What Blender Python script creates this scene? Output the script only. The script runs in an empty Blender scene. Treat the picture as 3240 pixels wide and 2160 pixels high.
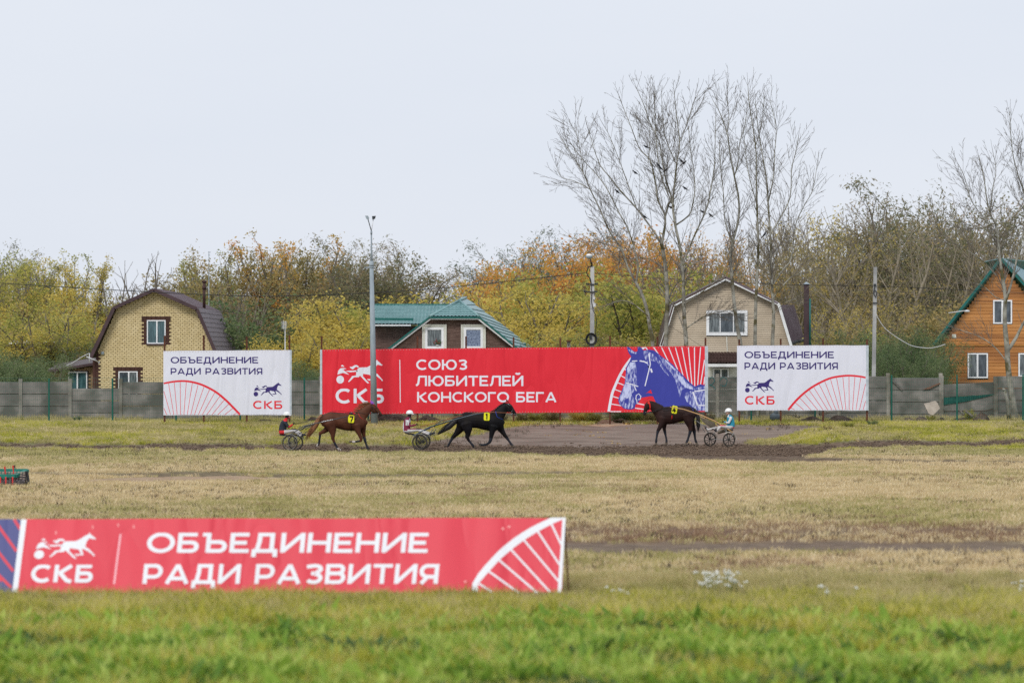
import bpy, bmesh, math, random
import numpy as np
from mathutils import Vector, Matrix, noise as mnoise

random.seed(7); np.random.seed(7)
SC = bpy.context.scene
COL = SC.collection

# ---------------------------------------------------------------- camera
# world: x right, y = distance from the stand, z up.  F is the focal length in pixels of the
# 3240 px wide photograph, eye level is EYE metres above the inner field
F, EYE, HZ, CX = 12150.0, 4.07, 1120.0, 1620.0
cam_data = bpy.data.cameras.new("camera")
cam_data.sensor_width = 36.0
cam_data.lens = 36.0 * F / 3240.0
cam_data.shift_y = (HZ - 1080.0) / 3240.0
cam_data.clip_start = 0.5
cam_data.clip_end = 6000.0
cam_data.dof.use_dof = True
cam_data.dof.focus_distance = 170.0
cam_data.dof.aperture_fstop = 1.5
cam = bpy.data.objects.new("camera", cam_data)
cam.location = (0, 0, EYE)
cam.rotation_euler = (math.radians(90), 0, 0)
COL.objects.link(cam)
SC.camera = cam

# ---------------------------------------------------------------- sky and light (overcast)
world = bpy.data.worlds.new("World"); SC.world = world
world.use_nodes = True
wn = world.node_tree; wn.nodes.clear()
w_out = wn.nodes.new('ShaderNodeOutputWorld')
w_bg = wn.nodes.new('ShaderNodeBackground'); w_bg.inputs['Strength'].default_value = 0.1
w_sky = wn.nodes.new('ShaderNodeTexSky'); w_sky.sky_type = 'NISHITA'; w_sky.sun_disc = False
SUN_EL, SUN_ROT = math.radians(42), math.radians(200)
w_sky.sun_elevation = SUN_EL; w_sky.sun_rotation = SUN_ROT
w_tc = wn.nodes.new('ShaderNodeTexCoord')
w_map = wn.nodes.new('ShaderNodeMapping'); w_map.inputs['Scale'].default_value = (2.2, 2.2, 9.0)
w_noise = wn.nodes.new('ShaderNodeTexNoise'); w_noise.inputs['Scale'].default_value = 2.4
w_noise.inputs['Detail'].default_value = 5.0; w_noise.inputs['Roughness'].default_value = 0.45
w_ramp = wn.nodes.new('ShaderNodeValToRGB')
w_ramp.color_ramp.elements[0].position = 0.3; w_ramp.color_ramp.elements[0].color = (5.62, 5.98, 6.68, 1)
w_ramp.color_ramp.elements[1].position = 0.75; w_ramp.color_ramp.elements[1].color = (6.0, 6.28, 6.85, 1)
w_mix = wn.nodes.new('ShaderNodeMixRGB'); w_mix.inputs['Fac'].default_value = 0.96
wn.links.new(w_tc.outputs['Generated'], w_map.inputs['Vector'])
wn.links.new(w_map.outputs['Vector'], w_noise.inputs['Vector'])
wn.links.new(w_noise.outputs['Fac'], w_ramp.inputs['Fac'])
wn.links.new(w_sky.outputs['Color'], w_mix.inputs['Color1'])
wn.links.new(w_ramp.outputs['Color'], w_mix.inputs['Color2'])
wn.links.new(w_mix.outputs['Color'], w_bg.inputs['Color'])
wn.links.new(w_bg.outputs['Background'], w_out.inputs['Surface'])

sun_d = bpy.data.lights.new("sun", 'SUN'); sun_d.energy = 1.5; sun_d.angle = math.radians(18)
sun_d.color = (1.0, 0.97, 0.92)
sun = bpy.data.objects.new("sun", sun_d); COL.objects.link(sun)
sd = Vector((math.sin(SUN_ROT) * math.cos(SUN_EL), math.cos(SUN_ROT) * math.cos(SUN_EL), math.sin(SUN_EL)))
sun.rotation_euler = sd.to_track_quat('Z', 'Y').to_euler()
SC.view_settings.view_transform = 'Standard'; SC.view_settings.look = 'None'
SC.view_settings.gamma = 1.0; SC.view_settings.exposure = 0.4
SC.view_settings.use_curve_mapping = False
SC.cycles.max_bounces = 6; SC.cycles.diffuse_bounces = 3; SC.cycles.glossy_bounces = 2
SC.cycles.transmission_bounces = 4; SC.cycles.transparent_max_bounces = 8
SC.cycles.use_denoising = False
SC.cycles.pixel_filter_type = 'BLACKMAN_HARRIS'; SC.cycles.filter_width = 1.5

# ---------------------------------------------------------------- placing and tagging
def W(px, py, D):
    """point at distance D that stands at pixel (px, py) of the photograph"""
    return Vector(((px - CX) / F * D, D, EYE - (py - HZ) / F * D))

def tag(o, label=None, cat=None, group=None, kind=None):
    if label: o['label'] = label
    if cat: o['category'] = cat
    if group: o['group'] = group
    if kind: o['kind'] = kind
    return o

def empty(name, loc, label=None, cat=None, group=None, rz=0.0):
    o = bpy.data.objects.new(name, None); COL.objects.link(o)
    o.location = loc; o.rotation_euler = (0, 0, rz); o.empty_display_size = 0.3
    return tag(o, label, cat, group)

def link(name, mesh, parent=None, loc=None):
    o = bpy.data.objects.new(name, mesh); COL.objects.link(o)
    if loc is not None: o.location = loc
    if parent is not None: o.parent = parent
    return o

def world_of(o):
    m = Matrix.LocRotScale(o.location, o.rotation_euler, o.scale)
    return world_of(o.parent) @ m if o.parent else m

class MB:
    """collects shapes given in world coordinates; build() links them as one mesh object"""
    def __init__(s): s.v = []; s.f = []; s.m = []; s.sm = []
    def add(s, vs, fs, mi=0, smooth=False):
        b = len(s.v); s.v += [tuple(p) for p in vs]
        for f in fs: s.f.append(tuple(i + b for i in f)); s.m.append(mi); s.sm.append(smooth)
    def box(s, lo, hi, mi=0):
        x0, y0, z0 = lo; x1, y1, z1 = hi
        s.add([(x0,y0,z0),(x1,y0,z0),(x1,y1,z0),(x0,y1,z0),(x0,y0,z1),(x1,y0,z1),(x1,y1,z1),(x0,y1,z1)],
              [(0,3,2,1),(4,5,6,7),(0,1,5,4),(1,2,6,5),(2,3,7,6),(3,0,4,7)], mi)
    def obox(s, c, ax, ay, az, mi=0):
        c, ax, ay, az = Vector(c), Vector(ax), Vector(ay), Vector(az)
        vs = [c + sx*ax + sy*ay + sz*az for sz in (-1,1) for sy in (-1,1) for sx in (-1,1)]
        s.add(vs, [(0,2,3,1),(4,5,7,6),(0,1,5,4),(1,3,7,5),(3,2,6,7),(2,0,4,6)], mi)
    def bar(s, a, b, w, h, mi=0, up=(0,0,1)):
        a, b = Vector(a), Vector(b); d = (b - a)
        if d.length < 1e-6: return
        t = d.normalized(); u = Vector(up)
        if abs(t.dot(u)) > .98: u = Vector((0, 1, 0))
        r = t.cross(u).normalized(); u = r.cross(t)
        s.obox((a+b)/2, r*w/2, d/2, u*h/2, mi)
    def tube(s, pts, rad, n=6, mi=0, caps=True, smooth=True):
        pts = [Vector(p) for p in pts]
        if not hasattr(rad, '__len__'): rad = [rad]*len(pts)
        rings = []; prev = None
        for i, p in enumerate(pts):
            t = (pts[min(i+1, len(pts)-1)] - pts[max(i-1, 0)])
            t = t.normalized() if t.length > 1e-9 else Vector((0,0,1))
            if prev is None:
                r = t.cross(Vector((0,1,0)) if abs(t.y) < .9 else Vector((1,0,0))).normalized()
            else:
                r = prev - t*prev.dot(t)
                r = r.normalized() if r.length > 1e-6 else t.orthogonal().normalized()
            prev = r; b = t.cross(r); rings.append((p, r, b))
        vs = []
        for (p, r, b), R in zip(rings, rad):
            for k in range(n):
                a = 2*math.pi*k/n; vs.append(p + (r*math.cos(a) + b*math.sin(a))*R)
        fs = []
        for i in range(len(pts)-1):
            for k in range(n):
                k2 = (k+1) % n; fs.append((i*n+k, i*n+k2, (i+1)*n+k2, (i+1)*n+k))
        s.add(vs, fs, mi, smooth)
        if caps:
            b0 = len(s.v) - len(vs)
            s.f.append(tuple(b0+k for k in reversed(range(n)))); s.m.append(mi); s.sm.append(False)
            e = b0 + (len(pts)-1)*n
            s.f.append(tuple(e+k for k in range(n))); s.m.append(mi); s.sm.append(False)
    def etube(s, pts, side=Vector((0,1,0)), n=10, mi=0):
        """closed tube; pts = (point, in-plane radius, side radius); rounded ends"""
        P = [(Vector(p), a, b) for p, a, b in pts]
        t0 = (P[1][0]-P[0][0]).normalized(); t1 = (P[-1][0]-P[-2][0]).normalized()
        P = [(P[0][0]-t0*P[0][1]*.6, P[0][1]*.35, P[0][2]*.35)] + P + [(P[-1][0]+t1*P[-1][1]*.6, P[-1][1]*.35, P[-1][2]*.35)]
        vs = []
        for i, (p, a, b) in enumerate(P):
            t = (P[min(i+1,len(P)-1)][0] - P[max(i-1,0)][0]).normalized()
            sd_ = (side - t*side.dot(t)).normalized(); r = t.cross(sd_)
            for k in range(n):
                an = 2*math.pi*k/n; vs.append(p + r*math.cos(an)*a + sd_*math.sin(an)*b)
        fs = []
        for i in range(len(P)-1):
            for k in range(n):
                k2 = (k+1) % n; fs.append((i*n+k, i*n+k2, (i+1)*n+k2, (i+1)*n+k))
        fs.append(tuple(reversed(range(n)))); e = (len(P)-1)*n; fs.append(tuple(e+k for k in range(n)))
        s.add(vs, fs, mi, True)
    def prism(s, poly, off, mi=0):
        """poly = 3-D outline, pushed by the vector off"""
        n = len(poly); off = Vector(off); vs = [Vector(p) for p in poly]; vs += [p + off for p in vs]
        tris = tess(vs[:n])
        fs = [tuple(t) for t in tris] + [tuple(n+i for i in reversed(t)) for t in tris]
        fs += [(i, (i+1) % n, n+(i+1) % n, n+i) for i in range(n)]
        s.add(vs, fs, mi)
    def sheet(s, poly, mi=0):
        vs = [Vector(p) for p in poly]; s.add(vs, [tuple(t) for t in tess(vs)], mi)
    def sphere(s, c, r, n=10, m=7, mi=0, sc=(1,1,1)):
        c = Vector(c); vs = []
        for j in range(1, m):
            th = math.pi*j/m
            for k in range(n):
                a = 2*math.pi*k/n
                vs.append(c + Vector((math.sin(th)*math.cos(a)*sc[0], math.sin(th)*math.sin(a)*sc[1], math.cos(th)*sc[2]))*r)
        top = len(vs); vs.append(c+Vector((0,0,r*sc[2]))); bot = len(vs); vs.append(c-Vector((0,0,r*sc[2])))
        fs = []
        for j in range(m-2):
            for k in range(n):
                k2 = (k+1) % n; fs.append((j*n+k, (j+1)*n+k, (j+1)*n+k2, j*n+k2))
        for k in range(n):
            fs.append((top, k, (k+1) % n)); e = (m-2)*n; fs.append((bot, e+(k+1) % n, e+k))
        s.add(vs, fs, mi, True)
    def mesh(s, name, mats, origin=None):
        me = bpy.data.meshes.new(name)
        o = Vector(origin) if origin is not None else Vector((0,0,0))
        me.from_pydata([tuple(Vector(p)-o) for p in s.v], [], s.f)
        if not isinstance(mats, (list, tuple)): mats = [mats]
        for m in mats: me.materials.append(m)
        me.polygons.foreach_set('material_index', s.m)
        me.polygons.foreach_set('use_smooth', s.sm)
        me.update(); return me
    def build(s, name, mats, parent=None, origin=None):
        """verts are world coordinates; the parent is an unrotated empty (or a mesh set at its parent's origin)"""
        if parent is not None: origin = world_of(parent).translation
        if origin is None: origin = Vector((0,0,0))
        me = s.mesh(name, mats, origin)
        return link(name, me, parent, None if parent is not None else origin)

def tess(vs):
    """fan for three or four corners, ear clipping through mathutils otherwise"""
    if len(vs) == 3: return [(0,1,2)]
    if len(vs) == 4: return [(0,1,2,3)]
    from mathutils.geometry import tessellate_polygon
    return [tuple(t) for t in tessellate_polygon([vs])]

# ---------------------------------------------------------------- materials
def new_mat(name):
    m = bpy.data.materials.new(name); m.use_nodes = True
    nt = m.node_tree; bs = nt.nodes['Principled BSDF']
    return m, nt, bs

def rnd_node(nt):
    return nt.nodes.new('ShaderNodeObjectInfo').outputs['Random']

def mat(name, c1, c2=None, scale=3.0, rough=0.75, bump=0.0, bscale=None, detail=4.0, stretch=(1,1,1), metal=0.0,
        jitter=0.0, coords='pos', c3=None, s3=0.4, spec=0.3, p0=0.35, p1=0.65, bdist=0.02):
    """two or three colours mixed by noise laid in metres on the thing itself"""
    m, nt, bs = new_mat(name); L = nt.links.new
    bs.inputs['Roughness'].default_value = rough; bs.inputs['Metallic'].default_value = metal
    bs.inputs['Specular IOR Level'].default_value = spec
    c1 = (*c1, 1); c2 = (*(c2 or c1[:3]), 1)
    if coords == 'pos': src = nt.nodes.new('ShaderNodeNewGeometry').outputs['Position']
    else: src = nt.nodes.new('ShaderNodeTexCoord').outputs['Object']
    mp = nt.nodes.new('ShaderNodeMapping'); mp.inputs['Scale'].default_value = stretch; L(src, mp.inputs['Vector'])
    nz = nt.nodes.new('ShaderNodeTexNoise'); nz.inputs['Scale'].default_value = scale; nz.inputs['Detail'].default_value = detail
    L(mp.outputs['Vector'], nz.inputs['Vector'])
    rp = nt.nodes.new('ShaderNodeValToRGB'); e = rp.color_ramp.elements
    e[0].position = p0; e[0].color = c1; e[1].position = p1; e[1].color = c2
    L(nz.outputs['Fac'], rp.inputs['Fac']); col = rp.outputs['Color']
    if c3:
        n3 = nt.nodes.new('ShaderNodeTexNoise'); n3.inputs['Scale'].default_value = s3; n3.inputs['Detail'].default_value = 3
        L(mp.outputs['Vector'], n3.inputs['Vector'])
        r3 = nt.nodes.new('ShaderNodeValToRGB'); r3.color_ramp.elements[0].position = .45; r3.color_ramp.elements[1].position = .62
        L(n3.outputs['Fac'], r3.inputs['Fac'])
        mx = nt.nodes.new('ShaderNodeMixRGB'); mx.inputs['Color2'].default_value = (*c3, 1)
        L(r3.outputs['Color'], mx.inputs['Fac']); L(col, mx.inputs['Color1']); col = mx.outputs['Color']
    if jitter:
        hs = nt.nodes.new('ShaderNodeHueSaturation'); mr = nt.nodes.new('ShaderNodeMapRange')
        mr.inputs['To Min'].default_value = 1-jitter; mr.inputs['To Max'].default_value = 1+jitter
        L(rnd_node(nt), mr.inputs['Value']); L(mr.outputs['Result'], hs.inputs['Value']); L(col, hs.inputs['Color']); col = hs.outputs['Color']
    L(col, bs.inputs['Base Color'])
    if bump:
        bz = nt.nodes.new('ShaderNodeTexNoise'); bz.inputs['Scale'].default_value = bscale or scale*4; bz.inputs['Detail'].default_value = 4
        L(mp.outputs['Vector'], bz.inputs['Vector'])
        bp = nt.nodes.new('ShaderNodeBump'); bp.inputs['Strength'].default_value = bump; bp.inputs['Distance'].default_value = bdist
        L(bz.outputs['Fac'], bp.inputs['Height']); L(bp.outputs['Normal'], bs.inputs['Normal'])
    return m

def leaf_mat(name, cols, trans=0.35, jit=0.25):
    """colours picked per leaf by the 'tint' attribute, shifted in clumps and from tree to tree"""
    m, nt, bs = new_mat(name); L = nt.links.new
    at = nt.nodes.new('ShaderNodeAttribute'); at.attribute_name = 'tint'
    geo = nt.nodes.new('ShaderNodeNewGeometry')
    nz = nt.nodes.new('ShaderNodeTexNoise'); nz.inputs['Scale'].default_value = 0.55; nz.inputs['Detail'].default_value = 2
    L(geo.outputs['Position'], nz.inputs['Vector'])
    a1 = nt.nodes.new('ShaderNodeMath'); a1.operation = 'MULTIPLY_ADD'; a1.inputs[1].default_value = 1.5; a1.inputs[2].default_value = -0.75
    L(nz.outputs['Fac'], a1.inputs[0])
    a2 = nt.nodes.new('ShaderNodeMath'); a2.operation = 'ADD'; L(at.outputs['Fac'], a2.inputs[0]); L(a1.outputs[0], a2.inputs[1])
    oi = nt.nodes.new('ShaderNodeObjectInfo')
    a3 = nt.nodes.new('ShaderNodeMath'); a3.operation = 'MULTIPLY_ADD'; a3.inputs[1].default_value = jit; a3.use_clamp = True
    L(oi.outputs['Random'], a3.inputs[0]); L(a2.outputs[0], a3.inputs[2])
    rp = nt.nodes.new('ShaderNodeValToRGB'); cr = rp.color_ramp
    for i, c in enumerate(cols):
        p = i/(len(cols)-1)
        e = cr.elements[0] if i == 0 else (cr.elements[-1] if i == len(cols)-1 else cr.elements.new(p))
        e.position = p; e.color = (*c, 1)
    L(a3.outputs[0], rp.inputs['Fac'])
    bs.inputs['Roughness'].default_value = .6; bs.inputs['Specular IOR Level'].default_value = .25
    L(rp.outputs['Color'], bs.inputs['Base Color'])
    tr = nt.nodes.new('ShaderNodeBsdfTranslucent'); L(rp.outputs['Color'], tr.inputs['Color'])
    mx = nt.nodes.new('ShaderNodeMixShader'); mx.inputs['Fac'].default_value = trans
    L(bs.outputs['BSDF'], mx.inputs[1]); L(tr.outputs['BSDF'], mx.inputs[2])
    L(mx.outputs['Shader'], nt.nodes['Material Output'].inputs['Surface'])
    return m
# ================================================================ GROUND
def sst(a, b, x):
    t = np.clip((x-a)/(b-a), 0, 1); return t*t*(3-2*t)

def fbm(x, y, sc, seed=0, octs=4):
    """cheap value noise, vectorised"""
    x = np.asarray(x, float)*sc + seed*17.3; y = np.asarray(y, float)*sc + seed*5.7
    tot = np.zeros(np.broadcast(x, y).shape); amp = 1.0; nrm = 0
    for o in range(octs):
        xi = np.floor(x).astype(np.int64); yi = np.floor(y).astype(np.int64); fx = x-xi; fy = y-yi
        fx = fx*fx*(3-2*fx); fy = fy*fy*(3-2*fy)
        def h(i, j):
            n = (i*374761393 + j*668265263 + (o+seed)*974711) & 0x7fffffff
            n = ((n ^ (n >> 13))*1274126177) & 0x7fffffff
            return ((n ^ (n >> 16)) & 0xffff)/65535.0
        v = (h(xi,yi)*(1-fx)+h(xi+1,yi)*fx)*(1-fy) + (h(xi,yi+1)*(1-fx)+h(xi+1,yi+1)*fx)*fy
        tot = tot + v*amp; nrm += amp; amp *= .5; x = x*2.03+11.1; y = y*2.03+4.2
    return tot/nrm

def ground_z(X, D):
    X = np.asarray(X, float); D = np.asarray(D, float)
    px = CX + X*F/np.maximum(D, 1)
    z = 0.78*sst(170.5, 181.0, D)
    side = np.clip(sst(1480, 1250, px) + sst(2500, 2640, px), 0, 1)
    z = z + side*(0.30*sst(163.0, 170.0, D)*(1-sst(172, 180, D)))
    z = z + 0.30*np.exp(-((px-2590)/110.)**2)*np.exp(-((D-168.5)/3.2)**2)
    z = z + 0.25*np.exp(-((px-1260)/130.)**2)*np.exp(-((D-172)/4.0)**2)
    near = sst(69, 60, D)
    z = z - 0.12*sst(69, 66, D) + 0.14*sst(62, 56, D)*(fbm(X, D, .35, 3, 3)-.4) + 0.25*sst(56, 47, D)*(fbm(X, D, .22, 9, 2)-.25)
    z = z + 0.05*(fbm(X, D, .25, 1, 3)-.5)*sst(40, 80, D)*(1-sst(160, 164, D))
    return z

def gz(x, d): return float(ground_z(np.array([x]), np.array([d]))[0])

def on_ground(px, D):
    X = (px-CX)/F*D; return Vector((X, D, gz(X, D)))

def ground_px(X, D, z):
    return CX + X*F/D, HZ + (EYE - z)*F/D

def band(px, py, pts, jag=3.0, seed=0, soft=2.0):
    """soft mask of a strip: pts = (px, centre y, half thickness)"""
    a = np.array(pts, float)
    c = np.interp(px, a[:,0], a[:,1]); h = np.interp(px, a[:,0], a[:,2])
    n = (fbm(px, py*4, .02, seed, 4)-.5)*2*jag
    return np.clip((h - np.abs(py-c+n))/soft + .5, 0, 1)*(h > 0.01)

def ground_masks(X, D, z):
    px, py = ground_px(X, D, z)
    n1 = fbm(X, D, .5, 21, 4); n2 = fbm(X, D*.5, .15, 22, 3)
    # dark tilled soil
    dirt = band(px, py, [(-400,1410,9),(0,1410,10),(300,1414,10),(600,1415,11),(900,1416,13),(1260,1418,14),(1500,1417,14),(1700,1423,15),
                         (1900,1428,18),(2060,1427,19),(2200,1430,26),(2400,1432,29),(2560,1423,22),(2700,1407,12),(3240,1400,9),(3700,1398,9)], 9, 1, 6)
    dirt = np.maximum(dirt, band(px, py, [(2140,1440,0),(2200,1447,7),(2350,1452,10),(2500,1456,10),(2800,1456,6),(3240,1463,5),(3700,1466,5)], 5, 2, 3))
    dirt = np.maximum(dirt, .75*band(px, py, [(90,1498,5),(400,1501,6),(560,1499,8),(690,1497,7),(830,1500,5),(950,1505,6),(1200,1505,8),(1450,1503,7),(1700,1497,6),(2100,1491,5),(2260,1490,0)], 4, 4, 2.5))
    dirt = np.maximum(dirt, .62*band(px, py, [(1400,1682,12),(1800,1682,16),(2300,1680,15),(2700,1682,17),(3240,1682,21),(3700,1682,21)], 18, 5, 16))
    # packed clay
    road = band(px, py, [(1300,1400,0),(1380,1398,8),(1500,1392,18),(1600,1382,30),(1700,1380,36),(2100,1378,38),(2300,1376,36),(2480,1362,18),(2580,1352,6),(2620,1350,0)], 8, 6, 5)
    clay = band(px, py, [(1400,1728,16),(1800,1732,21),(2300,1731,20),(2700,1728,20),(3240,1732,21),(3700,1734,21)], 9, 7, 12)
    sand = band(px, py, [(150,1520,0),(260,1522,4),(420,1518,9),(600,1514,10),(780,1514,9),(900,1516,5),(1000,1516,0)], 5, 8, 3)
    sand = np.maximum(sand, band(px, py, [(1860,1344,0),(1900,1340,7),(1960,1340,7),(2000,1344,0)], 3, 9, 3))
    rust = np.clip((n2-.47)*5, 0, 1)*(sst(1650, 1675, py)*(1-sst(1715, 1730, py)) + .5*sst(1480,1500,py)*(1-sst(1640,1660,py))*np.clip((n1-.55)*4,0,1))
    rust = np.maximum(rust, .55*sst(1760,1775,py)*(1-sst(1830,1850,py))*sst(.5,.62,fbm(px, py*3, .004, 31, 3)))
    dirt = np.maximum(dirt, clay*.55); road = np.maximum(road, clay*.8); sand = np.maximum(sand, clay*.08)
    # how green
    g = .10 + .5*np.clip((n2-.45)*3, 0, 1)
    g = np.where(py < 1445, .45+.45*n1, g)
    g = g + .55*np.exp(-((py-1440)/10.)**2)*(px < 2100)
    g = g + .45*np.exp(-((py-1432)/14.)**2)*sst(2620, 2700, px)
    g = g + .35*np.exp(-((py-1535)/16.)**2)*sst(900, 1100, px)*(px < 2000)*n1
    g = g + .5*sst(1845, 1885, py) + .3*sst(1930, 2010, py)
    g = np.clip(g + (n1-.5)*.5, 0, 1)
    return px, py, np.clip(dirt,0,1), np.clip(road,0,1), np.clip(sand,0,1), np.clip(rust,0,1), g

def ground_material():
    m, nt, bs = new_mat('ground'); L = nt.links.new
    pos = nt.nodes.new('ShaderNodeNewGeometry').outputs['Position']
    def nz(sc, det=5, rough=.6, st=None):
        n = nt.nodes.new('ShaderNodeTexNoise'); n.inputs['Scale'].default_value = sc; n.inputs['Detail'].default_value = det
        n.inputs['Roughness'].default_value = rough
        if st:
            mp = nt.nodes.new('ShaderNodeMapping'); mp.inputs['Scale'].default_value = st; L(pos, mp.inputs['Vector']); L(mp.outputs['Vector'], n.inputs['Vector'])
        else: L(pos, n.inputs['Vector'])
        return n.outputs['Fac']
    def ramp(fac, stops):
        r = nt.nodes.new('ShaderNodeValToRGB'); cr = r.color_ramp
        for i, (p, c) in enumerate(stops):
            e = cr.elements[0] if i == 0 else (cr.elements[1] if i == len(stops)-1 and len(cr.elements) == 2 and i == 1 else cr.elements.new(p))
            e.position = p; e.color = (*c, 1)
        if len(stops) > 2: cr.elements.remove(cr.elements[-1]) if cr.elements[-1].position == 1.0 and stops[-1][0] != 1.0 else None
        L(fac, r.inputs['Fac']); return r.outputs['Color']
    def mix(f, a, b):
        x = nt.nodes.new('ShaderNodeMixRGB'); L(f, x.inputs['Fac']); L(a, x.inputs['Color1']); L(b, x.inputs['Color2']); return x.outputs['Color']
    at = nt.nodes.new('ShaderNodeAttribute'); at.attribute_name = 'zones'
    sp = nt.nodes.new('ShaderNodeSeparateColor'); L(at.outputs['Color'], sp.inputs['Color'])
    at2 = nt.nodes.new('ShaderNodeAttribute'); at2.attribute_name = 'cover'
    sp2 = nt.nodes.new('ShaderNodeSeparateColor'); L(at2.outputs['Color'], sp2.inputs['Color'])
    fine = nz(9, 6, .7); fine2 = nz(2.2, 6, .65, (1, .55, 1))
    straw = ramp(fine, [(.36, (.26,.20,.11)), (.64, (.50,.41,.25))])
    green = ramp(fine, [(.36, (.12,.14,.05)), (.64, (.28,.29,.12))])
    base = mix(sp2.outputs['Red'], straw, green)
    base = mix(sp2.outputs['Green'], base, ramp(fine, [(.35, (.17,.10,.065)), (.65, (.32,.20,.13))]))
    dirtc = ramp(fine2, [(.34, (.072,.050,.036)), (.66, (.20,.142,.100))])
    roadc = ramp(nz(1.3, 6, .6, (.35, 1, 1)), [(.36, (.165,.125,.102)), (.66, (.27,.215,.178))])
    sandc = ramp(fine2, [(.36, (.30,.205,.13)), (.66, (.46,.34,.23))])
    c = mix(sp.outputs['Green'], base, roadc)
    c = mix(sp.outputs['Blue'], c, sandc)
    c = mix(sp.outputs['Red'], c, dirtc)
    L(c, bs.inputs['Base Color']); bs.inputs['Roughness'].default_value = .95; bs.inputs['Specular IOR Level'].default_value = .1
    bp = nt.nodes.new('ShaderNodeBump'); bp.inputs['Strength'].default_value = .9; bp.inputs['Distance'].default_value = .06
    L(nz(7, 6, .7), bp.inputs['Height']); L(bp.outputs['Normal'], bs.inputs['Normal'])
    return m

def build_ground():
    rows = [1, 15, 30, 38]
    d = 41.0
    while d < 200: rows.append(d); d += .12 + .18*min(1, (d-41)/60)
    rows += [205, 215, 230, 260, 320, 450, 700, 1200, 2500, 5000]
    rows = np.array(rows); nu = 330
    u = np.linspace(-1, 1, nu)
    half = np.clip(rows*0.16 + 2.5, 8, None)
    half = np.where(rows > 200, rows*1.2, half)
    half = np.where(rows < 40, 40, half)
    Dm = np.repeat(rows[:,None], nu, 1); Xm = half[:,None]*u[None,:]
    Z = ground_z(Xm, Dm)
    px, py, dirt, road, sand, rust, g = ground_masks(Xm, Dm, Z)
    Z = Z - dirt*.05 + dirt*(fbm(Xm, Dm, 2.2, 41, 3)-.5)*.10 - road*.02
    v = np.stack([Xm, Dm, Z], -1).reshape(-1, 3)
    nr = len(rows); idx = np.arange(nr*nu).reshape(nr, nu)
    f = np.stack([idx[:-1,:-1], idx[:-1,1:], idx[1:,1:], idx[1:,:-1]], -1).reshape(-1, 4)
    me = bpy.data.meshes.new('ground')
    me.vertices.add(len(v)); me.vertices.foreach_set('co', v.ravel())
    me.loops.add(f.size); me.loops.foreach_set('vertex_index', f.ravel().astype(np.int32))
    me.polygons.add(len(f)); me.polygons.foreach_set('loop_start', np.arange(0, f.size, 4, dtype=np.int32))
    me.polygons.foreach_set('use_smooth', np.ones(len(f), bool))
    me.update(calc_edges=True)
    for nm, ch in (('zones', (dirt, road, sand)), ('cover', (g, rust, g*0))):
        a = me.color_attributes.new(nm, 'FLOAT_COLOR', 'POINT')
        buf = np.ones((len(v), 4), np.float32)
        for i in range(3): buf[:, i] = ch[i].ravel()
        a.data.foreach_set('color', buf.ravel())
    me.materials.append(ground_material())
    o = link('ground', me); o['kind'] = 'structure'
    return o

# ---------------------------------------------------------------- grass: tufts scattered over the field
def blades_mesh(name, n, h, spread, w, lean, mats, seed, broad=False):
    rg = np.random.RandomState(seed); V = []; Fc = []; T = []
    for i in range(n):
        a = rg.uniform(0, 6.283); r = spread*math.sqrt(rg.uniform()); x, y = r*math.cos(a), r*math.sin(a)
        hh = h*rg.uniform(.45, 1.1); la = rg.uniform(0, 6.283); ll = lean*hh*rg.uniform(.2, 1.2)
        wa = rg.uniform(0, 3.1416); wx, wy = math.cos(wa)*w*.5, math.sin(wa)*w*.5
        mx, my = x+math.cos(la)*ll*.4, y+math.sin(la)*ll*.4; tx, ty = x+math.cos(la)*ll, y+math.sin(la)*ll
        b = len(V); k = 1.6 if broad else .85
        V += [(x-wx*.6, y-wy*.6, -.02), (x+wx*.6, y+wy*.6, -.02), (mx+wx*k, my+wy*k, hh*.6), (mx-wx*k, my-wy*k, hh*.6), (tx, ty, hh)]
        Fc += [(b, b+1, b+2, b+3), (b+3, b+2, b+4)]
        T += [rg.uniform()]*5
    me = bpy.data.meshes.new(name); me.from_pydata(V, [], Fc)
    at = me.attributes.new('tint', 'FLOAT', 'POINT'); at.data.foreach_set('value', np.array(T, np.float32))
    me.materials.append(mats); return me

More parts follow.
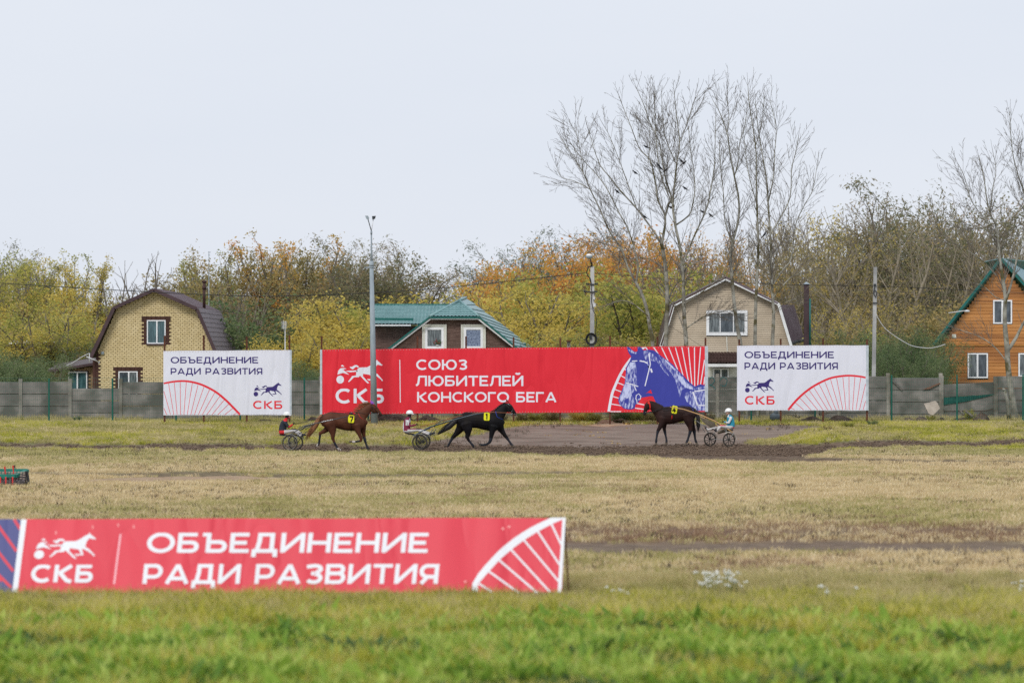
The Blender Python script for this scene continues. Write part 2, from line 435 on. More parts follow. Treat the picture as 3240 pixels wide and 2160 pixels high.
def scatter(name, proto_mesh, pts, rot, scl, label, cat='grass'):
    """one object: geometry nodes put the tuft mesh on every point"""
    proto = bpy.data.objects.new(name+'_tuft', proto_mesh)
    me = bpy.data.meshes.new(name); me.vertices.add(len(pts)); me.vertices.foreach_set('co', np.asarray(pts, np.float32).ravel())
    a = me.attributes.new('rot', 'FLOAT_VECTOR', 'POINT'); a.data.foreach_set('vector', np.asarray(rot, np.float32).ravel())
    a = me.attributes.new('scl', 'FLOAT_VECTOR', 'POINT'); a.data.foreach_set('vector', np.asarray(scl, np.float32).ravel())
    o = link(name, me); tag(o, label, cat, kind='stuff')
    ng = bpy.data.node_groups.new(name, 'GeometryNodeTree')
    ng.interface.new_socket('Geometry', in_out='INPUT', socket_type='NodeSocketGeometry')
    ng.interface.new_socket('Geometry', in_out='OUTPUT', socket_type='NodeSocketGeometry')
    N = ng.nodes; gi = N.new('NodeGroupInput'); go = N.new('NodeGroupOutput')
    ip = N.new('GeometryNodeInstanceOnPoints'); oi = N.new('GeometryNodeObjectInfo'); oi.inputs['Object'].default_value = proto
    oi.inputs['As Instance'].default_value = True
    def na(nm):
        q = N.new('GeometryNodeInputNamedAttribute'); q.data_type = 'FLOAT_VECTOR'; q.inputs['Name'].default_value = nm
        return [s for s in q.outputs if s.enabled and s.name == 'Attribute'][0]
    ng.links.new(gi.outputs[0], ip.inputs['Points']); ng.links.new(oi.outputs['Geometry'], ip.inputs['Instance'])
    try:
        e2r = N.new('FunctionNodeEulerToRotation'); ng.links.new(na('rot'), e2r.inputs[0]); ng.links.new(e2r.outputs[0], ip.inputs['Rotation'])
    except Exception:
        ng.links.new(na('rot'), ip.inputs['Rotation'])
    ng.links.new(na('scl'), ip.inputs['Scale']); ng.links.new(ip.outputs['Instances'], go.inputs[0])
    md = o.modifiers.new('scatter', 'NODES'); md.node_group = ng
    return o

def field_points(n, d0, d1, margin, seed, power=1.0):
    rg = np.random.RandomState(seed)
    t = rg.uniform(size=n)**power; D = d0 + (d1-d0)*t
    # even cover on the ground: width grows with distance
    keep = rg.uniform(size=n) < (D/d1)
    D = D[keep]; X = (rg.uniform(-1, 1, len(D)))*(D*0.1375 + margin)
    return X, D, rg

def build_grass():
    M_green = leaf_mat('grass_green', [(.13,.17,.022), (.28,.32,.035), (.47,.47,.055), (.63,.58,.10), (.70,.62,.24)], .55, .35)
    M_olive = leaf_mat('grass_olive', [(.24,.24,.07), (.38,.36,.12), (.52,.46,.20), (.64,.55,.29)], .5, .35)
    M_straw = leaf_mat('grass_straw', [(.46,.36,.19), (.66,.52,.29), (.78,.63,.37), (.84,.72,.49)], .45, .3)
    M_rust = leaf_mat('grass_rust', [(.20,.115,.07), (.30,.19,.12), (.40,.28,.18)], .35, .3)
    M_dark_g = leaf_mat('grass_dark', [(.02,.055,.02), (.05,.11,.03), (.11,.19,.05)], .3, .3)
    M_weed = leaf_mat('weed_leaf', [(.07,.16,.025), (.17,.31,.04), (.32,.47,.06), (.50,.60,.14)], .5, .4)
    def put(name, me, X, D, rg, smin, smax, sink=0.0, zs=1.0, label='', cat='grass'):
        Z = ground_z(X, D) - sink; n = len(X)
        s = rg.uniform(smin, smax, n)
        scatter(name, me, np.stack([X, D, Z], -1), np.stack([rg.normal(0, .12, n), rg.normal(0, .12, n), rg.uniform(0, 6.283, n)], -1),
                np.stack([s, s, s*zs*rg.uniform(.7, 1.25, n)], -1), label, cat)
    def masks(X, D): return ground_masks(X, D, ground_z(X, D))
    # foreground, long grass at the foot of the stand
    X, D, rg = field_points(40000, 44.5, 69.5, 1.0, 5)
    px, py, dirt, road, sand, rust, g = masks(X, D)
    r = rg.uniform(size=len(X)); clump = fbm(X, D, .8, 51, 3); dry = fbm(X, D*1.6, .5, 52, 3)
    lush = sst(64.5, 50.5, D + (clump-.5)*12)
    k1 = (r < .55*lush+.42) & (dry < .66) & (D < 65.6)
    put('meadow_grass', blades_mesh('tuft', 30, .20, .13, .011, .9, M_green, 1), X[k1], D[k1], rg, .45, 1.6, label='long green meadow grass in the blurred foreground')
    k2 = (~k1) & (r > .42+.4*lush) & ((D < 65.7) | (D > 66.6))
    put('dry_meadow_grass', blades_mesh('tuft', 26, .20, .14, .009, .8, M_olive, 2), X[k2], D[k2], rg, .5, 1.25, label='olive half dry grass between the green foreground and the field')
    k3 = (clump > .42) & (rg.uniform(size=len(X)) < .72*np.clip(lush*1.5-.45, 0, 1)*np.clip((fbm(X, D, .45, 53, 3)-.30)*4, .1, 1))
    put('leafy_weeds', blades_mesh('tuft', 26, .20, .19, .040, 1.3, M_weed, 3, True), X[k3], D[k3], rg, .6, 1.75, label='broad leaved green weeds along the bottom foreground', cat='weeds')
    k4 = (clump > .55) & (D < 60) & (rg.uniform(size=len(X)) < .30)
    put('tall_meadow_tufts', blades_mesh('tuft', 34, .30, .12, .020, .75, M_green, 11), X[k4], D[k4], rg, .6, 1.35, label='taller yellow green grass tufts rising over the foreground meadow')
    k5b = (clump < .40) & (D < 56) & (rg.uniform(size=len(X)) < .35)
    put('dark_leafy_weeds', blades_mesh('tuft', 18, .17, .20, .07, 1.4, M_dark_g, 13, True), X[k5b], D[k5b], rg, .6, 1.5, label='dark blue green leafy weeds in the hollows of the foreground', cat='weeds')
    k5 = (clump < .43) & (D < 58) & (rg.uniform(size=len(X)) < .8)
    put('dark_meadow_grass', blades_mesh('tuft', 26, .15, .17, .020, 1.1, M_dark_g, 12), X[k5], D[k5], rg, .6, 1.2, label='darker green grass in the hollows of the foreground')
    # the dry field
    X, D, rg = field_points(150000, 66, 163, 1.5, 6)
    px, py, dirt, road, sand, rust, g = masks(X, D)
    bare = np.maximum(np.maximum(dirt, road), sand)
    ok = rg.uniform(size=len(X)) > bare*1.35
    q = rg.uniform(size=len(X)); patch = fbm(X*.6, D*.45, .30, 61, 5)
    kr = ok & (q < rust*.7+.015)
    kg = ok & ~kr & (q < np.clip(g*.9 + (patch-.5)*2.2, .03, .97))
    ks = ok & ~kr & ~kg & (q > .15)
    put('straw_grass', blades_mesh('tuft', 22, .085, .17, .014, 1.1, M_straw, 4), X[ks], D[ks], rg, .6, 1.4, label='short straw coloured grass over the inner field')
    put('field_grass', blades_mesh('tuft', 22, .085, .17, .014, 1.0, M_olive, 5), X[kg], D[kg], rg, .6, 1.5, label='faded olive green grass patches in the inner field')
    put('red_stalks', blades_mesh('tuft', 14, .12, .16, .012, .5, M_rust, 6), X[kr], D[kr], rg, .6, 1.3, label='reddish dry stalks in the inner field', cat='dry stalks')
    # bank behind the track
    X, D, rg = field_points(68000, 161, 189.6, 2, 7)
    px, py, dirt, road, sand, rust, g = masks(X, D)
    bare = np.maximum(np.maximum(dirt, road), sand)
    ok = rg.uniform(size=len(X)) > bare*1.355
    q = rg.uniform(size=len(X)); patch = fbm(X, D, .35, 71, 4); lump = np.exp(-((px-2580)/120.)**2)*sst(171, 167, D)
    kg = ok & ((q < .30+(patch-.5)*2.4) | (q < lump*.95))
    ko = ok & ~kg & (q < .85); ks = ok & ~kg & ~ko
    put('bank_grass_green', blades_mesh('tuft', 24, .13, .20, .016, .9, M_green, 8), X[kg], D[kg], rg, .5, 1.25, label='green grass clumps on the bank behind the track')
    put('bank_grass', blades_mesh('tuft', 24, .12, .22, .016, 1.0, M_olive, 9), X[ko], D[ko], rg, .5, 1.25, label='yellow green grass over the bank behind the track')
    put('bank_straw', blades_mesh('tuft', 20, .12, .22, .014, 1.0, M_straw, 10), X[ks], D[ks], rg, .5, 1.2, label='dry straw grass over the bank behind the track')
    # taller weeds at the foot of the fence, clods on the tilled track, leaves blown over the grass
    X, D, rg = field_points(9000, 184.8, 189.7, 2, 8)
    k = fbm(X, D, .5, 81, 3) > .45
    put('fence_weeds', blades_mesh('tuft', 22, .26, .16, .018, .6, M_olive, 14), X[k], D[k], rg, .4, 1.3, label='dry weeds growing along the foot of the concrete fence', cat='weeds')
    X, D, rg = field_points(60000, 125, 173, 1, 9)
    px, py, dirt, road, sand, rust, g = masks(X, D)
    k = rg.uniform(size=len(X)) < np.maximum(dirt**2*.30*(D > 155), road*.03)
    M_clod = mat('soil_clod', (.085,.058,.042), (.21,.148,.105), scale=6, rough=.95)
    mbc = MB(); r_ = random.Random(2)
    for _ in range(7):
        mbc.sphere((r_.gauss(0,.14), r_.gauss(0,.14), .005), r_.uniform(.018,.05), 5, 4, 0, (1.3,1,.8))
    put('soil_clods', mbc.mesh('clods', [M_clod]), X[k], D[k], rg, .3, .95, .01, label='loose clods of dark soil turned up on the racing track', cat='soil clods')
    X, D, rg = field_points(26000, 60, 182, 1, 10)
    px, py, dirt, road, sand, rust, g = masks(X, D)
    M_leafy = leaf_mat('fallen_leaf', [(.30,.16,.05), (.50,.33,.08), (.62,.48,.22)], .2, .4); M_dk = leaf_mat('dark_seed_head', [(.035,.028,.02), (.10,.075,.05)], .1, .4)
    k = (dirt < .2) & (fbm(X, D, .12, 91, 3) > .5)
    put('dark_seed_heads', blades_mesh('tuft', 7, .22, .14, .022, .4, M_dk, 15), X[k], D[k], rg, .35, 1.05, label='thin scatter of dark dry seed heads over the field', cat='dry stalks')
    k = (X > 0) & (D > 160) & (dirt < .4) & (rg.uniform(size=len(X)) < .35-.3*road)
    put('fallen_leaves', blades_mesh('tuft', 9, .035, .30, .07, 2.0, M_leafy, 16, True), X[k], D[k], rg, .5, 1.1, label='fallen leaves blown over the bank and roadway', cat='fallen leaves')
    return M_green, M_olive, M_straw, M_weed

ground = build_ground()
M_green, M_olive, M_straw, M_weed = build_grass()
# ================================================================ LETTERING (strokes, wide geometric face)
def arc(cx, cy, rx, ry, a0, a1, n=14):
    return [(cx+rx*math.cos(math.radians(a0+(a1-a0)*i/n)), cy+ry*math.sin(math.radians(a0+(a1-a0)*i/n))) for i in range(n+1)]
def bowl(x0, x1, y0, y1):
    """open D from the stem at x0, right edge x1"""
    r = (y1-y0)/2
    return [(x0, y1)] + arc(x1-r, (y0+y1)/2, r, r, 90, -90, 12) + [(x0, y0)]
# glyph = (width, strokes) in cap heights, centre lines drawn for thickness .17 (h = half of it)
h = .085
GL = {
 'О': (1.12, [arc(.56, .5, .56-h, .5-h+.01, 0, 360, 30)]),
 'С': (.98, [arc(.56, .5, .56-h, .5-h+.01, 47, 313, 24)]),
 'Б': (.86, [[(h,0),(h,1)], [(h,1-h),(.78,1-h)], bowl(h, .86-h, h, .60-h)]),
 'Ъ': (1.02, [[(0,1-h),(.33,1-h)], [(.26,0),(.26,1)], bowl(.26, 1.02-h, h, .62-h)]),
 'Е': (.78, [[(h,0),(h,1)], [(h,1-h),(.76,1-h)], [(h,.5),(.68,.5)], [(h,h),(.78,h)]]),
 'Д': (1.04, [[(.30,1),(.28,.55),(.20,.10)], [(.25,1-h),(.86,1-h)], [(.80,1),(.80,h)], [(0,h),(1.04,h)], [(h,h),(h,-.22)], [(1.04-h,h),(1.04-h,-.22)]]),
 'И': (.96, [[(h,0),(h,1)], [(h+.02,.08),(.96-h-.02,.92)], [(.96-h,0),(.96-h,1)]]),
 'Й': (.96, [[(h,0),(h,1)], [(h+.02,.08),(.96-h-.02,.92)], [(.96-h,0),(.96-h,1)], arc(.48, 1.30, .18, .14, 195, 345, 8)]),
 'Н': (.94, [[(h,0),(h,1)], [(h,.5),(.94-h,.5)], [(.94-h,0),(.94-h,1)]]),
 'Р': (.84, [[(h,0),(h,1)], bowl(h, .84-h, .30+h-.03, 1-h)]),
 'А': (1.08, [[(h+.01,0),(.54,.98)], [(.54,.98),(1.08-h-.01,0)], [(.25,.27),(.83,.27)]]),
 'З': (.82, [[(.08,.86)] + arc(.44, .745, .27, .175, 120, -80, 10), [(.30,.525),(.46,.525)], arc(.43, .29, .30, .21, 80, -150, 12)]),
 'В': (.88, [[(h,0),(h,1)], bowl(h, .84-h, .53, 1-h), bowl(h, .88-h, h, .53)]),
 'Т': (.86, [[(0,1-h),(.86,1-h)], [(.43,0),(.43,1)]]),
 'Я': (.84, [[(.84-h,0),(.84-h,1)], [(-x+.84, y) for x, y in bowl(h, .84-h, .30+h-.03, 1-h)], [(h+.02,0),(.34,.33)]]),
 'К': (.90, [[(h,0),(h,1)], [(.84,.96),(.22,.50)], [(.28,.52),(.66,.10),(.90,.03)]]),
 'Ю': (1.36, [[(h,0),(h,1)], [(h,.5),(.36,.5)], arc(.86, .5, .50-h, .5-h+.01, 0, 360, 28)]),
 'Л': (.98, [[(0,h),(.10,h+.01),(.20,.22),(.26,.6),(.28,1-h)], [(.24,1-h),(.98-h,1-h)], [(.98-h,0),(.98-h,1)]]),
 'Г': (.74, [[(h,0),(h,1)], [(h,1-h),(.74,1-h)]]),
 ' ': (.42, []),
}
def stroke_poly(P, t):
    """outline quads of a mitred stroke; closed when first == last"""
    P = [Vector(p) for p in P]; closed = (P[0]-P[-1]).length < 1e-5
    if closed: P = P[:-1]
    n = len(P); Lf, Rt = [], []
    for i in range(n):
        a = P[i-1] if (closed or i > 0) else None; b = P[(i+1) % n] if (closed or i < n-1) else None
        d1 = (P[i]-a).normalized() if a is not None else None; d2 = (b-P[i]).normalized() if b is not None else None
        if d1 is None: d1 = d2
        if d2 is None: d2 = d1
        nn = Vector((-(d1.y+d2.y), d1.x+d2.x)); nn.normalize()
        c = max(.45, nn.dot(Vector((-d1.y, d1.x))))
        Lf.append(P[i]+nn*t/2/c); Rt.append(P[i]-nn*t/2/c)
    m = n if closed else n-1
    return [(Lf[i], Rt[i], Rt[(i+1) % n], Lf[(i+1) % n]) for i in range(m)]

def text_into(mb, txt, x0, x1, yt, yb, P, t=.17, gap=.13, mi=0, lean=0.0, k0=1):
    """txt between pixels x0..x1, cap height yt..yb; P(px, py, layer) gives the point"""
    tot = sum(GL[c][0] for c in txt) + gap*(len(txt)-1); H = yb-yt; sx = (x1-x0)/tot; x = 0
    for c in txt:
        w, st = GL[c]
        for k, s in enumerate(st):
            for q in stroke_poly([(p[0], p[1]) for p in s], t):
                pts = []
                for p in q:
                    yy = min(p.y, 1.0) if c not in 'Й' and p.y > 1 and p.y < 1.04 else p.y
                    pts.append(P(x0 + (x+p.x)*sx + lean*yy*H, yb - yy*H, k0+k))
                mb.add(pts, [(3,2,1,0)], mi)
        x += w + gap

def letters(root, mats, lines, P, t, gap=.13, lean=0.0):
    for txt, x0, x1, yt, yb in lines:
        tot = sum(GL[c][0] for c in txt) + gap*(len(txt)-1); sx = (x1-x0)/tot; x = 0
        for c in txt:
            w = GL[c][0]
            if c != ' ':
                b = MB(); text_into(b, c, x0+x*sx, x0+(x+w)*sx, yt, yb, P, t, gap, 0, lean); b.build('letter', mats, root)
            x += w + gap

LOGO = [  # trotting horse, driver and wheel, drawn in the 150..770 x 815..1115 box
 [(430,938),(455,915),(560,912),(600,890),(650,850),(680,835),(687,816),(702,835),(765,885),(745,892),(700,880),(686,888),(670,920),(660,975),(700,1000),(755,1058),(770,1080),(752,1082),(740,1064),(690,1026),(640,1000),(628,1003),(652,1070),(580,1077),(555,1057),(590,1060),(626,1056),(598,1008),(507,992),(503,1025),(587,1110),(560,1110),(490,1042),(465,1017),(445,1036),(385,1036),(332,1086),(315,1097),(308,1085),(322,1073),(360,1021),(412,1014),(415,962)],
 [(325,905),(355,908),(395,885),(425,886),(450,903),(438,922),(420,905),(400,912),(372,938),(345,928)],
 [(165,1005),(176,955),(205,925),(250,922),(288,930),(238,940),(262,958),(322,1006),(240,982),(200,992)],
 [(262,958),(430,950),(432,966),(335,974)],
 [(212,903),(218,888),(232,882),(246,892),(258,906)],
]
def logo_into(mb, x0, x1, yt, yb, P, mi=0, lean=0.0, k0=1):
    def M(u, v): 
        y = yt + (v-816)/(1115-816)*(yb-yt)
        return x0 + (u-150)/(770-150)*(x1-x0) + lean*(yb-y), y
    for k, poly in enumerate(LOGO + [[(202+50*math.cos(a), 1065+50*math.sin(a)) for a in np.linspace(0, 2*math.pi, 22)[:-1]]]):
        mb.sheet([P(*M(u, v), k0+k % 3) for u, v in poly], mi)

def ribbon(mb, pts, wd, P, mi=0, k=1):
    if not hasattr(wd, '__len__'): wd = [wd]*len(pts)
    n = len(pts); L_, R_ = [], []
    if len(wd) != n: wd = list(np.interp(np.linspace(0, 1, n), np.linspace(0, 1, len(wd)), wd))
    for i in range(n):
        a = Vector(pts[max(i-1,0)]); b = Vector(pts[min(i+1,n-1)]); d = (b-a).normalized(); q = Vector((-d.y, d.x))*wd[i]/2; c = Vector(pts[i])
        L_.append(c+q); R_.append(c-q)
    for i in range(n-1):
        mb.add([P(L_[i].x, L_[i].y, k), P(R_[i].x, R_[i].y, k), P(R_[i+1].x, R_[i+1].y, k), P(L_[i+1].x, L_[i+1].y, k)], [(0,1,2,3)], mi)

def smooth_pts(pts, n=4):
    """Catmull-Rom through the points"""
    P = [Vector(p) for p in pts]; out = []
    for i in range(len(P)-1):
        p0 = P[max(i-1,0)]; p1 = P[i]; p2 = P[i+1]; p3 = P[min(i+2,len(P)-1)]
        for k in range(n):
            t = k/n; out.append(.5*((2*p1)+(p2-p0)*t+(2*p0-5*p1+4*p2-p3)*t*t+(3*p1-p0-3*p2+p3)*t**3))
    out.append(P[-1]); return [tuple(p) for p in out]

# ================================================================ BILLBOARDS
def vinyl(name, col, folds=.5):
    """printed banner cloth: creases and slack come from the relief"""
    m, nt, bs = new_mat(name); L = nt.links.new
    pos = nt.nodes.new('ShaderNodeNewGeometry').outputs['Position']
    bs.inputs['Base Color'].default_value = (*col, 1); bs.inputs['Roughness'].default_value = .55; bs.inputs['Specular IOR Level'].default_value = .3
    mp = nt.nodes.new('ShaderNodeMapping'); mp.inputs['Rotation'].default_value = (0, math.radians(28), 0); mp.inputs['Scale'].default_value = (2.6, 1, .55)
    L(pos, mp.inputs['Vector'])
    n1 = nt.nodes.new('ShaderNodeTexNoise'); n1.inputs['Scale'].default_value = .42; n1.inputs['Detail'].default_value = 1.5; n1.inputs['Distortion'].default_value = .7
    L(mp.outputs['Vector'], n1.inputs['Vector'])
    mp2 = nt.nodes.new('ShaderNodeMapping'); mp2.inputs['Rotation'].default_value = (0, math.radians(-36), 0); mp2.inputs['Scale'].default_value = (3.5, 1, .7)
    L(pos, mp2.inputs['Vector'])
    n2 = nt.nodes.new('ShaderNodeTexNoise'); n2.inputs['Scale'].default_value = .33; n2.inputs['Detail'].default_value = 1; L(mp2.outputs['Vector'], n2.inputs['Vector'])
    def sharp(x):
        a = nt.nodes.new('ShaderNodeMath'); a.operation = 'SUBTRACT'; a.inputs[1].default_value = .5; L(x, a.inputs[0])
        b = nt.nodes.new('ShaderNodeMath'); b.operation = 'ABSOLUTE'; L(a.outputs[0], b.inputs[0])
        c = nt.nodes.new('ShaderNodeMath'); c.operation = 'POWER'; c.inputs[1].default_value = .85; L(b.outputs[0], c.inputs[0]); return c.outputs[0]
    ad = nt.nodes.new('ShaderNodeMath'); ad.operation = 'ADD'; L(sharp(n1.outputs['Fac']), ad.inputs[0]); L(sharp(n2.outputs['Fac']), ad.inputs[1])
    bp = nt.nodes.new('ShaderNodeBump'); bp.inputs['Strength'].default_value = folds; bp.inputs['Distance'].default_value = .16
    L(ad.outputs[0], bp.inputs['Height']); L(bp.outputs['Normal'], bs.inputs['Normal'])
    # faint dust
    n3 = nt.nodes.new('ShaderNodeTexNoise'); n3.inputs['Scale'].default_value = 1.0; n3.inputs['Detail'].default_value = 3; L(pos, n3.inputs['Vector'])
    mx = nt.nodes.new('ShaderNodeMixRGB'); mx.inputs['Color1'].default_value = (*[c*.93 for c in col], 1); mx.inputs['Color2'].default_value = (*[min(1, c*1.04+.006) for c in col], 1)
    L(n3.outputs['Fac'], mx.inputs['Fac']); L(mx.outputs['Color'], bs.inputs['Base Color'])
    return m

V_white = vinyl('vinyl_white', (.70,.71,.80), .6)
V_red = vinyl('vinyl_red', (.72,.018,.036), .85)
V_letter = vinyl('print_white', (.76,.77,.86), .7)
V_navy = vinyl('print_navy', (.035,.020,.155), .2)
V_redp = vinyl('print_red', (.72,.018,.036), .2)
V_blue = vinyl('print_blue', (.040,.050,.33), .3)
M_rustpost = mat('rusty_steel', (.055,.020,.012), (.13,.045,.024), scale=14, rough=.85, bump=.3)
M_galv = mat('galvanised_strip', (.42,.47,.52), (.56,.61,.66), scale=6, rough=.5, metal=.1)
M_eye = mat('eyelet', (.50,.40,.40), (.6,.5,.5), rough=.5)

def half_tone(name):
    """blue and white streaks of the printed horse portrait"""
    m, nt, bs = new_mat(name); L = nt.links.new
    pos = nt.nodes.new('ShaderNodeNewGeometry').outputs['Position']
    mp = nt.nodes.new('ShaderNodeMapping'); mp.inputs['Rotation'].default_value = (0, math.radians(-25), 0); mp.inputs['Scale'].default_value = (3.2, 1, .9); L(pos, mp.inputs['Vector'])
    n = nt.nodes.new('ShaderNodeTexNoise'); n.inputs['Scale'].default_value = 4.2; n.inputs['Detail'].default_value = 6; n.inputs['Roughness'].default_value = .6; L(mp.outputs['Vector'], n.inputs['Vector'])
    r = nt.nodes.new('ShaderNodeValToRGB'); e = r.color_ramp.elements
    e[0].position = .44; e[0].color = (.040,.050,.33,1); e[1].position = .64; e[1].color = (.55,.60,.84,1); L(n.outputs['Fac'], r.inputs['Fac'])
    L(r.outputs['Color'], bs.inputs['Base Color']); bs.inputs['Roughness'].default_value = .55
    return m
def half_tone2(name):
    m = half_tone(name); r = [n for n in m.node_tree.nodes if n.type == 'VALTORGB'][0]
    r.color_ramp.elements[0].position = .28; r.color_ramp.elements[1].position = .50; return m
V_half = half_tone('print_halftone'); V_half2 = half_tone2('print_halftone_light')

def billboard(name, label, D, x0, x1, yt, yb, post_px, cloth, strips, draw, post_top=1064):
    c = W((x0+x1)/2, 0, D); root = empty(name, (c.x, D, gz(c.x, D)), label, 'billboard')
    def P(px, py, k=0): return W(px, py, D - .02 - .0012*k)
    b = MB(); nx = max(8, int((x1-x0)/12)); ny = 8
    g = [[None]*(nx+1) for _ in range(ny+1)]; vs = []
    for j in range(ny+1):
        for i in range(nx+1):
            u = i/nx; v = j/ny; sag = (math.sin(u*nx*.9)*.5+math.sin(u*nx*.37+2)*.5)*1.0*(1 if j in (0, ny) else 0)
            p = W(x0+(x1-x0)*u, (yt[0]*(1-u)+yt[1]*u)*(1-v) + (yb[0]*(1-u)+yb[1]*u)*v + sag*.6, D-.02); vs.append(p)
    fs = [(j*(nx+1)+i, (j+1)*(nx+1)+i, (j+1)*(nx+1)+i+1, j*(nx+1)+i+1) for j in range(ny) for i in range(nx)]
    b.add(vs, fs, 0, False)
    bk = [p + Vector((0, .012, 0)) for p in vs]; b.add(bk, [tuple(reversed(f)) for f in fs], 0)
    b.build('banner_cloth', [cloth], root)
    # eyelets and ties round the edge
    e = MB(); n = int((x1-x0)/9)
    for i in range(n+1):
        u = (i+.5)/(n+1)
        for row, off in ((yt, 3.2), (yb, -3.2)):
            p = P(x0+(x1-x0)*u, row[0]*(1-u)+row[1]*u+off, 6); e.box(p-Vector((.011,.004,.013)), p+Vector((.011,.004,.013)))
    e.build('eyelets', [M_eye], root)['kind'] = 'stuff'
    for sx0, sx1 in strips:
        s = MB(); u0 = (sx0-x0)/(x1-x0); t = yt[0]*(1-u0)+yt[1]*u0; bb = yb[0]*(1-u0)+yb[1]*u0
        a = W(sx0, bb, D); q = W(sx1, t, D); s.box((a.x, D-.055, a.z), (q.x, D+.01, q.z)); m_ = (a.x+q.x)/2
        s.box((m_-.004, D-.062, a.z), (m_+.012, D-.055, q.z))
        s.build('edge_strip', [M_galv], root)
    for px in post_px:
        s = MB(); p = W(px, post_top + random.uniform(-3, 5), D+.10); z0 = gz(p.x, D+.1)-.25
        s.box((p.x-.042, D+.03, z0), (p.x+.042, D+.11, p.z)); s.build('post', [M_rustpost], root)
    for frac in (.12, .88):
        s = MB(); a = P(x0, yt[0]+(yb[0]-yt[0])*frac); q = P(x1, yt[1]+(yb[1]-yt[1])*frac)
        s.bar((a.x, D+.005, a.z), (q.x, D+.005, q.z), .03, .05); s.build('rail', [M_rustpost], root)
    draw(root, P)
    return root

def draw_white(lines, skb, logo, arcp, awid, rays):
    def f(root, P):
        letters(root, [V_navy], lines, P, .185)
        b = MB(); logo_into(b, *logo, P); b.build('emblem', [V_navy], root)
        letters(root, [V_redp], [('СКБ', *skb)], P, .185, .22)
        b = MB(); ribbon(b, smooth_pts(arcp), awid, P)
        for a, c in rays: ribbon(b, [a, c], 1.55, P, 0, 2)
        b.build('spoked_arc', [V_redp], root)
    return f
z1 = lambda u, v: (u/2.613, 850+v/2.613)
z4 = lambda u, v: (2340+u/2.412, 750+v/2.412)
DB = 181.0
billboard('billboard', 'left white billboard, emblem at its right, before the yellow brick house', DB, 517, 923, (1110,1107), (1313,1312),
    [521, 645, 781, 916], V_white, [(917, 923)],
    draw_white([('ОБЪЕДИНЕНИЕ', 540, 817, 1128.8, 1149), ('РАДИ РАЗВИТИЯ', 540, 830, 1163.8, 1184.2)], (801, 893, 1267.5, 1293), (802, 892, 1209, 1253.5),
      [z1(1354,947), z1(1440,932), z1(1530,928), z1(1620,943), z1(1700,972), z1(1790,1022), z1(1870,1088), z1(1930,1148), z1(1984,1204)], [5.2,5.6,6,6.3,6.6,6.8,6.8,6.8,6.8],
      [(z1(1355,1150),z1(1378,1206)),(z1(1355,1012),z1(1410,1206)),(z1(1393,945),z1(1437,1206)),(z1(1440,938),z1(1465,1206)),(z1(1490,936),z1(1492,1206)),(z1(1540,938),z1(1520,1206)),
       (z1(1590,946),z1(1548,1206)),(z1(1637,960),z1(1577,1206)),(z1(1685,978),z1(1607,1206)),(z1(1732,1000),z1(1640,1206)),(z1(1775,1024),z1(1672,1206)),(z1(1818,1052),z1(1710,1206)),
       (z1(1855,1082),z1(1752,1206)),(z1(1893,1116),z1(1800,1206)),(z1(1928,1150),z1(1857,1206)),(z1(1956,1190),z1(1930,1206))]), 1062)
billboard('billboard', 'right white billboard, emblem at its left, beside the slim concrete pole', DB, 2332, 2748, (1093,1092), (1298,1298),
    [2339, 2470, 2604, 2743], V_white, [(2740, 2748)],
    draw_white([('ОБЪЕДИНЕНИЕ', 2355.6, 2638.5, 1111.6, 1132.6), ('РАДИ РАЗВИТИЯ', 2355.6, 2651, 1146.6, 1168)], (2357, 2451, 1252, 1279), (2357, 2449, 1196, 1241),
      [z4(371,1318), z4(430,1248), z4(500,1183), z4(580,1128), z4(680,1080), z4(760,1062), z4(840,1056), z4(920,1063), z4(962,1072)], [7,7,6.8,6.6,6.4,6.2,6,5.8,5.6],
      [(z4(395,1302),z4(420,1318)),(z4(428,1264),z4(490,1318)),(z4(462,1228),z4(545,1318)),(z4(497,1198),z4(597,1318)),(z4(532,1168),z4(637,1318)),(z4(567,1146),z4(673,1318)),(z4(607,1120),z4(705,1318)),
       (z4(650,1100),z4(735,1318)),(z4(695,1086),z4(762,1318)),(z4(740,1074),z4(788,1318)),(z4(788,1067),z4(812,1318)),(z4(835,1064),z4(837,1318)),(z4(880,1067),z4(862,1318)),(z4(925,1072),z4(888,1318)),
       (z4(961,1120),z4(915,1318)),(z4(961,1250),z4(943,1318))]), 1072)

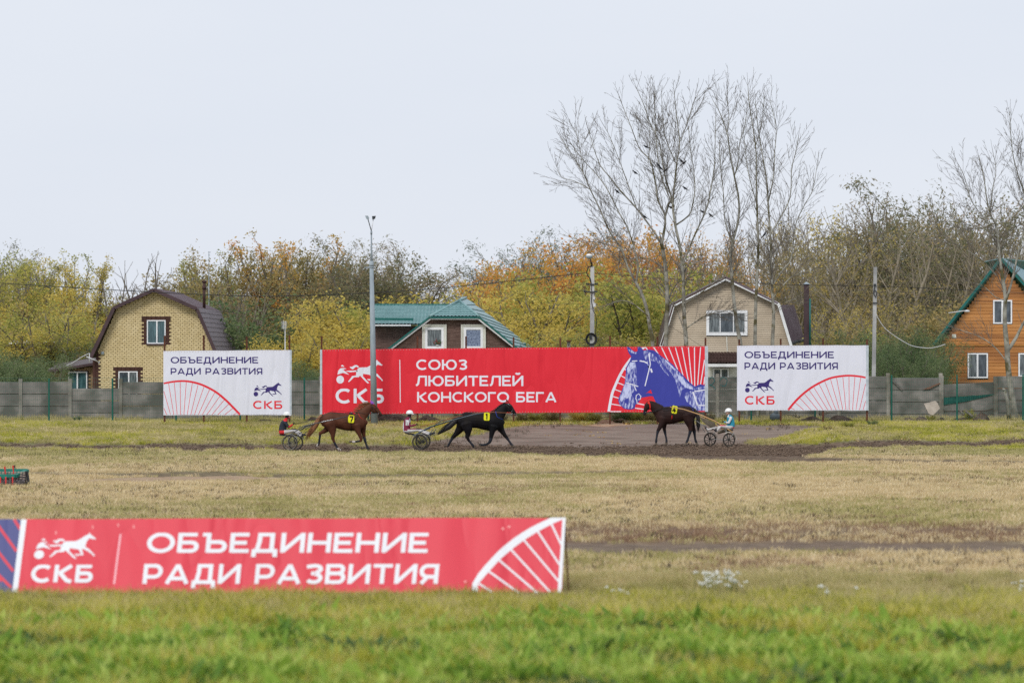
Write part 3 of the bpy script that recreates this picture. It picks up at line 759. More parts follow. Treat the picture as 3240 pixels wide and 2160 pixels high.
z6 = lambda u, v: (1900+u/6.533, 1080+v/6.533)
def draw_red(root, P):
    b = MB()
    letters(root, [V_letter], [('СОЮЗ', 1317, 1478, 1137.2, 1169.6), ('ЛЮБИТЕЛЕЙ', 1316, 1655.6, 1188, 1220.8), ('КОНСКОГО БЕГА', 1320, 1761, 1239.6, 1271.8)], P, .18)
    b = MB(); logo_into(b, 1064, 1212, 1137, 1213, P); b.build('emblem', [V_letter], root)
    letters(root, [V_letter], [('СКБ', 1062.5, 1214, 1229, 1275)], P, .2, .22)
    b = MB(); ribbon(b, [(1265, 1138), (1266.5, 1273)], 2.6, P); b.build('divider_line', [V_letter], root)
    b = MB()
    ribbon(b, smooth_pts([z6(172,1446), z6(195,1300), z6(240,1080), z6(310,900), z6(400,700), z6(505,520), z6(640,340)]), [8.8,8.6,8.6,8.6,8.6,8.5,8.5,8.4,8.4,8.3,8.2,8.2,8.1,8,8,8,7.9,7.9,7.8,7.8,7.7,7.6,7.5,7.4,7.3], P)
    b.sheet([P(*z6(u,v), 1) for u, v in [(820,125),(900,118),(942,118),(885,165)]])
    for a, c in [((225,1290),(432,1325)),((255,1135),(375,1170)),((300,990),(435,1040)),((355,850),(480,900)),((425,705),(535,770)),((500,572),(530,590)),((205,1446),(420,1446)),((715,1375),(900,1400)),((755,1277),(905,1308)),
                 ((930,118),(985,190)),((1098,118),(1190,250)),((1260,118),(1405,420)),((1407,118),(1595,585)),((1547,118),(1705,700)),((1682,118),(1820,830)),((1815,118),(1890,890)),((1942,118),(1948,930)),((2070,118),(2008,900)),((2150,380),(2068,885)),((2155,730),(2138,885))]:
        ribbon(b, [z6(*a), z6(*c)], 3.0, P, 0, 2)
    b.build('spoked_arc', [V_letter], root)
    B = MB(); L2 = MB()
    out = [(540,112),(570,210),(600,262),(635,312),(610,390),(560,480),(525,560),(522,700),(500,860),(460,960),(430,1040),(380,1150),(366,1220),(390,1290),(430,1335),(480,1385),(560,1402),(650,1402),(705,1382),(725,1300),(760,1290),(850,1160),(960,1140),(1060,1125),(1120,1200),(1160,1300),(1200,1440),(2160,1430),(2160,905),(2060,882),(1950,928),(1890,882),(1820,820),(1700,690),(1590,580),(1500,480),(1400,400),(1280,320),(1180,240),(1100,180),(1000,168),(900,182),(870,170),(850,130),(820,112),(760,115),(768,190),(742,214),(695,206),(650,170),(590,118)]
    B.sheet([P(*z6(u,v), 3) for u, v in out]); B.build('horse_portrait', [V_blue], root)
    for poly in [[(600,430),(720,420),(745,560),(735,700),(760,850),(720,1000),(640,1080),(690,1180),(720,1300),(640,1388),(500,1378),(400,1290),(378,1210),(440,1040),(500,870),(530,600)],
                 [(880,190),(960,190),(1100,270),(1230,400),(1330,560),(1420,720),(1330,640),(1180,430),(1000,380),(990,560),(1080,620),(1040,640),(970,480),(900,300)],
                 [(1180,250),(1290,330),(1400,420),(1590,600),(1700,720),(1800,860),(1950,960),(2155,925),(2155,1010),(1950,1015),(1760,960),(1680,1000),(1640,1160),(1600,980),(1540,780),(1450,640),(1300,480)],
                 [(1760,1060),(1900,1010),(2155,1030),(2155,1428),(2000,1428),(1880,1330),(1780,1240),(1740,1150)],
                 [(570,160),(650,180),(700,220),(750,215),(740,260),(690,250),(620,230)]]:
        L2.sheet([P(*z6(u,v), 4) for u, v in poly])
    L2.build('portrait_shading', [V_half], root)
    L3 = MB()
    for poly in [[(600,450),(700,430),(725,520),(640,580),(560,640),(545,560)], [(520,860),(620,900),(640,1040),(560,1180),(500,1160),(440,1250),(400,1220),(450,1060)],
                 [(1560,640),(1690,740),(1790,880),(1920,975),(1850,985),(1740,940),(1640,820)], [(1300,345),(1420,440),(1560,590),(1520,590),(1380,450)]]:
        L3.sheet([P(*z6(u,v), 5) for u, v in poly])
    L3.build('portrait_light', [V_half2], root)
    S = MB()
    for pts, wd in [([(810,400),(900,415),(975,450)], 4), ([(650,405),(760,400)], 3), ([(1000,250),(1030,470),(1000,600),(960,760),(920,920)], 3.2), ([(520,850),(700,900),(780,930)], 3), ([(730,1200),(740,1110),(790,1080),(835,1130),(820,1190),(780,1200)], 2.6),
                    ([(1910,1040),(2010,1330)], 4.5), ([(1940,1030),(2155,1000)], 3.5), ([(2010,1320),(2155,1320)], 3.5), ([(745,1190),(760,1290)], 2.5), ([(690,900),(740,1020)], 2.5), ([(1040,560),(1065,640)], 5)]:
        ribbon(S, [z6(*p) for p in pts], wd, P, 0, 6)
    S.build('portrait_bridle', [V_letter], root)
    R = MB()
    for poly in [[(930,1080),(1040,995),(1070,1082),(980,1055)], [(850,1158),(960,1150),(1085,1130),(1118,1205),(1010,1160),(900,1240)]]: R.sheet([P(*z6(u,v), 7) for u, v in poly])
    R.build('portrait_gap', [V_redp], root)
    N = MB(); N.sheet([P(*z6(540+48*math.cos(a), 1232+48*math.sin(a)), 7) for a in np.linspace(0, 6.283, 15)[:-1]]); N.build('portrait_nostril', [V_blue], root)
billboard('billboard', 'long red billboard with a blue and white horse head printed at its right end', DB, 1013, 2240, (1105.5,1094.5), (1310,1302),
    [1018, 1174, 1321, 1474.6, 1625, 1772.7, 1930, 2080, 2232], V_red, [(1012.7, 1019.5), (2230, 2240)], draw_red, 1066)

# ================================================================ FOREGROUND BANNER
V_coral = vinyl('vinyl_coral', (.68,.052,.080), .9); V_wf = vinyl('print_white_near', (.76,.78,.83), .3)
V_indigo = vinyl('vinyl_indigo', (.075,.080,.235), .3); V_cor2 = vinyl('print_coral', (.68,.052,.080), .3)
M_ring = mat('pale_stain', (.85,.35,.35), rough=.6)
DN = 66.0
def Pn(px, py, k=0):
    D = DN + .55*(1872-py)/232 - .0015*k; return W(px, py, D)
q4 = lambda u, v: (u/3.92, 1600+v/3.92)
q5 = lambda u, v: (1380+u/4.9, 1600+v/4.9)
def near_banner(name, label, corners, cloth, posts):
    c = Pn(sum(p[0] for p in corners)/4, 1872); root = empty(name, (c.x, DN, gz(c.x, DN)), label, 'banner')
    (xl, yl), (xr, yr), (xtr, ytr), (xtl, ytl) = corners; b = MB(); nx, ny = 60, 8; vs = []
    for j in range(ny+1):
        for i in range(nx+1):
            u = i/nx; v = j/ny; x = (xl*(1-u)+xr*u)*(1-v)+(xtl*(1-u)+xtr*u)*v; y = (yl*(1-u)+yr*u)*(1-v)+(ytl*(1-u)+ytr*u)*v
            if j == ny: y += .8*math.sin(u*14)
            vs.append(Pn(x, y))
    fs = [(j*(nx+1)+i, j*(nx+1)+i+1, (j+1)*(nx+1)+i+1, (j+1)*(nx+1)+i) for j in range(ny) for i in range(nx)]
    b.add(vs, fs); b.add([p+Vector((0,.01,0)) for p in vs], [tuple(reversed(f)) for f in fs])
    b.build('banner_cloth', [cloth], root)
    for x0, x1, y1 in posts:
        s = MB(); a = Pn(x0, 1874)+Vector((0,.25,0)); q = Pn(x1, y1)+Vector((0,.06,0)); s.tube([(a.x, a.y, gz(a.x,a.y)-.1), q], .014, 6); s.build('stake', [M_rustpost], root)
    return root
nb = near_banner('banner', 'coral red banner in the foreground with white lettering, standing in the grass', [(46,1876),(1778,1872),(1788.5,1637),(76,1641)], V_coral, [(1802,1786,1640),(900,905,1645),(470,478,1645)])
letters(nb, [V_wf], [('ОБЪЕДИНЕНИЕ', 463, 1352, 1684.5, 1747), ('РАДИ РАЗВИТИЯ', 451, 1384, 1783, 1845.5)], Pn, .19, .13, .10)
b = MB(); logo_into(b, 106, 300, 1684, 1767, Pn, lean=.10); b.build('emblem', [V_wf], nb)
letters(nb, [V_wf], [('СКБ', 97, 290, 1785.5, 1840.5)], Pn, .22, .2, .12)
b = MB(); ribbon(b, [q4(1495,345), q4(1415,965)], 5.5, Pn); b.build('divider_line', [vinyl('print_pink', (.85,.45,.50), .3)], nb)
b = MB(); b.sheet([Pn(*q4(u,v), 1) for u, v in [(262,165),(332,165),(215,1080),(150,1080)]]); b.build('edge_strip', [V_wf], nb)
b = MB()
b.sheet([Pn(*q5(u,v), 1) for u, v in [(555,1330),(560,1200),(650,1050),(750,925),(860,805),(960,700),(1080,595),(1200,500),(1330,412),(1450,340),(1580,272),(1700,215),(1780,180),(1965,180),(1965,205),(1800,275),(1580,392),(1370,522),(1180,662),(980,835),(820,1012),(650,1205),(640,1330)]])
b.sheet([Pn(*q5(u,v), 2) for u, v in [(1960,178),(2008,178),(1942,1340),(1882,1340)]])
for a, c in [((1785,270),(1935,590)),((1575,390),(1915,910)),((1360,525),(1900,1165)),((1160,672),(1765,1330)),((975,835),(1570,1345)),((820,1012),(1290,1350)),((665,1200),(880,1340))]: ribbon(b, [q5(*a), q5(*c)], 6.2, Pn, 0, 3)
b.build('spoked_arc', [V_wf], nb)
b = MB()
for u, v in [(1035,350),(1130,320),(450,1170)]: b.sheet([Pn(*q5(u+20*math.cos(a), v+20*math.sin(a)), 2) for a in np.linspace(0,6.283,11)[:-1]])
for u, v in [(695,330),(1150,260),(1465,235),(1660,255)]: b.sheet([Pn(*q4(u+9*math.cos(a), v+22*math.sin(a)), 2) for a in np.linspace(0,6.283,11)[:-1]])
b.build('stain', [M_ring], nb)
ib = near_banner('banner', 'dark blue banner with red diagonal stripes cut by the left frame edge', [(-220,1876),(43,1876),(70,1642),(-190,1642)], V_indigo, [(-100,-95,1645)])
b = MB()
for a, c in [((175,165),(250,285)),((-60,190),(205,560)),((-60,520),(165,805)),((-60,810),(140,1010)),((-250,560),(20,930))]: ribbon(b, [q4(*a), q4(*c)], 9, Pn, 0, 1)
b.build('stripes', [V_cor2], ib)
# ================================================================ CONCRETE FENCE, WIRE FENCE, POLES
def concrete(name, c1, c2, c3):
    return mat(name, c1, c2, scale=1.3, rough=.92, bump=.5, bscale=9, detail=7, jitter=.16, c3=c3, s3=.9, spec=.1)
M_conc = concrete('fence_concrete', (.15,.142,.132), (.25,.235,.215), (.105,.105,.092))
M_concp = concrete('post_concrete', (.20,.19,.165), (.33,.31,.275), (.14,.13,.105))
M_pole = concrete('pole_concrete', (.36,.36,.36), (.50,.50,.49), (.30,.30,.30))
M_greenp = mat('green_post', (.005,.085,.062), (.008,.11,.08), scale=3, rough=.5)
M_wire = mat('green_wire', (.03,.10,.08), (.05,.13,.10), rough=.6)
DF = 190.0
SF = F/DF
fence = empty('concrete_fence', (0, DF, gz(0, DF)), 'long grey precast concrete panel fence with posts behind the billboards', 'fence')
bays = [(-96,62,1208),(68,218,1208),(226,378,1229),(386,536,1208),(544,694,1208),(702,852,1205),(860,1010,1203),(1018,1168,1200),(1176,1326,1200),(1334,1484,1200),(1492,1642,1198),
        (1650,1800,1198),(1808,1958,1196),(1966,2116,1194),(2124,2266,1193),(2274,2424,1192),(2432,2582,1190),(2590,2650,1190),(2658,2805,1190),(2817,2972,1195),(3154,3300,1190),(3310,3460,1192)]
rg = random.Random(11)
for i, (x0, x1, yt) in enumerate(bays):
    z_t = W(0, yt, DF).z; zb = .35; n = 4; hh = .605; y = z_t
    for k in range(n):
        z1_ = y - k*hh; z0_ = max(z_t-(k+1)*hh+.012, zb)
        if z0_ >= z1_: continue
        p0 = W(x0-1, 0, DF).x; p1 = W(x1+1, 0, DF).x; dy = rg.uniform(-.012, .012); tl = rg.uniform(-.008, .008)
        mb = MB()
        a = Vector(((p0+p1)/2, DF+.04+dy, (z0_+z1_)/2))
        bm_ = (p1-p0)/2; hz = (z1_-z0_)/2
        # bevelled slab
        e = .015
        V8 = []
        for yy, s_ in ((-.035, e), (.035, 0)):
            V8 += [(a.x-bm_+s_, a.y+yy, a.z-hz+s_), (a.x+bm_-s_, a.y+yy, a.z-hz+s_+tl), (a.x+bm_-s_, a.y+yy, a.z+hz-s_+tl), (a.x-bm_+s_, a.y+yy, a.z+hz-s_)]
        mb.add(V8, [(0,1,2,3),(7,6,5,4),(0,4,5,1),(1,5,6,2),(2,6,7,3),(3,7,4,0)])
        mb.build('panel', [M_conc], fence)
    if x1 < 3440:
        nx = bays[i+1][0] if i+1 < len(bays) else x1+8
        cx_ = (x1 + min(nx, x1+9))/2; X = W(cx_, 0, DF).x; zt = W(0, min(yt, bays[min(i+1,len(bays)-1)][2])-10, DF).z
        mb = MB(); mb.box((X-.085, DF-.06, .3), (X+.085, DF+.12, zt)); mb.build('post', [M_concp], fence)
for px in (2979, 3150):
    X = W(px, 0, DF).x; mb = MB(); mb.box((X-.10, DF-.07, .3), (X+.10, DF+.12, W(0, 1190 if px > 3000 else 1188, DF).z)); mb.build('post', [M_concp], fence)
# broken bay: slipped slabs with green netting behind
def slab(pts, D, th, name, m_, parent, label=None):
    mb = MB(); mb.prism([W(x, y, D) for x, y in pts], (0, th, 0)); o = mb.build(name, [m_], parent)
    if label: o['label'] = label
    return o
M_net = mat('green_netting', (.004,.055,.045), (.008,.085,.07), scale=8, rough=.8)
M_slab = mat('pale_slab', (.42,.37,.32), (.55,.49,.43), scale=2.5, rough=.9, bump=.4, c3=(.33,.29,.25), s3=1.2)
slab([(2984,1216),(3146,1208),(3146,1246),(2984,1256)], DF+.03, .07, 'panel', M_conc, fence, 'slipped top concrete panel')
slab([(2984,1279),(3144,1250),(3146,1290),(3120,1298),(2984,1300)], DF+.0, .07, 'panel', M_conc, fence, 'fallen tilted concrete panel')
slab([(2984,1301),(3120,1299),(3146,1292),(3146,1345),(2984,1345)], DF+.04, .07, 'panel', M_conc, fence)
slab([(2984,1257),(3146,1246),(3144,1249),(3060,1269),(2984,1281)], DF-.05, .02, 'netting', M_net, fence)
slab([(2822,1205),(2828,1203),(2857,1232),(2852,1235)], DF-.10, .05, 'timber', mat('grey_timber', (.10,.09,.08), (.17,.15,.14), scale=9, rough=.9), fence)
slab([(2919,1232),(2975,1210),(2976,1213),(2940,1230)], DF-.10, .05, 'timber', mat('rusty_rail', (.15,.07,.045), (.22,.12,.08), scale=9, rough=.9), fence)
# graffiti and the painted number
M_graf = mat('graffiti_paint', (.04,.16,.17), (.05,.20,.20), rough=.8)
def Pf(px, py, k=0): return W(px, py, DF+.004-.02-.0015*k)
zg = lambda u, v: (2080+u/3.267, 850+v/3.267)
mb = MB(); ribbon(mb, smooth_pts([zg(530,1150),zg(560,1120),zg(590,1150),zg(570,1190),zg(535,1200),zg(580,1215),zg(600,1250)]), 2.0, Pf)
ribbon(mb, smooth_pts([zg(640,1160),zg(680,1120),zg(720,1150),zg(700,1210),zg(650,1200)]), 2.0, Pf, 0, 2); mb.build('graffiti', [M_graf], fence)
mb = MB(); M_chalk = mat('chalk', (.30,.30,.29), rough=.9)
zn = lambda u, v: (2700+u/4.126, 1020+v/4.126)
for s in [[(290,935),(292,975)], [(300,940),(312,932),(318,945),(300,972),(320,972)], [(328,935),(345,935),(335,972)], [(350,935),(365,940),(350,955),(365,960),(352,975)], [(372,935),(370,952),(385,955),(375,975)], [(395,940),(405,950),(392,965),(410,972)]]:
    ribbon(mb, [zn(*p) for p in s], .7, Pf, 0, 1)
mb.build('painted_number', [M_chalk], fence)

# welded wire fence in front of the concrete one: green posts and thin wire panels
DW_ = 184.5
wf = empty('wire_fence', (0, DW_, gz(0, DW_)), 'dark green wire mesh fence on thin posts just before the concrete fence', 'fence')
gpx = [-46, 155, 356, 557, 760, 963, 1165, 1367, 1569, 1771, 1973, 2175, 2377, 2579, 2821, 3028, 3237, 3440]
for px in gpx:
    p = W(px, 1198 - .0035*px*1.2, DW_); mb = MB(); mb.box((p.x-.035, DW_-.03, gz(p.x, DW_)-.2), (p.x+.035, DW_+.03, p.z)); mb.build('post', [M_greenp], wf)
for a, b_ in zip(gpx[:-1], gpx[1:]):
    x0, x1 = W(a, 0, DW_).x+.04, W(b_, 0, DW_).x-.04; mb = MB(); z0, z1_ = gz((x0+x1)/2, DW_)+.05, 2.93; n = int((x1-x0)/.10)
    for i in range(n+1):
        x = x0+(x1-x0)*i/n; mb.add([(x-.0035, DW_, z0), (x+.0035, DW_, z0), (x+.0035, DW_, z1_), (x-.0035, DW_, z1_)], [(0,1,2,3)])
    for k in range(11):
        z = z0+(z1_-z0)*k/10; mb.add([(x0, DW_-.002, z-.004), (x1, DW_-.002, z-.004), (x1, DW_-.002, z+.004), (x0, DW_-.002, z+.004)], [(0,1,2,3)])
    mb.build('wire_panel', [M_wire], wf)

# street lamp in front of the red billboard
M_galvp = mat('painted_lamp_post', (.25,.30,.33), (.34,.39,.42), scale=5, rough=.55, c3=(.22,.26,.29), s3=2, stretch=(1,1,.3))
M_dark = mat('dark_metal', (.025,.03,.035), (.05,.055,.06), rough=.5)
M_pale = mat('pale_metal', (.55,.56,.57), (.66,.67,.68), rough=.5)
DL = 179.6; sL = F/DL
base = on_ground(1184.5, DL)
lamp = empty('street_lamp', base, 'tall tapered grey lamp post with two small floodlights, before the red billboard', 'street lamp')
def zL(py): return W(0, py, DL).z
X = base.x; xt = W(1175.5, 0, DL).x
mb = MB(); mb.tube([(X, DL, base.z-.1), (xt, DL, zL(846))], [11.2/sL, 6.2/sL], 16, 0); mb.tube([(xt, DL, zL(846)), (xt, DL, zL(826))], [6.4/sL, 6.6/sL], 16); mb.build('pole', [M_galvp], lamp)
mb = MB()
for py in (838, 846): mb.tube([(xt, DL, zL(py)-.03), (xt, DL, zL(py)+.03)], [7.4/sL]*2, 16)
mb.tube([(xt-.35, DL, zL(847)), (xt, DL, zL(847))], .03, 6); mb.build('collar', [M_galvp], lamp)
mb = MB(); x2 = W(1175, 0, DL).x; mb.tube([(xt, DL, zL(827)), (xt, DL, zL(790)), (x2, DL, zL(735))], [4.2/sL, 2.6/sL, 2.2/sL], 12); mb.tube([(x2, DL, zL(742)), (x2, DL, zL(731))], [3/sL]*2, 10); mb.build('top_pole', [M_galvp], lamp)
mb = MB(); mb.tube([(x2, DL, zL(731)), W(1164.5, 694, DL-.1)], [1.4/sL]*2, 8); mb.build('arm', [M_dark], lamp)
mb = MB(); mb.tube([(x2, DL, zL(731)), W(1181.5, 692, DL+.2)], [1.2/sL]*2, 8); mb.build('arm', [M_pale], lamp)
mb = MB(); mb.prism([W(x, y, DL-.25) for x, y in [(1154.5,682.5),(1164,682.5),(1167.5,690),(1164,694.5),(1159.5,693)]], (0,.3,0)); mb.build('floodlight', [M_galvp], lamp)
mb = MB(); mb.prism([W(x, y, DL+.05) for x, y in [(1177,684),(1188.5,683),(1186,692),(1178,694)]], (0,.3,0)); mb.build('floodlight', [M_dark], lamp)

# concrete utility pole with cable coil
DP = 196.0; sP = F/DP
pole = empty('utility_pole', (W(1874,0,DP).x, DP, gz(W(1874,0,DP).x, DP)), 'concrete utility pole with lamp head and black cable coil above the red billboard', 'utility pole')
zp = lambda u, v: (1820+u/4.61, 780+v/4.61)
def WP(u, v, dd=0): return W(*zp(u, v), DP+dd)
mb = MB(); a = WP(243, 1460); q = WP(250, 290)
mb.add([(a.x-.13,DP-.1,.3),(a.x+.13,DP-.1,.3),(a.x+.13,DP+.1,.3),(a.x-.13,DP+.1,.3),(q.x-.095,DP-.08,q.z),(q.x+.095,DP-.08,q.z),(q.x+.095,DP+.08,q.z),(q.x-.095,DP+.08,q.z)],
       [(0,1,5,4),(1,2,6,5),(2,3,7,6),(3,0,4,7),(4,5,6,7)]); mb.build('shaft', [M_pole], pole)
M_cable = mat('black_cable', (.012,.012,.014), (.02,.02,.022), rough=.6)
mb = MB()
for k in range(4):
    R = (60+k*6)/4.61/sP*1.05; c = WP(235, 1350, -.16-.02*k)
    mb.tube([(c.x+R*math.cos(t), c.y, c.z+R*1.08*math.sin(t)) for t in np.linspace(0, 2*math.pi, 25)], .024, 5, caps=False)
mb.build('cable_coil', [M_cable], pole)
mb = MB(); mb.box(WP(205,1345,-.2)-Vector((0,0,0)), WP(238,1270,-.12)); mb.build('junction_box', [M_dark], pole)
mb = MB()
for v, u0, u1 in ((552, 165, 320), (663, 135, 315)):
    mb.bar(WP(u0, v, -.12), WP(u1, v, -.12), .06, .06)
    for u in (u0, u0+25, u1-25, u1): mb.tube([WP(u, v, -.12), WP(u, v-22, -.12)], [.045,.03], 6)
mb.build('crossarm', [M_dark], pole)
mb = MB(); mb.tube([WP(248,285,-.1), WP(232,230,-.15), WP(225,190,-.2)], .035, 6); mb.tube([WP(245,280,-.1), WP(190,300,-.12), WP(165,380,-.14)], .03, 5); mb.tube([WP(165,380,-.1), WP(185,430,-.12), WP(215,460,-.13), WP(232,540,-.13)], .03, 5)
mb.tube([WP(235,800,-.14), WP(262,930,-.14), WP(300,1000,-.14), WP(312,1100,-.14), WP(295,1230,-.14), WP(300,1330,-.14)], .02, 5); mb.tube([WP(235,540,-.13), WP(240,700,-.13), WP(235,800,-.13)], .02, 5); mb.build('cable', [M_cable], pole)
mb = MB(); mb.sphere(WP(205,145,-.2), .17, 12, 8, 0, (1,1,.8)); mb.build('lamp_head', [M_galvp], pole)
mb = MB(); mb.sphere(WP(203,128,-.22), .155, 12, 8, 0, (1,1,.5)); mb.build('lamp_cap', [mat('milk_white', (.8,.8,.8), rough=.4)], pole)
mb = MB(); mb.box(WP(258,770,-.2), WP(288,735,-.12)); mb.box(WP(262,880,-.2), WP(296,825,-.12)); mb.build('meter_box', [M_pale], pole)

DQ = 192.5
pole2 = empty('utility_pole', (W(2768,0,DQ).x, DQ, gz(W(2768,0,DQ).x, DQ)), 'slim pale concrete pole beside the right white billboard', 'utility pole')
mb = MB(); a = W(2762, 1300, DQ); q = W(2769.5, 845, DQ); sq = F/DQ
mb.add([(a.x-.10,DQ-.08,.4),(a.x+.10,DQ-.08,.4),(a.x+.10,DQ+.08,.4),(a.x-.10,DQ+.08,.4),(q.x-.085,DQ-.07,q.z),(q.x+.085,DQ-.07,q.z),(q.x+.085,DQ+.07,q.z),(q.x-.085,DQ+.07,q.z)],
       [(0,1,5,4),(1,2,6,5),(2,3,7,6),(3,0,4,7),(4,5,6,7)]); mb.build('shaft', [M_pole], pole2)
mb = MB(); mb.tube([z and Vector(z) for z in [W(2768,902,DQ-.14), W(2766,915,DQ-.14), W(2764,928,DQ-.14), W(2769,940,DQ-.14), W(2775,926,DQ-.14), W(2769,918,DQ-.14)]], .03, 5)
mb.bar(W(2761,958,DQ-.14), W(2777,958,DQ-.14), .05, .05); mb.bar(W(2768,898,DQ-.12), W(2768,905,DQ-.12), .12, .1); mb.build('insulator', [M_dark], pole2)
M_white = mat('white_pipe', (.50,.50,.52), (.6,.6,.6), rough=.5)
wp = MB(); wp.tube([W(*p, DQ+2) for p in smooth_pts([(2773,994),(2780,1010),(2800,1038),(2830,1062),(2862,1082),(2890,1095),(2935,1101),(2965,1097),(2991,1089)], 4)], .018, 6)
tag(wp.build('service_pipe', [M_white], None, W(2773,994,DQ+2)), 'white corrugated service pipe sagging from the slim pole to the orange house', 'cable')

# overhead lines
def line(pts, D0, D1, r, label):
    P3 = smooth_pts(pts, 6); n = len(P3); mb = MB()
    mb.tube([W(p[0], p[1], D0+(D1-D0)*i/(n-1)) for i, p in enumerate(P3)], r, 5)
    tag(mb.build('power_line', [M_cable], None, W(*pts[0], D0)), label, 'power line')
line([(-150,888),(0,896),(300,914),(600,930),(850,937),(1183,926),(1450,906),(1853,864)], 205, 196, .021, 'thick black cable from the left frame edge up to the utility pole top')
line([(1882,865),(2200,887),(2500,901),(2767,905),(3000,915),(3300,930)], 196, 192.6, .015, 'black cable from the utility pole past the slim pole towards the orange house')
line([(-100,940),(0,966),(150,1040),(285,1112)], 204, 206, .011, 'thin wire sloping down to the yellow brick house at the left edge')
line([(1860,899),(1500,935),(1100,960),(600,990),(0,985),(-150,980)], 196, 206, .006, 'faint thin wire running left from the upper crossarm of the utility pole')
line([(1880,900),(2300,955),(2700,935),(3300,965)], 196, 194, .006, 'faint thin wire running right from the upper crossarm of the utility pole')
line([(1882,850),(1960,935),(2150,1050),(2240,1110)], 196, 206, .008, 'thin wire dropping from the utility pole towards the beige house')
line([(1850,905),(1700,1060),(1640,1100)], 196, 204, .007, 'thin wire dropping left from the utility pole to the teal roofed house')

# aerials
M_al = mat('aluminium', (.55,.56,.58), (.65,.66,.68), rough=.4, metal=.3)
aer = empty('aerial', (W(902,0,196).x, 196, .8), 'grid television aerial on a thin mast between the left and red billboards', 'aerial')
mb = MB(); mb.tube([(W(902,0,196).x,196,.8), W(902,1040,196)], .022, 6); mb.build('mast', [M_al], aer)
mb = MB()
for k in range(9): mb.bar(W(891,1017+k*2.7,195.9), W(908,1017+k*2.7,195.9), .012, .014)
mb.bar(W(897,1015,195.9), W(897,1041,195.9), .02, .02); mb.bar(W(903,1015,195.9), W(903,1041,195.9), .02, .02); mb.build('grid', [M_al], aer)
aer = empty('aerial', (W(661,0,231).x, 231, .8), 'thin radio mast rising beyond the brick house chimney', 'aerial')
mb = MB(); mb.tube([(W(661,0,231).x,231,.8), W(661,795,231)], [.05,.02], 6); mb.bar(W(658,798,231), W(667,798,231), .03, .03); mb.bar(W(659,806,231), W(665,808,231), .03, .03); mb.build('mast', [M_galvp], aer)
bh = empty('birdhouse', (W(1800,0,195).x, 195, .8), 'small grey wooden birdhouse on a stake above the red billboard', 'birdhouse')
mb = MB(); mb.box(W(1794,1107,195.1), W(1805,1080,195)+Vector((0,.25,0))); mb.build('box', [M_concp], bh)
mb = MB(); mb.box(W(1792,1080,194.95), W(1808,1076,195)+Vector((0,.3,0))); mb.build('roof', [M_rustpost], bh)
mb = MB(); c = W(1799.5, 1092, 194.98); mb.tube([c-Vector((0,.02,0)), c], .04, 8); mb.build('entrance_hole', [M_dark], bh)
mb = MB(); mb.tube([(W(1800,0,195).x, 195.12, .7), W(1800,1107,195.12)], .03, 6); mb.build('stake', [M_rustpost], bh)
# ================================================================ HOUSES
M_frame = mat('window_upvc', (.74,.75,.78), (.82,.83,.85), scale=3, rough=.4)
M_trimw = mat('white_trim', (.66,.67,.68), (.78,.79,.80), scale=3, rough=.6)
M_cream = mat('cream_trim', (.56,.56,.50), (.66,.66,.60), scale=3, rough=.6)
def glass(name, c1, c2, sx=14.0, lace=0.0):
    """pane with a curtain hanging behind it: folds run down the cloth"""
    m, nt, bs = new_mat(name); L = nt.links.new
    pos = nt.nodes.new('ShaderNodeNewGeometry').outputs['Position']
    mp = nt.nodes.new('ShaderNodeMapping'); mp.inputs['Scale'].default_value = (sx, 1, 1.2 if not lace else 9); L(pos, mp.inputs['Vector'])
    n = nt.nodes.new('ShaderNodeTexNoise'); n.inputs['Scale'].default_value = 1.6; n.inputs['Detail'].default_value = 4; L(mp.outputs['Vector'], n.inputs['Vector'])
    r = nt.nodes.new('ShaderNodeValToRGB'); e = r.color_ramp.elements; e[0].position = .38; e[0].color = (*c1, 1); e[1].position = .64; e[1].color = (*c2, 1)
    L(n.outputs['Fac'], r.inputs['Fac']); L(r.outputs['Color'], bs.inputs['Base Color'])
    bs.inputs['Roughness'].default_value = .08; bs.inputs['Specular IOR Level'].default_value = .5
    bs.inputs['Coat Weight'].default_value = .3
    return m
G_teal = glass('pane_teal_curtain', (.02,.055,.065), (.075,.15,.17))
G_lace = glass('pane_lace', (.06,.09,.16), (.25,.31,.44), 10, 1)
G_grey = glass('pane_grey_curtain', (.045,.055,.06), (.19,.22,.23), 12)
G_dark = glass('pane_dark', (.03,.04,.05), (.09,.11,.13), 5)

def window(parent, D, x0, x1, y0, y1, splits, glassm, frame=3.2, fm=None, depth=.05, sill=True):
    """frame outline in pixels at distance D (its front), panes set back; splits = pixel x of mullions"""
    fm = fm or M_frame; w_ = MB(); s = F/D; f = frame/s
    a = W(x0, y1, D); b = W(x1, y0, D)
    w_.box((a.x, D-depth, a.z), (b.x, D+.02, a.z+f)); w_.box((a.x, D-depth, b.z-f), (b.x, D+.02, b.z))
    w_.box((a.x, D-depth+.002, a.z+f), (a.x+f, D+.02, b.z-f)); w_.box((b.x-f, D-depth+.002, a.z+f), (b.x, D+.02, b.z-f))
    xs = [W(p, 0, D).x for p in splits]
    for x in xs: w_.box((x-f*.62, D-depth-.006, a.z+f), (x+f*.62, D+.02, b.z-f))
    fr = w_.build('window', [fm], parent)
    edges = [a.x+f] + [v for x in xs for v in (x-f*.62, x+f*.62)] + [b.x-f]
    for i in range(0, len(edges), 2):
        p = MB(); g = glassm[(i//2) % len(glassm)]
        p.add([(edges[i], D-.008, a.z+f), (edges[i+1], D-.008, a.z+f), (edges[i+1], D-.008, b.z-f), (edges[i], D-.008, b.z-f)], [(0,1,2,3)])
        # the sash step round the pane
        e_ = .018
        o = p.build('pane', [g], fr)
    return fr

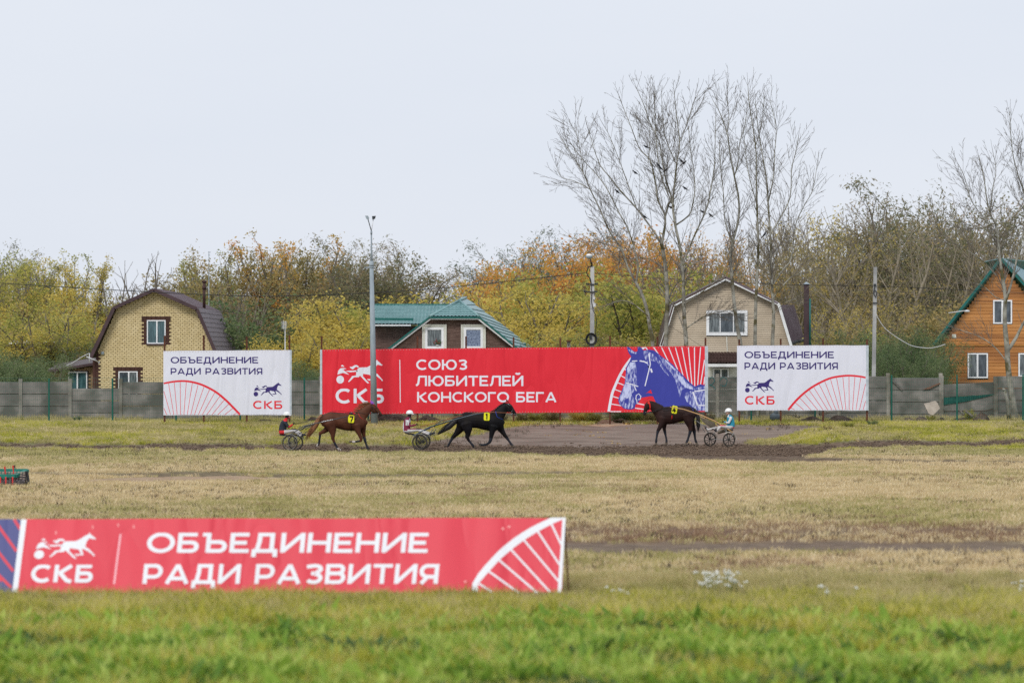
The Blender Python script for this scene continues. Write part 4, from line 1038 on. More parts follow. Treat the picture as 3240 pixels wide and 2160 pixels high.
def brick_mesh(name, L_, H_, T_=.05, e=.006):
    mb = MB(); x, z = L_/2, H_/2
    mb.add([(-x+e,-T_,-z+e),(x-e,-T_,-z+e),(x-e,-T_,z-e),(-x+e,-T_,z-e),(-x,-T_+e,-z),(x,-T_+e,-z),(x,-T_+e,z),(-x,-T_+e,z),(-x,0,-z),(x,0,-z),(x,0,z),(-x,0,z)],
           [(0,1,2,3),(0,4,5,1),(1,5,6,2),(2,6,7,3),(3,7,4,0),(4,8,9,5),(5,9,10,6),(6,10,11,7),(7,11,8,4)])
    return mb

def poly_span(poly, z):
    """x-intervals of a 2-D polygon on the line z"""
    xs = []
    for i in range(len(poly)):
        (x0, z0), (x1, z1) = poly[i], poly[(i+1) % len(poly)]
        if (z0 <= z) != (z1 <= z): xs.append(x0 + (z-z0)/(z1-z0)*(x1-x0))
    xs.sort(); return [(xs[i], xs[i+1]) for i in range(0, len(xs)-1, 2)]

# ---------------------------------------------------------------- yellow brick house with gambrel roof
M_brick = mat('yellow_brick', (.60,.475,.25), (.70,.57,.33), scale=1.2, rough=.85, jitter=.05, bump=.25, bscale=30, bdist=.004)
M_bricks = mat('yellow_brick_field', (.60,.475,.25), (.70,.57,.33), scale=5, rough=.85, bump=.25, bscale=30, p0=.38, p1=.62, bdist=.004)
M_mortar = mat('dark_mortar', (.10,.07,.045), (.14,.10,.065), scale=6, rough=.95)
M_bbrown = mat('brown_brick', (.060,.026,.020), (.085,.038,.030), scale=4, rough=.8, jitter=.1)
M_brown = mat('brown_metal', (.052,.030,.034), (.075,.045,.050), scale=2, rough=.45)
M_roofl = mat('lilac_brown_metal', (.115,.085,.100), (.155,.120,.135), scale=2.5, rough=.5, stretch=(1,1,.4))
DH = 213.0; sH = F/DH
house = empty('brick_house', (W(480,0,DH).x, DH, .6), 'yellow brick house with brown gambrel roof behind the left white billboard', 'house')
def wx(px): return W(px, 0, DH).x
def wz(py): return W(0, py, DH).z
out = [(wx(303), .3), (wx(303), wz(1126)), (wx(370), wz(975)), (wx(490), wz(922)), (wx(618), wz(978)), (wx(683), wz(1126)), (wx(683), .3)]
mb = MB(); mb.prism([(x, DH+.004, z) for x, z in out], (0, .3, 0)); mb.build('wall', [M_mortar], house)
mb = MB(); X1 = wx(683); mb.box((X1-.25, DH+.31, .3), (X1, DH+16.2, wz(1126))); mb.build('wall', [M_mortar], house)
holes = [(463.5,525,1011,1092), (373.5,437,1173,1262)]   # windows
def hole_at(z, grow=0): return [(wx(a)-grow, wx(b)+grow) for a, b, t, d in holes if wz(d) < z < wz(t)]
def sub(spans, cuts):
    for c0, c1 in cuts:
        ns = []
        for a, b in spans:
            if c1 <= a or c0 >= b: ns.append((a, b)); continue
            if c0 > a: ns.append((a, c0))
            if c1 < b: ns.append((c1, b))
        spans = ns
    return spans
CH, BL, J = 5.93/sH, .2485, .017
proto = brick_mesh('brick', BL-J, CH-J).mesh('brick', [M_brick])
stuffb = MB(); browns = MB(); n_br = 0
def brick_at(mb_, x0, x1, zc):
    q = brick_mesh('b', x1-x0, CH-J); mb_.add([(x+(x0+x1)/2, y+DH+.006, z+zc) for x, y, z in q.v], q.f)
row = 0; z = wz(918)
whole = []
while z > .9:
    zc = z-CH/2; spans = poly_span(out, zc)
    spans = sub(spans, hole_at(zc))
    # brown toothed surrounds and corner quoins
    br = []
    for a, b, t, d in holes:
        zt, zd = wz(t), wz(d)
        wide = (row % 2 == 0)
        if zd-CH < zc < zt+CH*2.0:
            g = 15.0/sH if (wide or zc > zt) else 8.0/sH
            if zc > zt: g = 15.0/sH
            if zc > zt or zc > zd: br += [(wx(a)-g, wx(b)+g)]
    if zc < wz(1112): br += [(wx(303), wx(303)+(8.5/sH if row % 2 else 15.5/sH))]
    brown_sp = []
    for s0, s1 in spans:
        for c0, c1 in br:
            lo, hi = max(s0, c0), min(s1, c1)
            if hi-lo > .03: brown_sp.append((lo, hi))
    spans = sub(spans, br)
    for lo, hi in brown_sp:
        n = max(1, round((hi-lo)/BL)); w_ = (hi-lo)/n
        for k in range(n): brick_at(browns, lo+k*w_+J*.3, lo+(k+1)*w_-J*.3, zc)
    off = (row % 2)*BL/2
    for s0, s1 in spans:
        k0 = math.floor((s0-off)/BL); k1 = math.ceil((s1-off)/BL)
        for k in range(k0, k1):
            a = max(s0, off+k*BL)+J/2; b = min(s1, off+(k+1)*BL)-J/2
            if b-a < .03: continue
            if b-a > BL-J-.004: whole.append(((a+b)/2, zc))
            else: brick_at(stuffb, a, b, zc)
    z -= CH; row += 1
hb = W(0,0,DH)
whole.sort(key=lambda p: -p[1])
cz = lambda p: EYE-p[1] 
vis = [p for p in whole if not (HZ+(EYE-p[1])*sH > 1204) and not (CX+p[0]*sH > 517 and HZ+(EYE-p[1])*sH > 1107)]
rest = [p for p in whole if p not in set(vis)]
step = len(vis)/300.0; pick = set(int(i*step) for i in range(300))
ho = Vector(house.location)
for i, p in enumerate(vis):
    if i in pick and len(pick) <= 300:
        o = link('brick', proto, house, Vector((p[0], DH+.006, p[1])) - ho)
    else: rest.append(p)
for p in rest: brick_at(stuffb, p[0]-(BL-J)/2, p[0]+(BL-J)/2, p[1])
o = stuffb.build('brick_courses', [M_bricks], house); o['kind'] = 'stuff'
o = browns.build('brown_bricks', [M_bbrown], house); o['kind'] = 'stuff'
window(house, DH-.02, 465, 524, 1012.5, 1087, [496.5], [G_teal])
mb = MB(); mb.box((wx(464), DH-.14, wz(1092)), (wx(525), DH-.045, wz(1087.5))); mb.build('sill', [M_brown], house)
window(house, DH-.02, 375, 435.5, 1174.5, 1262, [407.5], [G_dark, G_grey])
# roof
yb_ = DH+16.2; yf = DH-.55
pk, kl, kr, el, er = (490,913), (363,970.5), (626,974), (289,1129), (690,1124)
def R3(p, y, dz=0): return Vector((wx(p[0]), y, wz(p[1])+dz))
def roof_slab(name, a, b, y0, y1, th, m_, ribs=0, horiz=0, rib_m=None):
    """slab between profile points a and b, run back from y0 to y1; ribs down the slope, steps across it"""
    A, B = R3(a, 0), R3(b, 0); d = (B-A); nrm = Vector((-d.z, 0, d.x)).normalized()
    if nrm.z < 0: nrm = -nrm
    mb = MB(); P4 = [Vector((A.x,y0,A.z)), Vector((B.x,y0,B.z)), Vector((B.x,y1,B.z)), Vector((A.x,y1,A.z))]
    if horiz:
        for k in range(horiz):
            t0, t1 = k/horiz, (k+1)/horiz; a0 = A+d*t0; a1 = A+d*t1
            q = [Vector((a0.x,y0,a0.z)), Vector((a1.x,y0,a1.z))+nrm*.03, Vector((a1.x,y1,a1.z))+nrm*.03, Vector((a0.x,y1,a0.z))]
            mb.add([p-nrm*th for p in q]+q, [(4,5,6,7) if nrm.x*d.z < 1e9 else (7,6,5,4),(0,3,2,1),(0,1,5,4),(1,2,6,5),(2,3,7,6),(3,0,4,7)])
    else:
        mb.add([p-nrm*th for p in P4]+P4, [(4,5,6,7),(0,3,2,1),(0,1,5,4),(1,2,6,5),(2,3,7,6),(3,0,4,7)])
    for k in range(ribs):
        y = y0+(y1-y0)*(k+.5)/ribs; mb.bar(Vector((A.x,y,A.z))+nrm*.015, Vector((B.x,y,B.z))+nrm*.015, .10, .035)
    return mb.build(name, [m_], house)
roof_slab('roof', pk, kl, yf, yb_, .10, M_brown); roof_slab('roof', pk, kr, yf, yb_, .10, M_roofl, ribs=44)
roof_slab('roof', kl, el, yf, yb_, .10, M_brown); roof_slab('roof', kr, er, yf, yb_, .10, M_roofl, horiz=10)
mb = MB()
for a, b in ((pk,kl),(pk,kr),(kl,el),(kr,er)):
    A, B = R3(a, yf-.02), R3(b, yf-.02); mb.bar(A-Vector((0,0,.07)), B-Vector((0,0,.07)), .04, .19, 0)
mb.build('bargeboard', [M_brown], house)
mb = MB(); c = W(646, 0, DH+5); mb.tube([(c.x, DH+5, W(0,975,DH+5).z), (c.x, DH+5, W(0,892,DH+5).z)], [.085,.085], 10); mb.tube([(c.x,DH+5,W(0,915,DH+5).z),(c.x,DH+5,W(0,905,DH+5).z)], [.12,.12], 10)
mb.sphere((c.x, DH+5, W(0,891,DH+5).z), .15, 10, 6, 0, (1,1,.55)); mb.build('chimney', [mat('chimney_brown', (.045,.022,.020), (.07,.036,.03), rough=.7)], house)
mb = MB(); mb.sphere(W(324.5,1117,DH-.1), .10, 10, 6, 0, (1,.6,1)); mb.build('alarm_bell', [M_galvp], house)
mb = MB(); mb.tube([W(273,1128,DH-.7), W(303,1140,DH-.5), W(312,1146,DH-.2)], .03, 6); mb.tube([W(283,1117,DH-.6), W(283,1146,DH-.6)], .025, 6); mb.tube([W(283,1117,DH-.6), W(262,1127,DH-.7), W(225,1150,DH-.9), W(207,1157,DH-1)], .02, 5); mb.tube([W(312,1146,DH-.3), W(315,1142,DH-.3), W(312,1152,DH-.3)], .02, 5)
mb.build('bracket', [M_pale], house)
# lean-to at the left
M_tbrick = mat('tan_brick', (.27,.175,.095), (.35,.235,.135), scale=1.2, rough=.85, jitter=.12)
DLT = DH+.9; mb = MB()
lt = [W(x, y, DLT) for x, y in [(160,1176),(302,1152),(302,1300),(160,1300)]]; mb.prism([p+Vector((0,.06,0)) for p in lt], (0,.2,0)); mb.build('wall', [M_mortar], house)
mb = MB(); sl = F/DLT; rr = 0; y = 1158
while y < 1240:
    x = 160 + (7 if rr % 2 else 0); xe = 301
    while x < xe:
        yt_ = 1176-(x-160)*24/142
        if y > yt_+4 and not (213 < x+7 and x < 279 and 1172 < y < 1260):
            q = brick_mesh('b', min(13.4, xe-x)/sl, 5.2/sl); c = W(x+6.7, y, DLT); mb.add([(a+c.x, b+DLT+.062, d+c.z) for a, b, d in q.v], q.f)
        x += 14.2
    y += 5.95; rr += 1
o = mb.build('brick_courses', [M_tbrick], house); o['kind'] = 'stuff'
window(house, DLT, 216, 276, 1175.5, 1262, [245], [G_teal], 3.4)
mb = MB(); mb.bar(W(213.5,1173.8,DLT), W(278.5,1173.8,DLT), .05, .05); mb.bar(W(277.6,1174,DLT), W(277.6,1262,DLT), .05, .05); mb.build('window_surround', [M_brown], house)
mb = MB(); P4 = [W(150,1170,DLT-.5), W(303,1146,DLT-.5), W(303,1146,DLT-.5)+Vector((0,5,.35)), W(150,1170,DLT-.5)+Vector((0,5,.35))]
mb.add([p-Vector((0,0,.14)) for p in P4]+P4, [(4,5,6,7),(0,3,2,1),(0,1,5,4),(1,2,6,5),(2,3,7,6),(3,0,4,7)]); mb.build('roof', [M_brown], house)
mb = MB(); mb.box((wx(293.5), DH-.01, .5), (wx(302.5), DH+.7, wz(1140))); mb.build('corner_post', [M_bbrown], house)

# ---------------------------------------------------------------- house with teal tiled roof
M_teal = mat('teal_metal_tile', (.15,.275,.28), (.20,.34,.345), scale=2, rough=.38, spec=.45)
M_teald = mat('dark_teal_trim', (.010,.105,.092), (.014,.13,.115), scale=2, rough=.4)
def stone_mat():
    m, nt, bs = new_mat('brown_ledge_stone'); L = nt.links.new
    pos = nt.nodes.new('ShaderNodeNewGeometry').outputs['Position']
    mp = nt.nodes.new('ShaderNodeMapping'); mp.inputs['Rotation'].default_value = (math.radians(90), 0, 0); L(pos, mp.inputs['Vector'])
    b = nt.nodes.new('ShaderNodeTexBrick'); b.inputs['Scale'].default_value = 1.0; b.inputs['Brick Width'].default_value = .30; b.inputs['Row Height'].default_value = .058
    b.inputs['Mortar Size'].default_value = .006; b.inputs['Color1'].default_value = (.115,.066,.052,1); b.inputs['Color2'].default_value = (.185,.115,.093,1); b.inputs['Mortar'].default_value = (.055,.035,.03,1)
    b.offset = .37; b.inputs['Bias'].default_value = 0
    L(mp.outputs['Vector'], b.inputs['Vector']); L(b.outputs['Color'], bs.inputs['Base Color']); bs.inputs['Roughness'].default_value = .9
    bp = nt.nodes.new('ShaderNodeBump'); bp.inputs['Distance'].default_value = .02; bp.inputs['Strength'].default_value = .7; bp.invert = True; L(b.outputs['Fac'], bp.inputs['Height']); L(bp.outputs['Normal'], bs.inputs['Normal'])
    return m
M_stone = stone_mat()
DT = 205.0; sT = F/DT
th = empty('teal_roofed_house', (W(1440,0,DT).x, DT, .6), 'brown stone house with teal metal tile roof above the red billboard', 'house')
def tile_roof(name, P00, P10, P01, P11, parent, row_h=.33, wave=.19, m_=None, clip=None, quad_only=False):
    """metal tile sheet between four corners (eave left, eave right, ridge left, ridge right): waves across, steps up the slope"""
    A, B, C_, D_ = [Vector(p) for p in (P00, P10, P01, P11)]
    up = (C_-A+D_-B)/2; rows = max(2, round(up.length/row_h)); cols = max(4, int(max((B-A).length, (D_-C_).length)/wave*5))
    nrm = (B-A).cross(C_-A).normalized()
    if nrm.z < 0: nrm = -nrm
    vs, fs = [], []
    # waves are laid at even metric spacing along the eave direction
    ed = (B-A).normalized()
    for r in range(rows):
        for lvl, lift in ((0, .0), (1, 0)):
            t = (r+lvl)/rows
            for c in range(cols+1):
                u = c/cols; L0 = A.lerp(C_, t); L1 = B.lerp(D_, t); p = L0.lerp(L1, u); s_ = (p-A).dot(ed)
                wv = (math.sin(s_/wave*2*math.pi)*.5+.5)*.035; st = .045*(1-lvl)
                vs.append(p + nrm*(wv+st))
    W_ = cols+1
    for r in range(rows*2-1):
        for c in range(cols): fs.append((r*W_+c, r*W_+c+1, (r+1)*W_+c+1, (r+1)*W_+c))
    mb = MB(); mb.add(vs, fs); k = [A, B, D_, C_]
    mb.add([p-nrm*.03 for p in k], [(0,1,2,3)])
    return mb.build(name, [m_ or M_teal], parent)
def T(px, py, dd=0): return W(px, py, DT+dd)
# walls
mb = MB(); mb.prism([T(*p) for p in [(1222,1125),(1222,1112),(1362,1006),(1514,1006),(1645,1110),(1645,1125)]], (0,.25,0)); mb.build('wall', [M_stone], th)
mb = MB(); mb.prism([T(x,y,1.2) for x,y in [(1178,1030),(1330,1030),(1330,1125),(1178,1125)]], (0,.25,0)); mb.build('wall', [M_stone], th)
mb = MB(); mb.prism([T(x,y,0) for x,y in [(1180,1300),(1690,1300),(1690,1124),(1180,1124)]], (0,7,0)); mb.build('wall', [M_stone], th)
# left wing roof
tile_roof('roof', T(1177,1027,.5), T(1345,1027,.5), T(1180,966,5.0), T(1448,966,5.0), th)
mb = MB(); mb.tube([T(1177,965,5.0), T(1448,965,5.0)], .07, 8); mb.build('ridge_cap', [M_teald], th)
mb = MB(); mb.bar(T(1175,1029,.4), T(1300,1029,.4), .12, .07); mb.build('gutter', [M_trimw], th)
mb = MB(); mb.bar(T(1175,1033,.5), T(1300,1033,.5), .2, .03)
for x in (1200,1230,1262): mb.bar(T(x,1030,.35), T(x,1035,.35), .03,.03)
mb.build('soffit', [M_dark], th)
mb = MB(); mb.prism([T(x,y,.25) for x,y in [(1177,1005),(1308,1006),(1308,1014),(1177,1013)]], (0,.05,0)); mb.build('snow_guard', [M_teald], th)
# half hip over the gable
tile_roof('roof', T(1359,1002,-.45), T(1513,1002,-.45), T(1450,953,1.6), T(1456,953,1.6), th, .30)
# right and left slopes of the main roof
def smooth_slope(name, pts, steps):
    """pts = front bottom, back bottom, front top, back top"""
    fb, bb, ft, bt = [Vector(p) for p in pts]; nrm = (bb-fb).cross(ft-fb).normalized()
    if nrm.y > 0: nrm = -nrm
    mb = MB()
    for k in range(steps):
        t0, t1 = k/steps, (k+1)/steps
        q = [fb.lerp(ft,t0)+nrm*.05, bb.lerp(bt,t0)+nrm*.05, bb.lerp(bt,t1), fb.lerp(ft,t1)]
        mb.add(q+[p-nrm*.08 for p in q], [(0,1,2,3),(7,6,5,4),(0,4,5,1),(1,5,6,2),(2,6,7,3),(3,7,4,0)])
    return mb.build(name, [M_teal], th)
smooth_slope('roof', [T(1645,1108,-.45), T(1712,1122,8), T(1516,1002,-.45), T(1592,1030,8)], 7)
smooth_slope('roof', [T(1516,1002,-.45), T(1592,1030,8), T(1456,953,1.6), T(1474,943,8)], 4)
mb = MB(); mb.add([T(1222,1108,-.3), T(1359,1002,-.3), T(1450,953,1.6), T(1470,944,8), T(1300,1108,8)], [(0,1,2,3,4)]); mb.build('roof', [M_teal], th)
mb = MB()
mb.tube([T(1359,1001,-.48), T(1452,951,1.5)], .075, 7); mb.tube([T(1516,1001,-.48), T(1454,951,1.5)], .075, 7); mb.tube([T(1453,950,1.5), T(1474,941,8)], .08, 7); mb.build('ridge_cap', [M_teal], th)
mb = MB()
for a, b in (((1216,1113),(1359,1003.5)), ((1359,1004.5),(1516,1004.5)), ((1516,1003.5),(1652,1113))): mb.bar(T(*a,-.47), T(*b,-.47), .05, .085)
mb.build('verge_trim', [M_teald], th)
mb = MB()
for a, b in (((1222,1115),(1361,1009)), ((1361,1008.3),(1514,1008.3)), ((1514,1009),(1647,1115))): mb.bar(T(*a,-.40), T(*b,-.40), .06, .085)
mb.build('bargeboard', [M_trimw], th)
mb = MB()
for x, y in ((1641,1093),(1656,1088),(1652,1100),(1664,1099)): 
    c = T(x,y,2); mb.prism([c, c+Vector((.14,0,.05)), c+Vector((.14,0,-.12))], (0,.05,0))
mb.build('snow_stops', [M_teald], th)['kind'] = 'stuff'
for x0, x1, gm in ((1336,1413,G_grey), (1458.5,1537,G_lace)):
    mb = MB(); D_ = DT-.02
    for k, (g, dpt) in enumerate(((0,.10),(4.5,.07))):
        a = W(x0+g, 1128, D_); b = W(x1-g, 1026+g, D_); f = 4.5/sT
        mb.box((a.x, D_-dpt, a.z), (a.x+f, D_, b.z)); mb.box((b.x-f, D_-dpt, a.z), (b.x, D_, b.z)); mb.box((a.x+f, D_-dpt, b.z-f), (b.x-f, D_, b.z))
    mb.build('window_surround', [M_cream], th)
    window(th, DT-.03, x0+9.2, x1-9.2, 1035.5, 1102.5, [], [gm], 7.4)
mb = MB(); mb.tube([T(1384,1094.5,-.02-.045), T(1384,1091,-.065)], [.07,.09], 8); mb.build('flower_pot', [M_trimw], th)
fl = MB(); rg = random.Random(4)
for _ in range(70):
    c = T(1384+rg.gauss(0,6), 1088-abs(rg.gauss(0,7)), -.06-rg.random()*.03); a = rg.random()*6; r = .035; u = Vector((math.cos(a),.2,math.sin(a)))*r; v = Vector((-math.sin(a),.1,math.cos(a)))*r*.6
    fl.add([c-u, c-v, c+u, c+v], [(0,1,2,3)], 0 if rg.random() < .8 else 1)
fl.build('potted_plant', [mat('house_plant', (.02,.06,.02), (.05,.12,.03)), mat('red_flower', (.35,.02,.04))], th)['kind'] = 'stuff'

# ---------------------------------------------------------------- beige siding house
M_sid = mat('beige_siding', (.42,.345,.255), (.50,.42,.32), scale=.8, rough=.6, jitter=.05, c3=(.38,.31,.23), s3=.5)
M_btile = mat('brown_metal_tile', (.060,.036,.032), (.085,.05,.045), scale=3, rough=.5)
DS = 208.0; sS = F/DS
sh = empty('siding_house', (W(2296,0,DS).x, DS, .6), 'beige siding house with white trimmed gambrel roof behind the bare poplars', 'house')
zs = lambda u, v: (2080+u/3.267, 850+v/3.267)
def S_(u, v, dd=0): return W(*zs(u, v), DS+dd)
gout2 = [zs(*p) for p in [(55,800),(135,520),(178,378),(252,335),(705,110),(1225,350),(1252,372),(1378,800),(1378,1500),(55,1500)]]
gout = [(W(x,0,DS).x, W(0,y,DS).z) for x, y in gout2]
mb = MB(); mb.prism([(x, DS+.03, z) for x, z in gout], (0,.2,0)); mb.build('wall', [mat('siding_shadow', (.20,.16,.12), rough=.9)], sh)
z = max(p[1] for p in gout); PH = 22.6/3.267/sS
while z > 2.2:
    spans = poly_span(gout, z-PH*.6)
    wz0, wz1 = W(0,1062,DS).z, W(0,981,DS).z
    if wz0 < z-PH*.5 < wz1: spans = sub(spans, [(W(2236,0,DS).x, W(2363,0,DS).x)])
    for a, b in spans:
        if b-a < .15: continue
        mb = MB(); mb.add([(a,DS-.022,z-PH),(b,DS-.022,z-PH),(b,DS+.002,z-.006),(a,DS+.002,z-.006),(a,DS+.03,z-PH),(b,DS+.03,z-PH),(b,DS+.03,z-.006),(a,DS+.03,z-.006)],
            [(0,1,2,3),(0,4,5,1),(3,2,6,7),(1,5,6,2),(4,0,3,7)]); mb.build('siding_plank', [M_sid], sh)
    z -= PH
window(sh, DS-.03, 2234.6, 2364.7, 981.6, 1061, [], [G_grey], 8.0, depth=.06)
window(sh, DS-.06, 2241.5, 2358, 988.5, 1053, [2278.5, 2320.5], [G_grey, G_dark, G_grey], 2.2, depth=.04)
mb = MB(); c0, c1 = S_(715,700), S_(722,855); mb.bar(c0-Vector((0,.03,0)), c1-Vector((0,.03,0)), .05, .03); mb.build('pipe', [M_cream], sh)
prof = [(705,100),(240,335),(165,375),(120,530),(35,800)]; prof2 = [(705,100),(1240,355),(1256,372),(1385,800)]
mb = MB()
for pr in (prof, prof2):
    for a, b in zip(pr[:-1], pr[1:]): mb.bar(S_(*a,-.42)-Vector((0,0,.02)), S_(*b,-.42)-Vector((0,0,.02)), .05, .15)
mb.build('bargeboard', [M_trimw], sh)
def gslab(a, b, name, m_, ribs=0, back=8.0):
    A, B = S_(*a,-.45)+Vector((0,0,.09)), S_(*b,-.45)+Vector((0,0,.09)); d = B-A; nrm = Vector((-d.z,0,d.x)).normalized(); nrm = -nrm if nrm.z < 0 else nrm; y = Vector((0,back,0)); mb = MB()
    q = [A, B, B+y, A+y]; mb.add([p-nrm*.09 for p in q]+q, [(4,5,6,7),(0,3,2,1),(0,1,5,4),(1,2,6,5),(2,3,7,6),(3,0,4,7)])
    for k in range(ribs):
        yy = Vector((0, back*(k+.5)/ribs, 0)); mb.bar(A+yy+nrm*.015, B+yy+nrm*.015, .09, .035)
    return mb.build(name, [m_], sh)
gslab((705,100),(160,378),'roof',M_btile); gslab((705,100),(1250,368),'roof',M_roofl,20)
gslab((160,378),(30,810),'roof',M_btile)
# lower right slope flares outwards as a ribbed sheet
A, B, C_, D_ = S_(1262,375,-.3), S_(1385,800,-.3), S_(1510,705,6.5), S_(1410,372,6.5); mb = MB(); mb.add([A,B,C_,D_], [(0,1,2,3)]); n = (B-A).cross(D_-A).normalized(); n = -n if n.y > 0 else n
for k in range(16):
    t = (k+.5)/16; mb.bar(A.lerp(D_,t)+n*.02, B.lerp(C_,t)+n*.02, .07, .03, 0, n)
mb.build('roof', [M_roofl], sh)
mb = MB(); 
for k in range(14):
    a = S_(1395+k*9, 742-k*1, 1+k*.3); mb.bar(a, a-Vector((0,0,.16)), .05, .05)
mb.bar(S_(1385,772,0), S_(1515,738,5), .1, .12); mb.build('eave_strip', [M_dark], sh)
# porch roof seen between the billboards
tile_roof('porch_roof', S_(510,975,-1.3), S_(840,975,-1.3), S_(510,865,-.1), S_(840,865,-.1), sh, .2, .17, M_btile)
mb = MB(); mb.bar(S_(505,998,-1.25), S_(840,998,-1.25), .1, .16); mb.build('fascia', [M_trimw], sh)
window(sh, DS-.6, 2256, 2306, 1165, 1225, [2281], [G_grey], 4)
mb = MB(); mb.box(S_(505,1500,-.55), S_(840,1020,-.5)); mb.build('porch_wall', [M_cream], sh)
mb = MB(); c = W(2551.5,0,DS+3); mb.box((c.x-.14,DS+2.86,.6),(c.x+.14,DS+3.14,W(0,899,DS+3).z)); mb.build('chimney', [M_brown], sh)
mb = MB(); zt = W(0,899,DS+3).z; mb.add([(c.x-.2,DS+2.8,zt),(c.x+.2,DS+2.8,zt),(c.x+.2,DS+3.2,zt),(c.x-.2,DS+3.2,zt),(c.x,DS+3,zt+.14)], [(0,1,4),(1,2,4),(2,3,4),(3,0,4),(3,2,1,0)]); mb.build('chimney_cap', [M_galvp], sh)
mb = MB(); mb.tube([W(2563,945,DS+2.8), W(2563,1120,DS+2.8)], .05, 8); mb.build('downpipe', [M_teald], sh)

# ---------------------------------------------------------------- orange wooden house
M_wood = mat('orange_boards', (.40,.165,.045), (.54,.255,.085), scale=1.0, rough=.5, jitter=.10, stretch=(.35,1,6), bump=.2, c3=(.34,.14,.045), s3=.5)
M_woodt = mat('orange_corner_board', (.40,.17,.04), (.50,.23,.06), scale=1.5, rough=.5, stretch=(6,1,.4))
M_tealr = mat('dusty_teal_sheet', (.13,.25,.28), (.19,.31,.34), scale=2, rough=.45)
DO = 205.0; sO = F/DO
oh = empty('wooden_house', (W(3160,0,DO).x, DO, .6), 'orange wooden board house with steep teal roof at the right frame edge', 'house')
def O_(px, py, dd=0): return W(px, py, DO+dd)
go = [(2975,1092),(3164,835),(3290,985),(3345,1060),(3345,1091)]
gou = [(O_(x,y).x, O_(x,y).z) for x, y in go]
gol = [(O_(2986,0).x, O_(0,1092).z), (O_(3345,0).x, O_(0,1092).z), (O_(3345,0).x, .4), (O_(2986,0).x, .4)]
mb = MB(); mb.prism([(x,DO+.04,z) for x,z in gou], (0,.2,0)); mb.prism([(x,DO+.04,z) for x,z in gol], (0,.2,0)); mb.build('wall', [mat('board_gap', (.10,.04,.015), rough=.9)], oh)
wins = [(3142,3202,949,1024), (3061.5,3125.6,1117,1196), (3222,3300,1117,1192)]
def boards(poly, ztop, zbot, ph, y):
    z = ztop
    while z > zbot:
        zc = z-ph/2; spans = poly_span(poly, zc)
        for x0, x1, t, d in wins:
            if O_(0,d+1).z < zc < O_(0,t-1).z: spans = sub(spans, [(O_(x0-1,0).x, O_(x1+1,0).x)])
        for a, b in spans:
            if b-a < .12: continue
            mb = MB(); e = .012
            mb.add([(a,y-.02,z-ph+e),(b,y-.02,z-ph+e),(b,y-.02,z-e),(a,y-.02,z-e),(a,y,z-ph+.003),(b,y,z-ph+.003),(b,y,z-.003),(a,y,z-.003),(a,DO+.04,z-ph),(b,DO+.04,z-ph),(b,DO+.04,z),(a,DO+.04,z)],
               [(0,1,2,3),(0,4,5,1),(1,5,6,2),(2,6,7,3),(3,7,4,0),(4,8,9,5),(5,9,10,6),(6,10,11,7),(7,11,8,4)]); mb.build('board', [M_wood], oh)
        z -= ph
boards(gou, O_(0,835).z, O_(0,1089).z, 10.6/sO, DO-.02)
boards(gol, O_(0,1095).z, 1.9, 10.6/sO, DO)
mb = MB(); mb.bar(O_(2982,1092,-.05), O_(3345,1092,-.05), .07, .07); mb.build('belt_board', [M_woodt], oh)
mb = MB(); mb.box(O_(2986,1300,-.04), O_(3002,1095,.02)); mb.build('corner_board', [M_woodt], oh)
for x0, x1, t, d in wins: window(oh, DO-.03, x0, x1, t, d, [(x0+x1)/2-(1 if x0 < 3200 else 0)], [G_dark if x0 > 3100 and t < 1000 else G_grey, G_dark], 4.4, depth=.06)
def oslab(a, b, name, m_, back=(0,7,0)):
    A, B = O_(*a,-.5), O_(*b,-.5); d = B-A; nrm = Vector((-d.z,0,d.x)).normalized(); nrm = -nrm if nrm.z < 0 else nrm; y = Vector(back); mb = MB(); q = [A,B,B+y,A+y]
    mb.add([p-nrm*.09 for p in q]+q, [(4,5,6,7),(0,3,2,1),(0,1,5,4),(1,2,6,5),(2,3,7,6),(3,0,4,7)]); return mb.build(name, [m_], oh)
oslab((3167,816),(2952,1090),'roof',M_teald,(2.6,7,0)); oslab((3167,816),(3300,962),'roof',M_teald)
mb = MB(); A, B, C_, D_ = O_(3172,815,-.4), O_(3305,955,-.4), O_(3330,905,9), O_(3183,822,9); mb.add([A,B,C_,D_,A-Vector((0,0,.05)),B-Vector((0,0,.05)),C_-Vector((0,0,.05)),D_-Vector((0,0,.05))], [(0,1,2,3),(4,7,6,5),(0,4,5,1),(3,2,6,7)]); mb.build('roof', [M_tealr], oh)
mb = MB()
for a, b in (((3166,818),(2952,1091)), ((3166,818),(3300,965))): mb.bar(O_(*a,-.52), O_(*b,-.52), .05, .13)
mb.build('bargeboard', [M_teald], oh)
mb = MB(); mb.box(O_(3012,1069,-.07), O_(3025,1057,-.02)); mb.build('vent', [M_cream], oh)
mb = MB(); mb.tube([O_(3001,990,-.6), O_(3052,983,-.9)], .025, 6); mb.sphere(O_(3060,984,-.95), .11, 8, 6, 0, (1.4,1,.6)); mb.build('outdoor_lamp', [M_pale], oh)

# distant low greenhouse roof at the left
gh = MB(); gh.prism([W(x,y,228) for x,y in [(20,1085),(190,1081),(190,1084),(40,1089)]], (0,3,.2)); gh.prism([W(x,y,227) for x,y in [(95,1096),(155,1094),(155,1099),(95,1100)]], (0,2,0))

tag(gh.build('shed', [M_trimw], None, (W(105,0,228).x,228,.8)), 'low white shed roof glimpsed through the trees at the far left', 'shed')
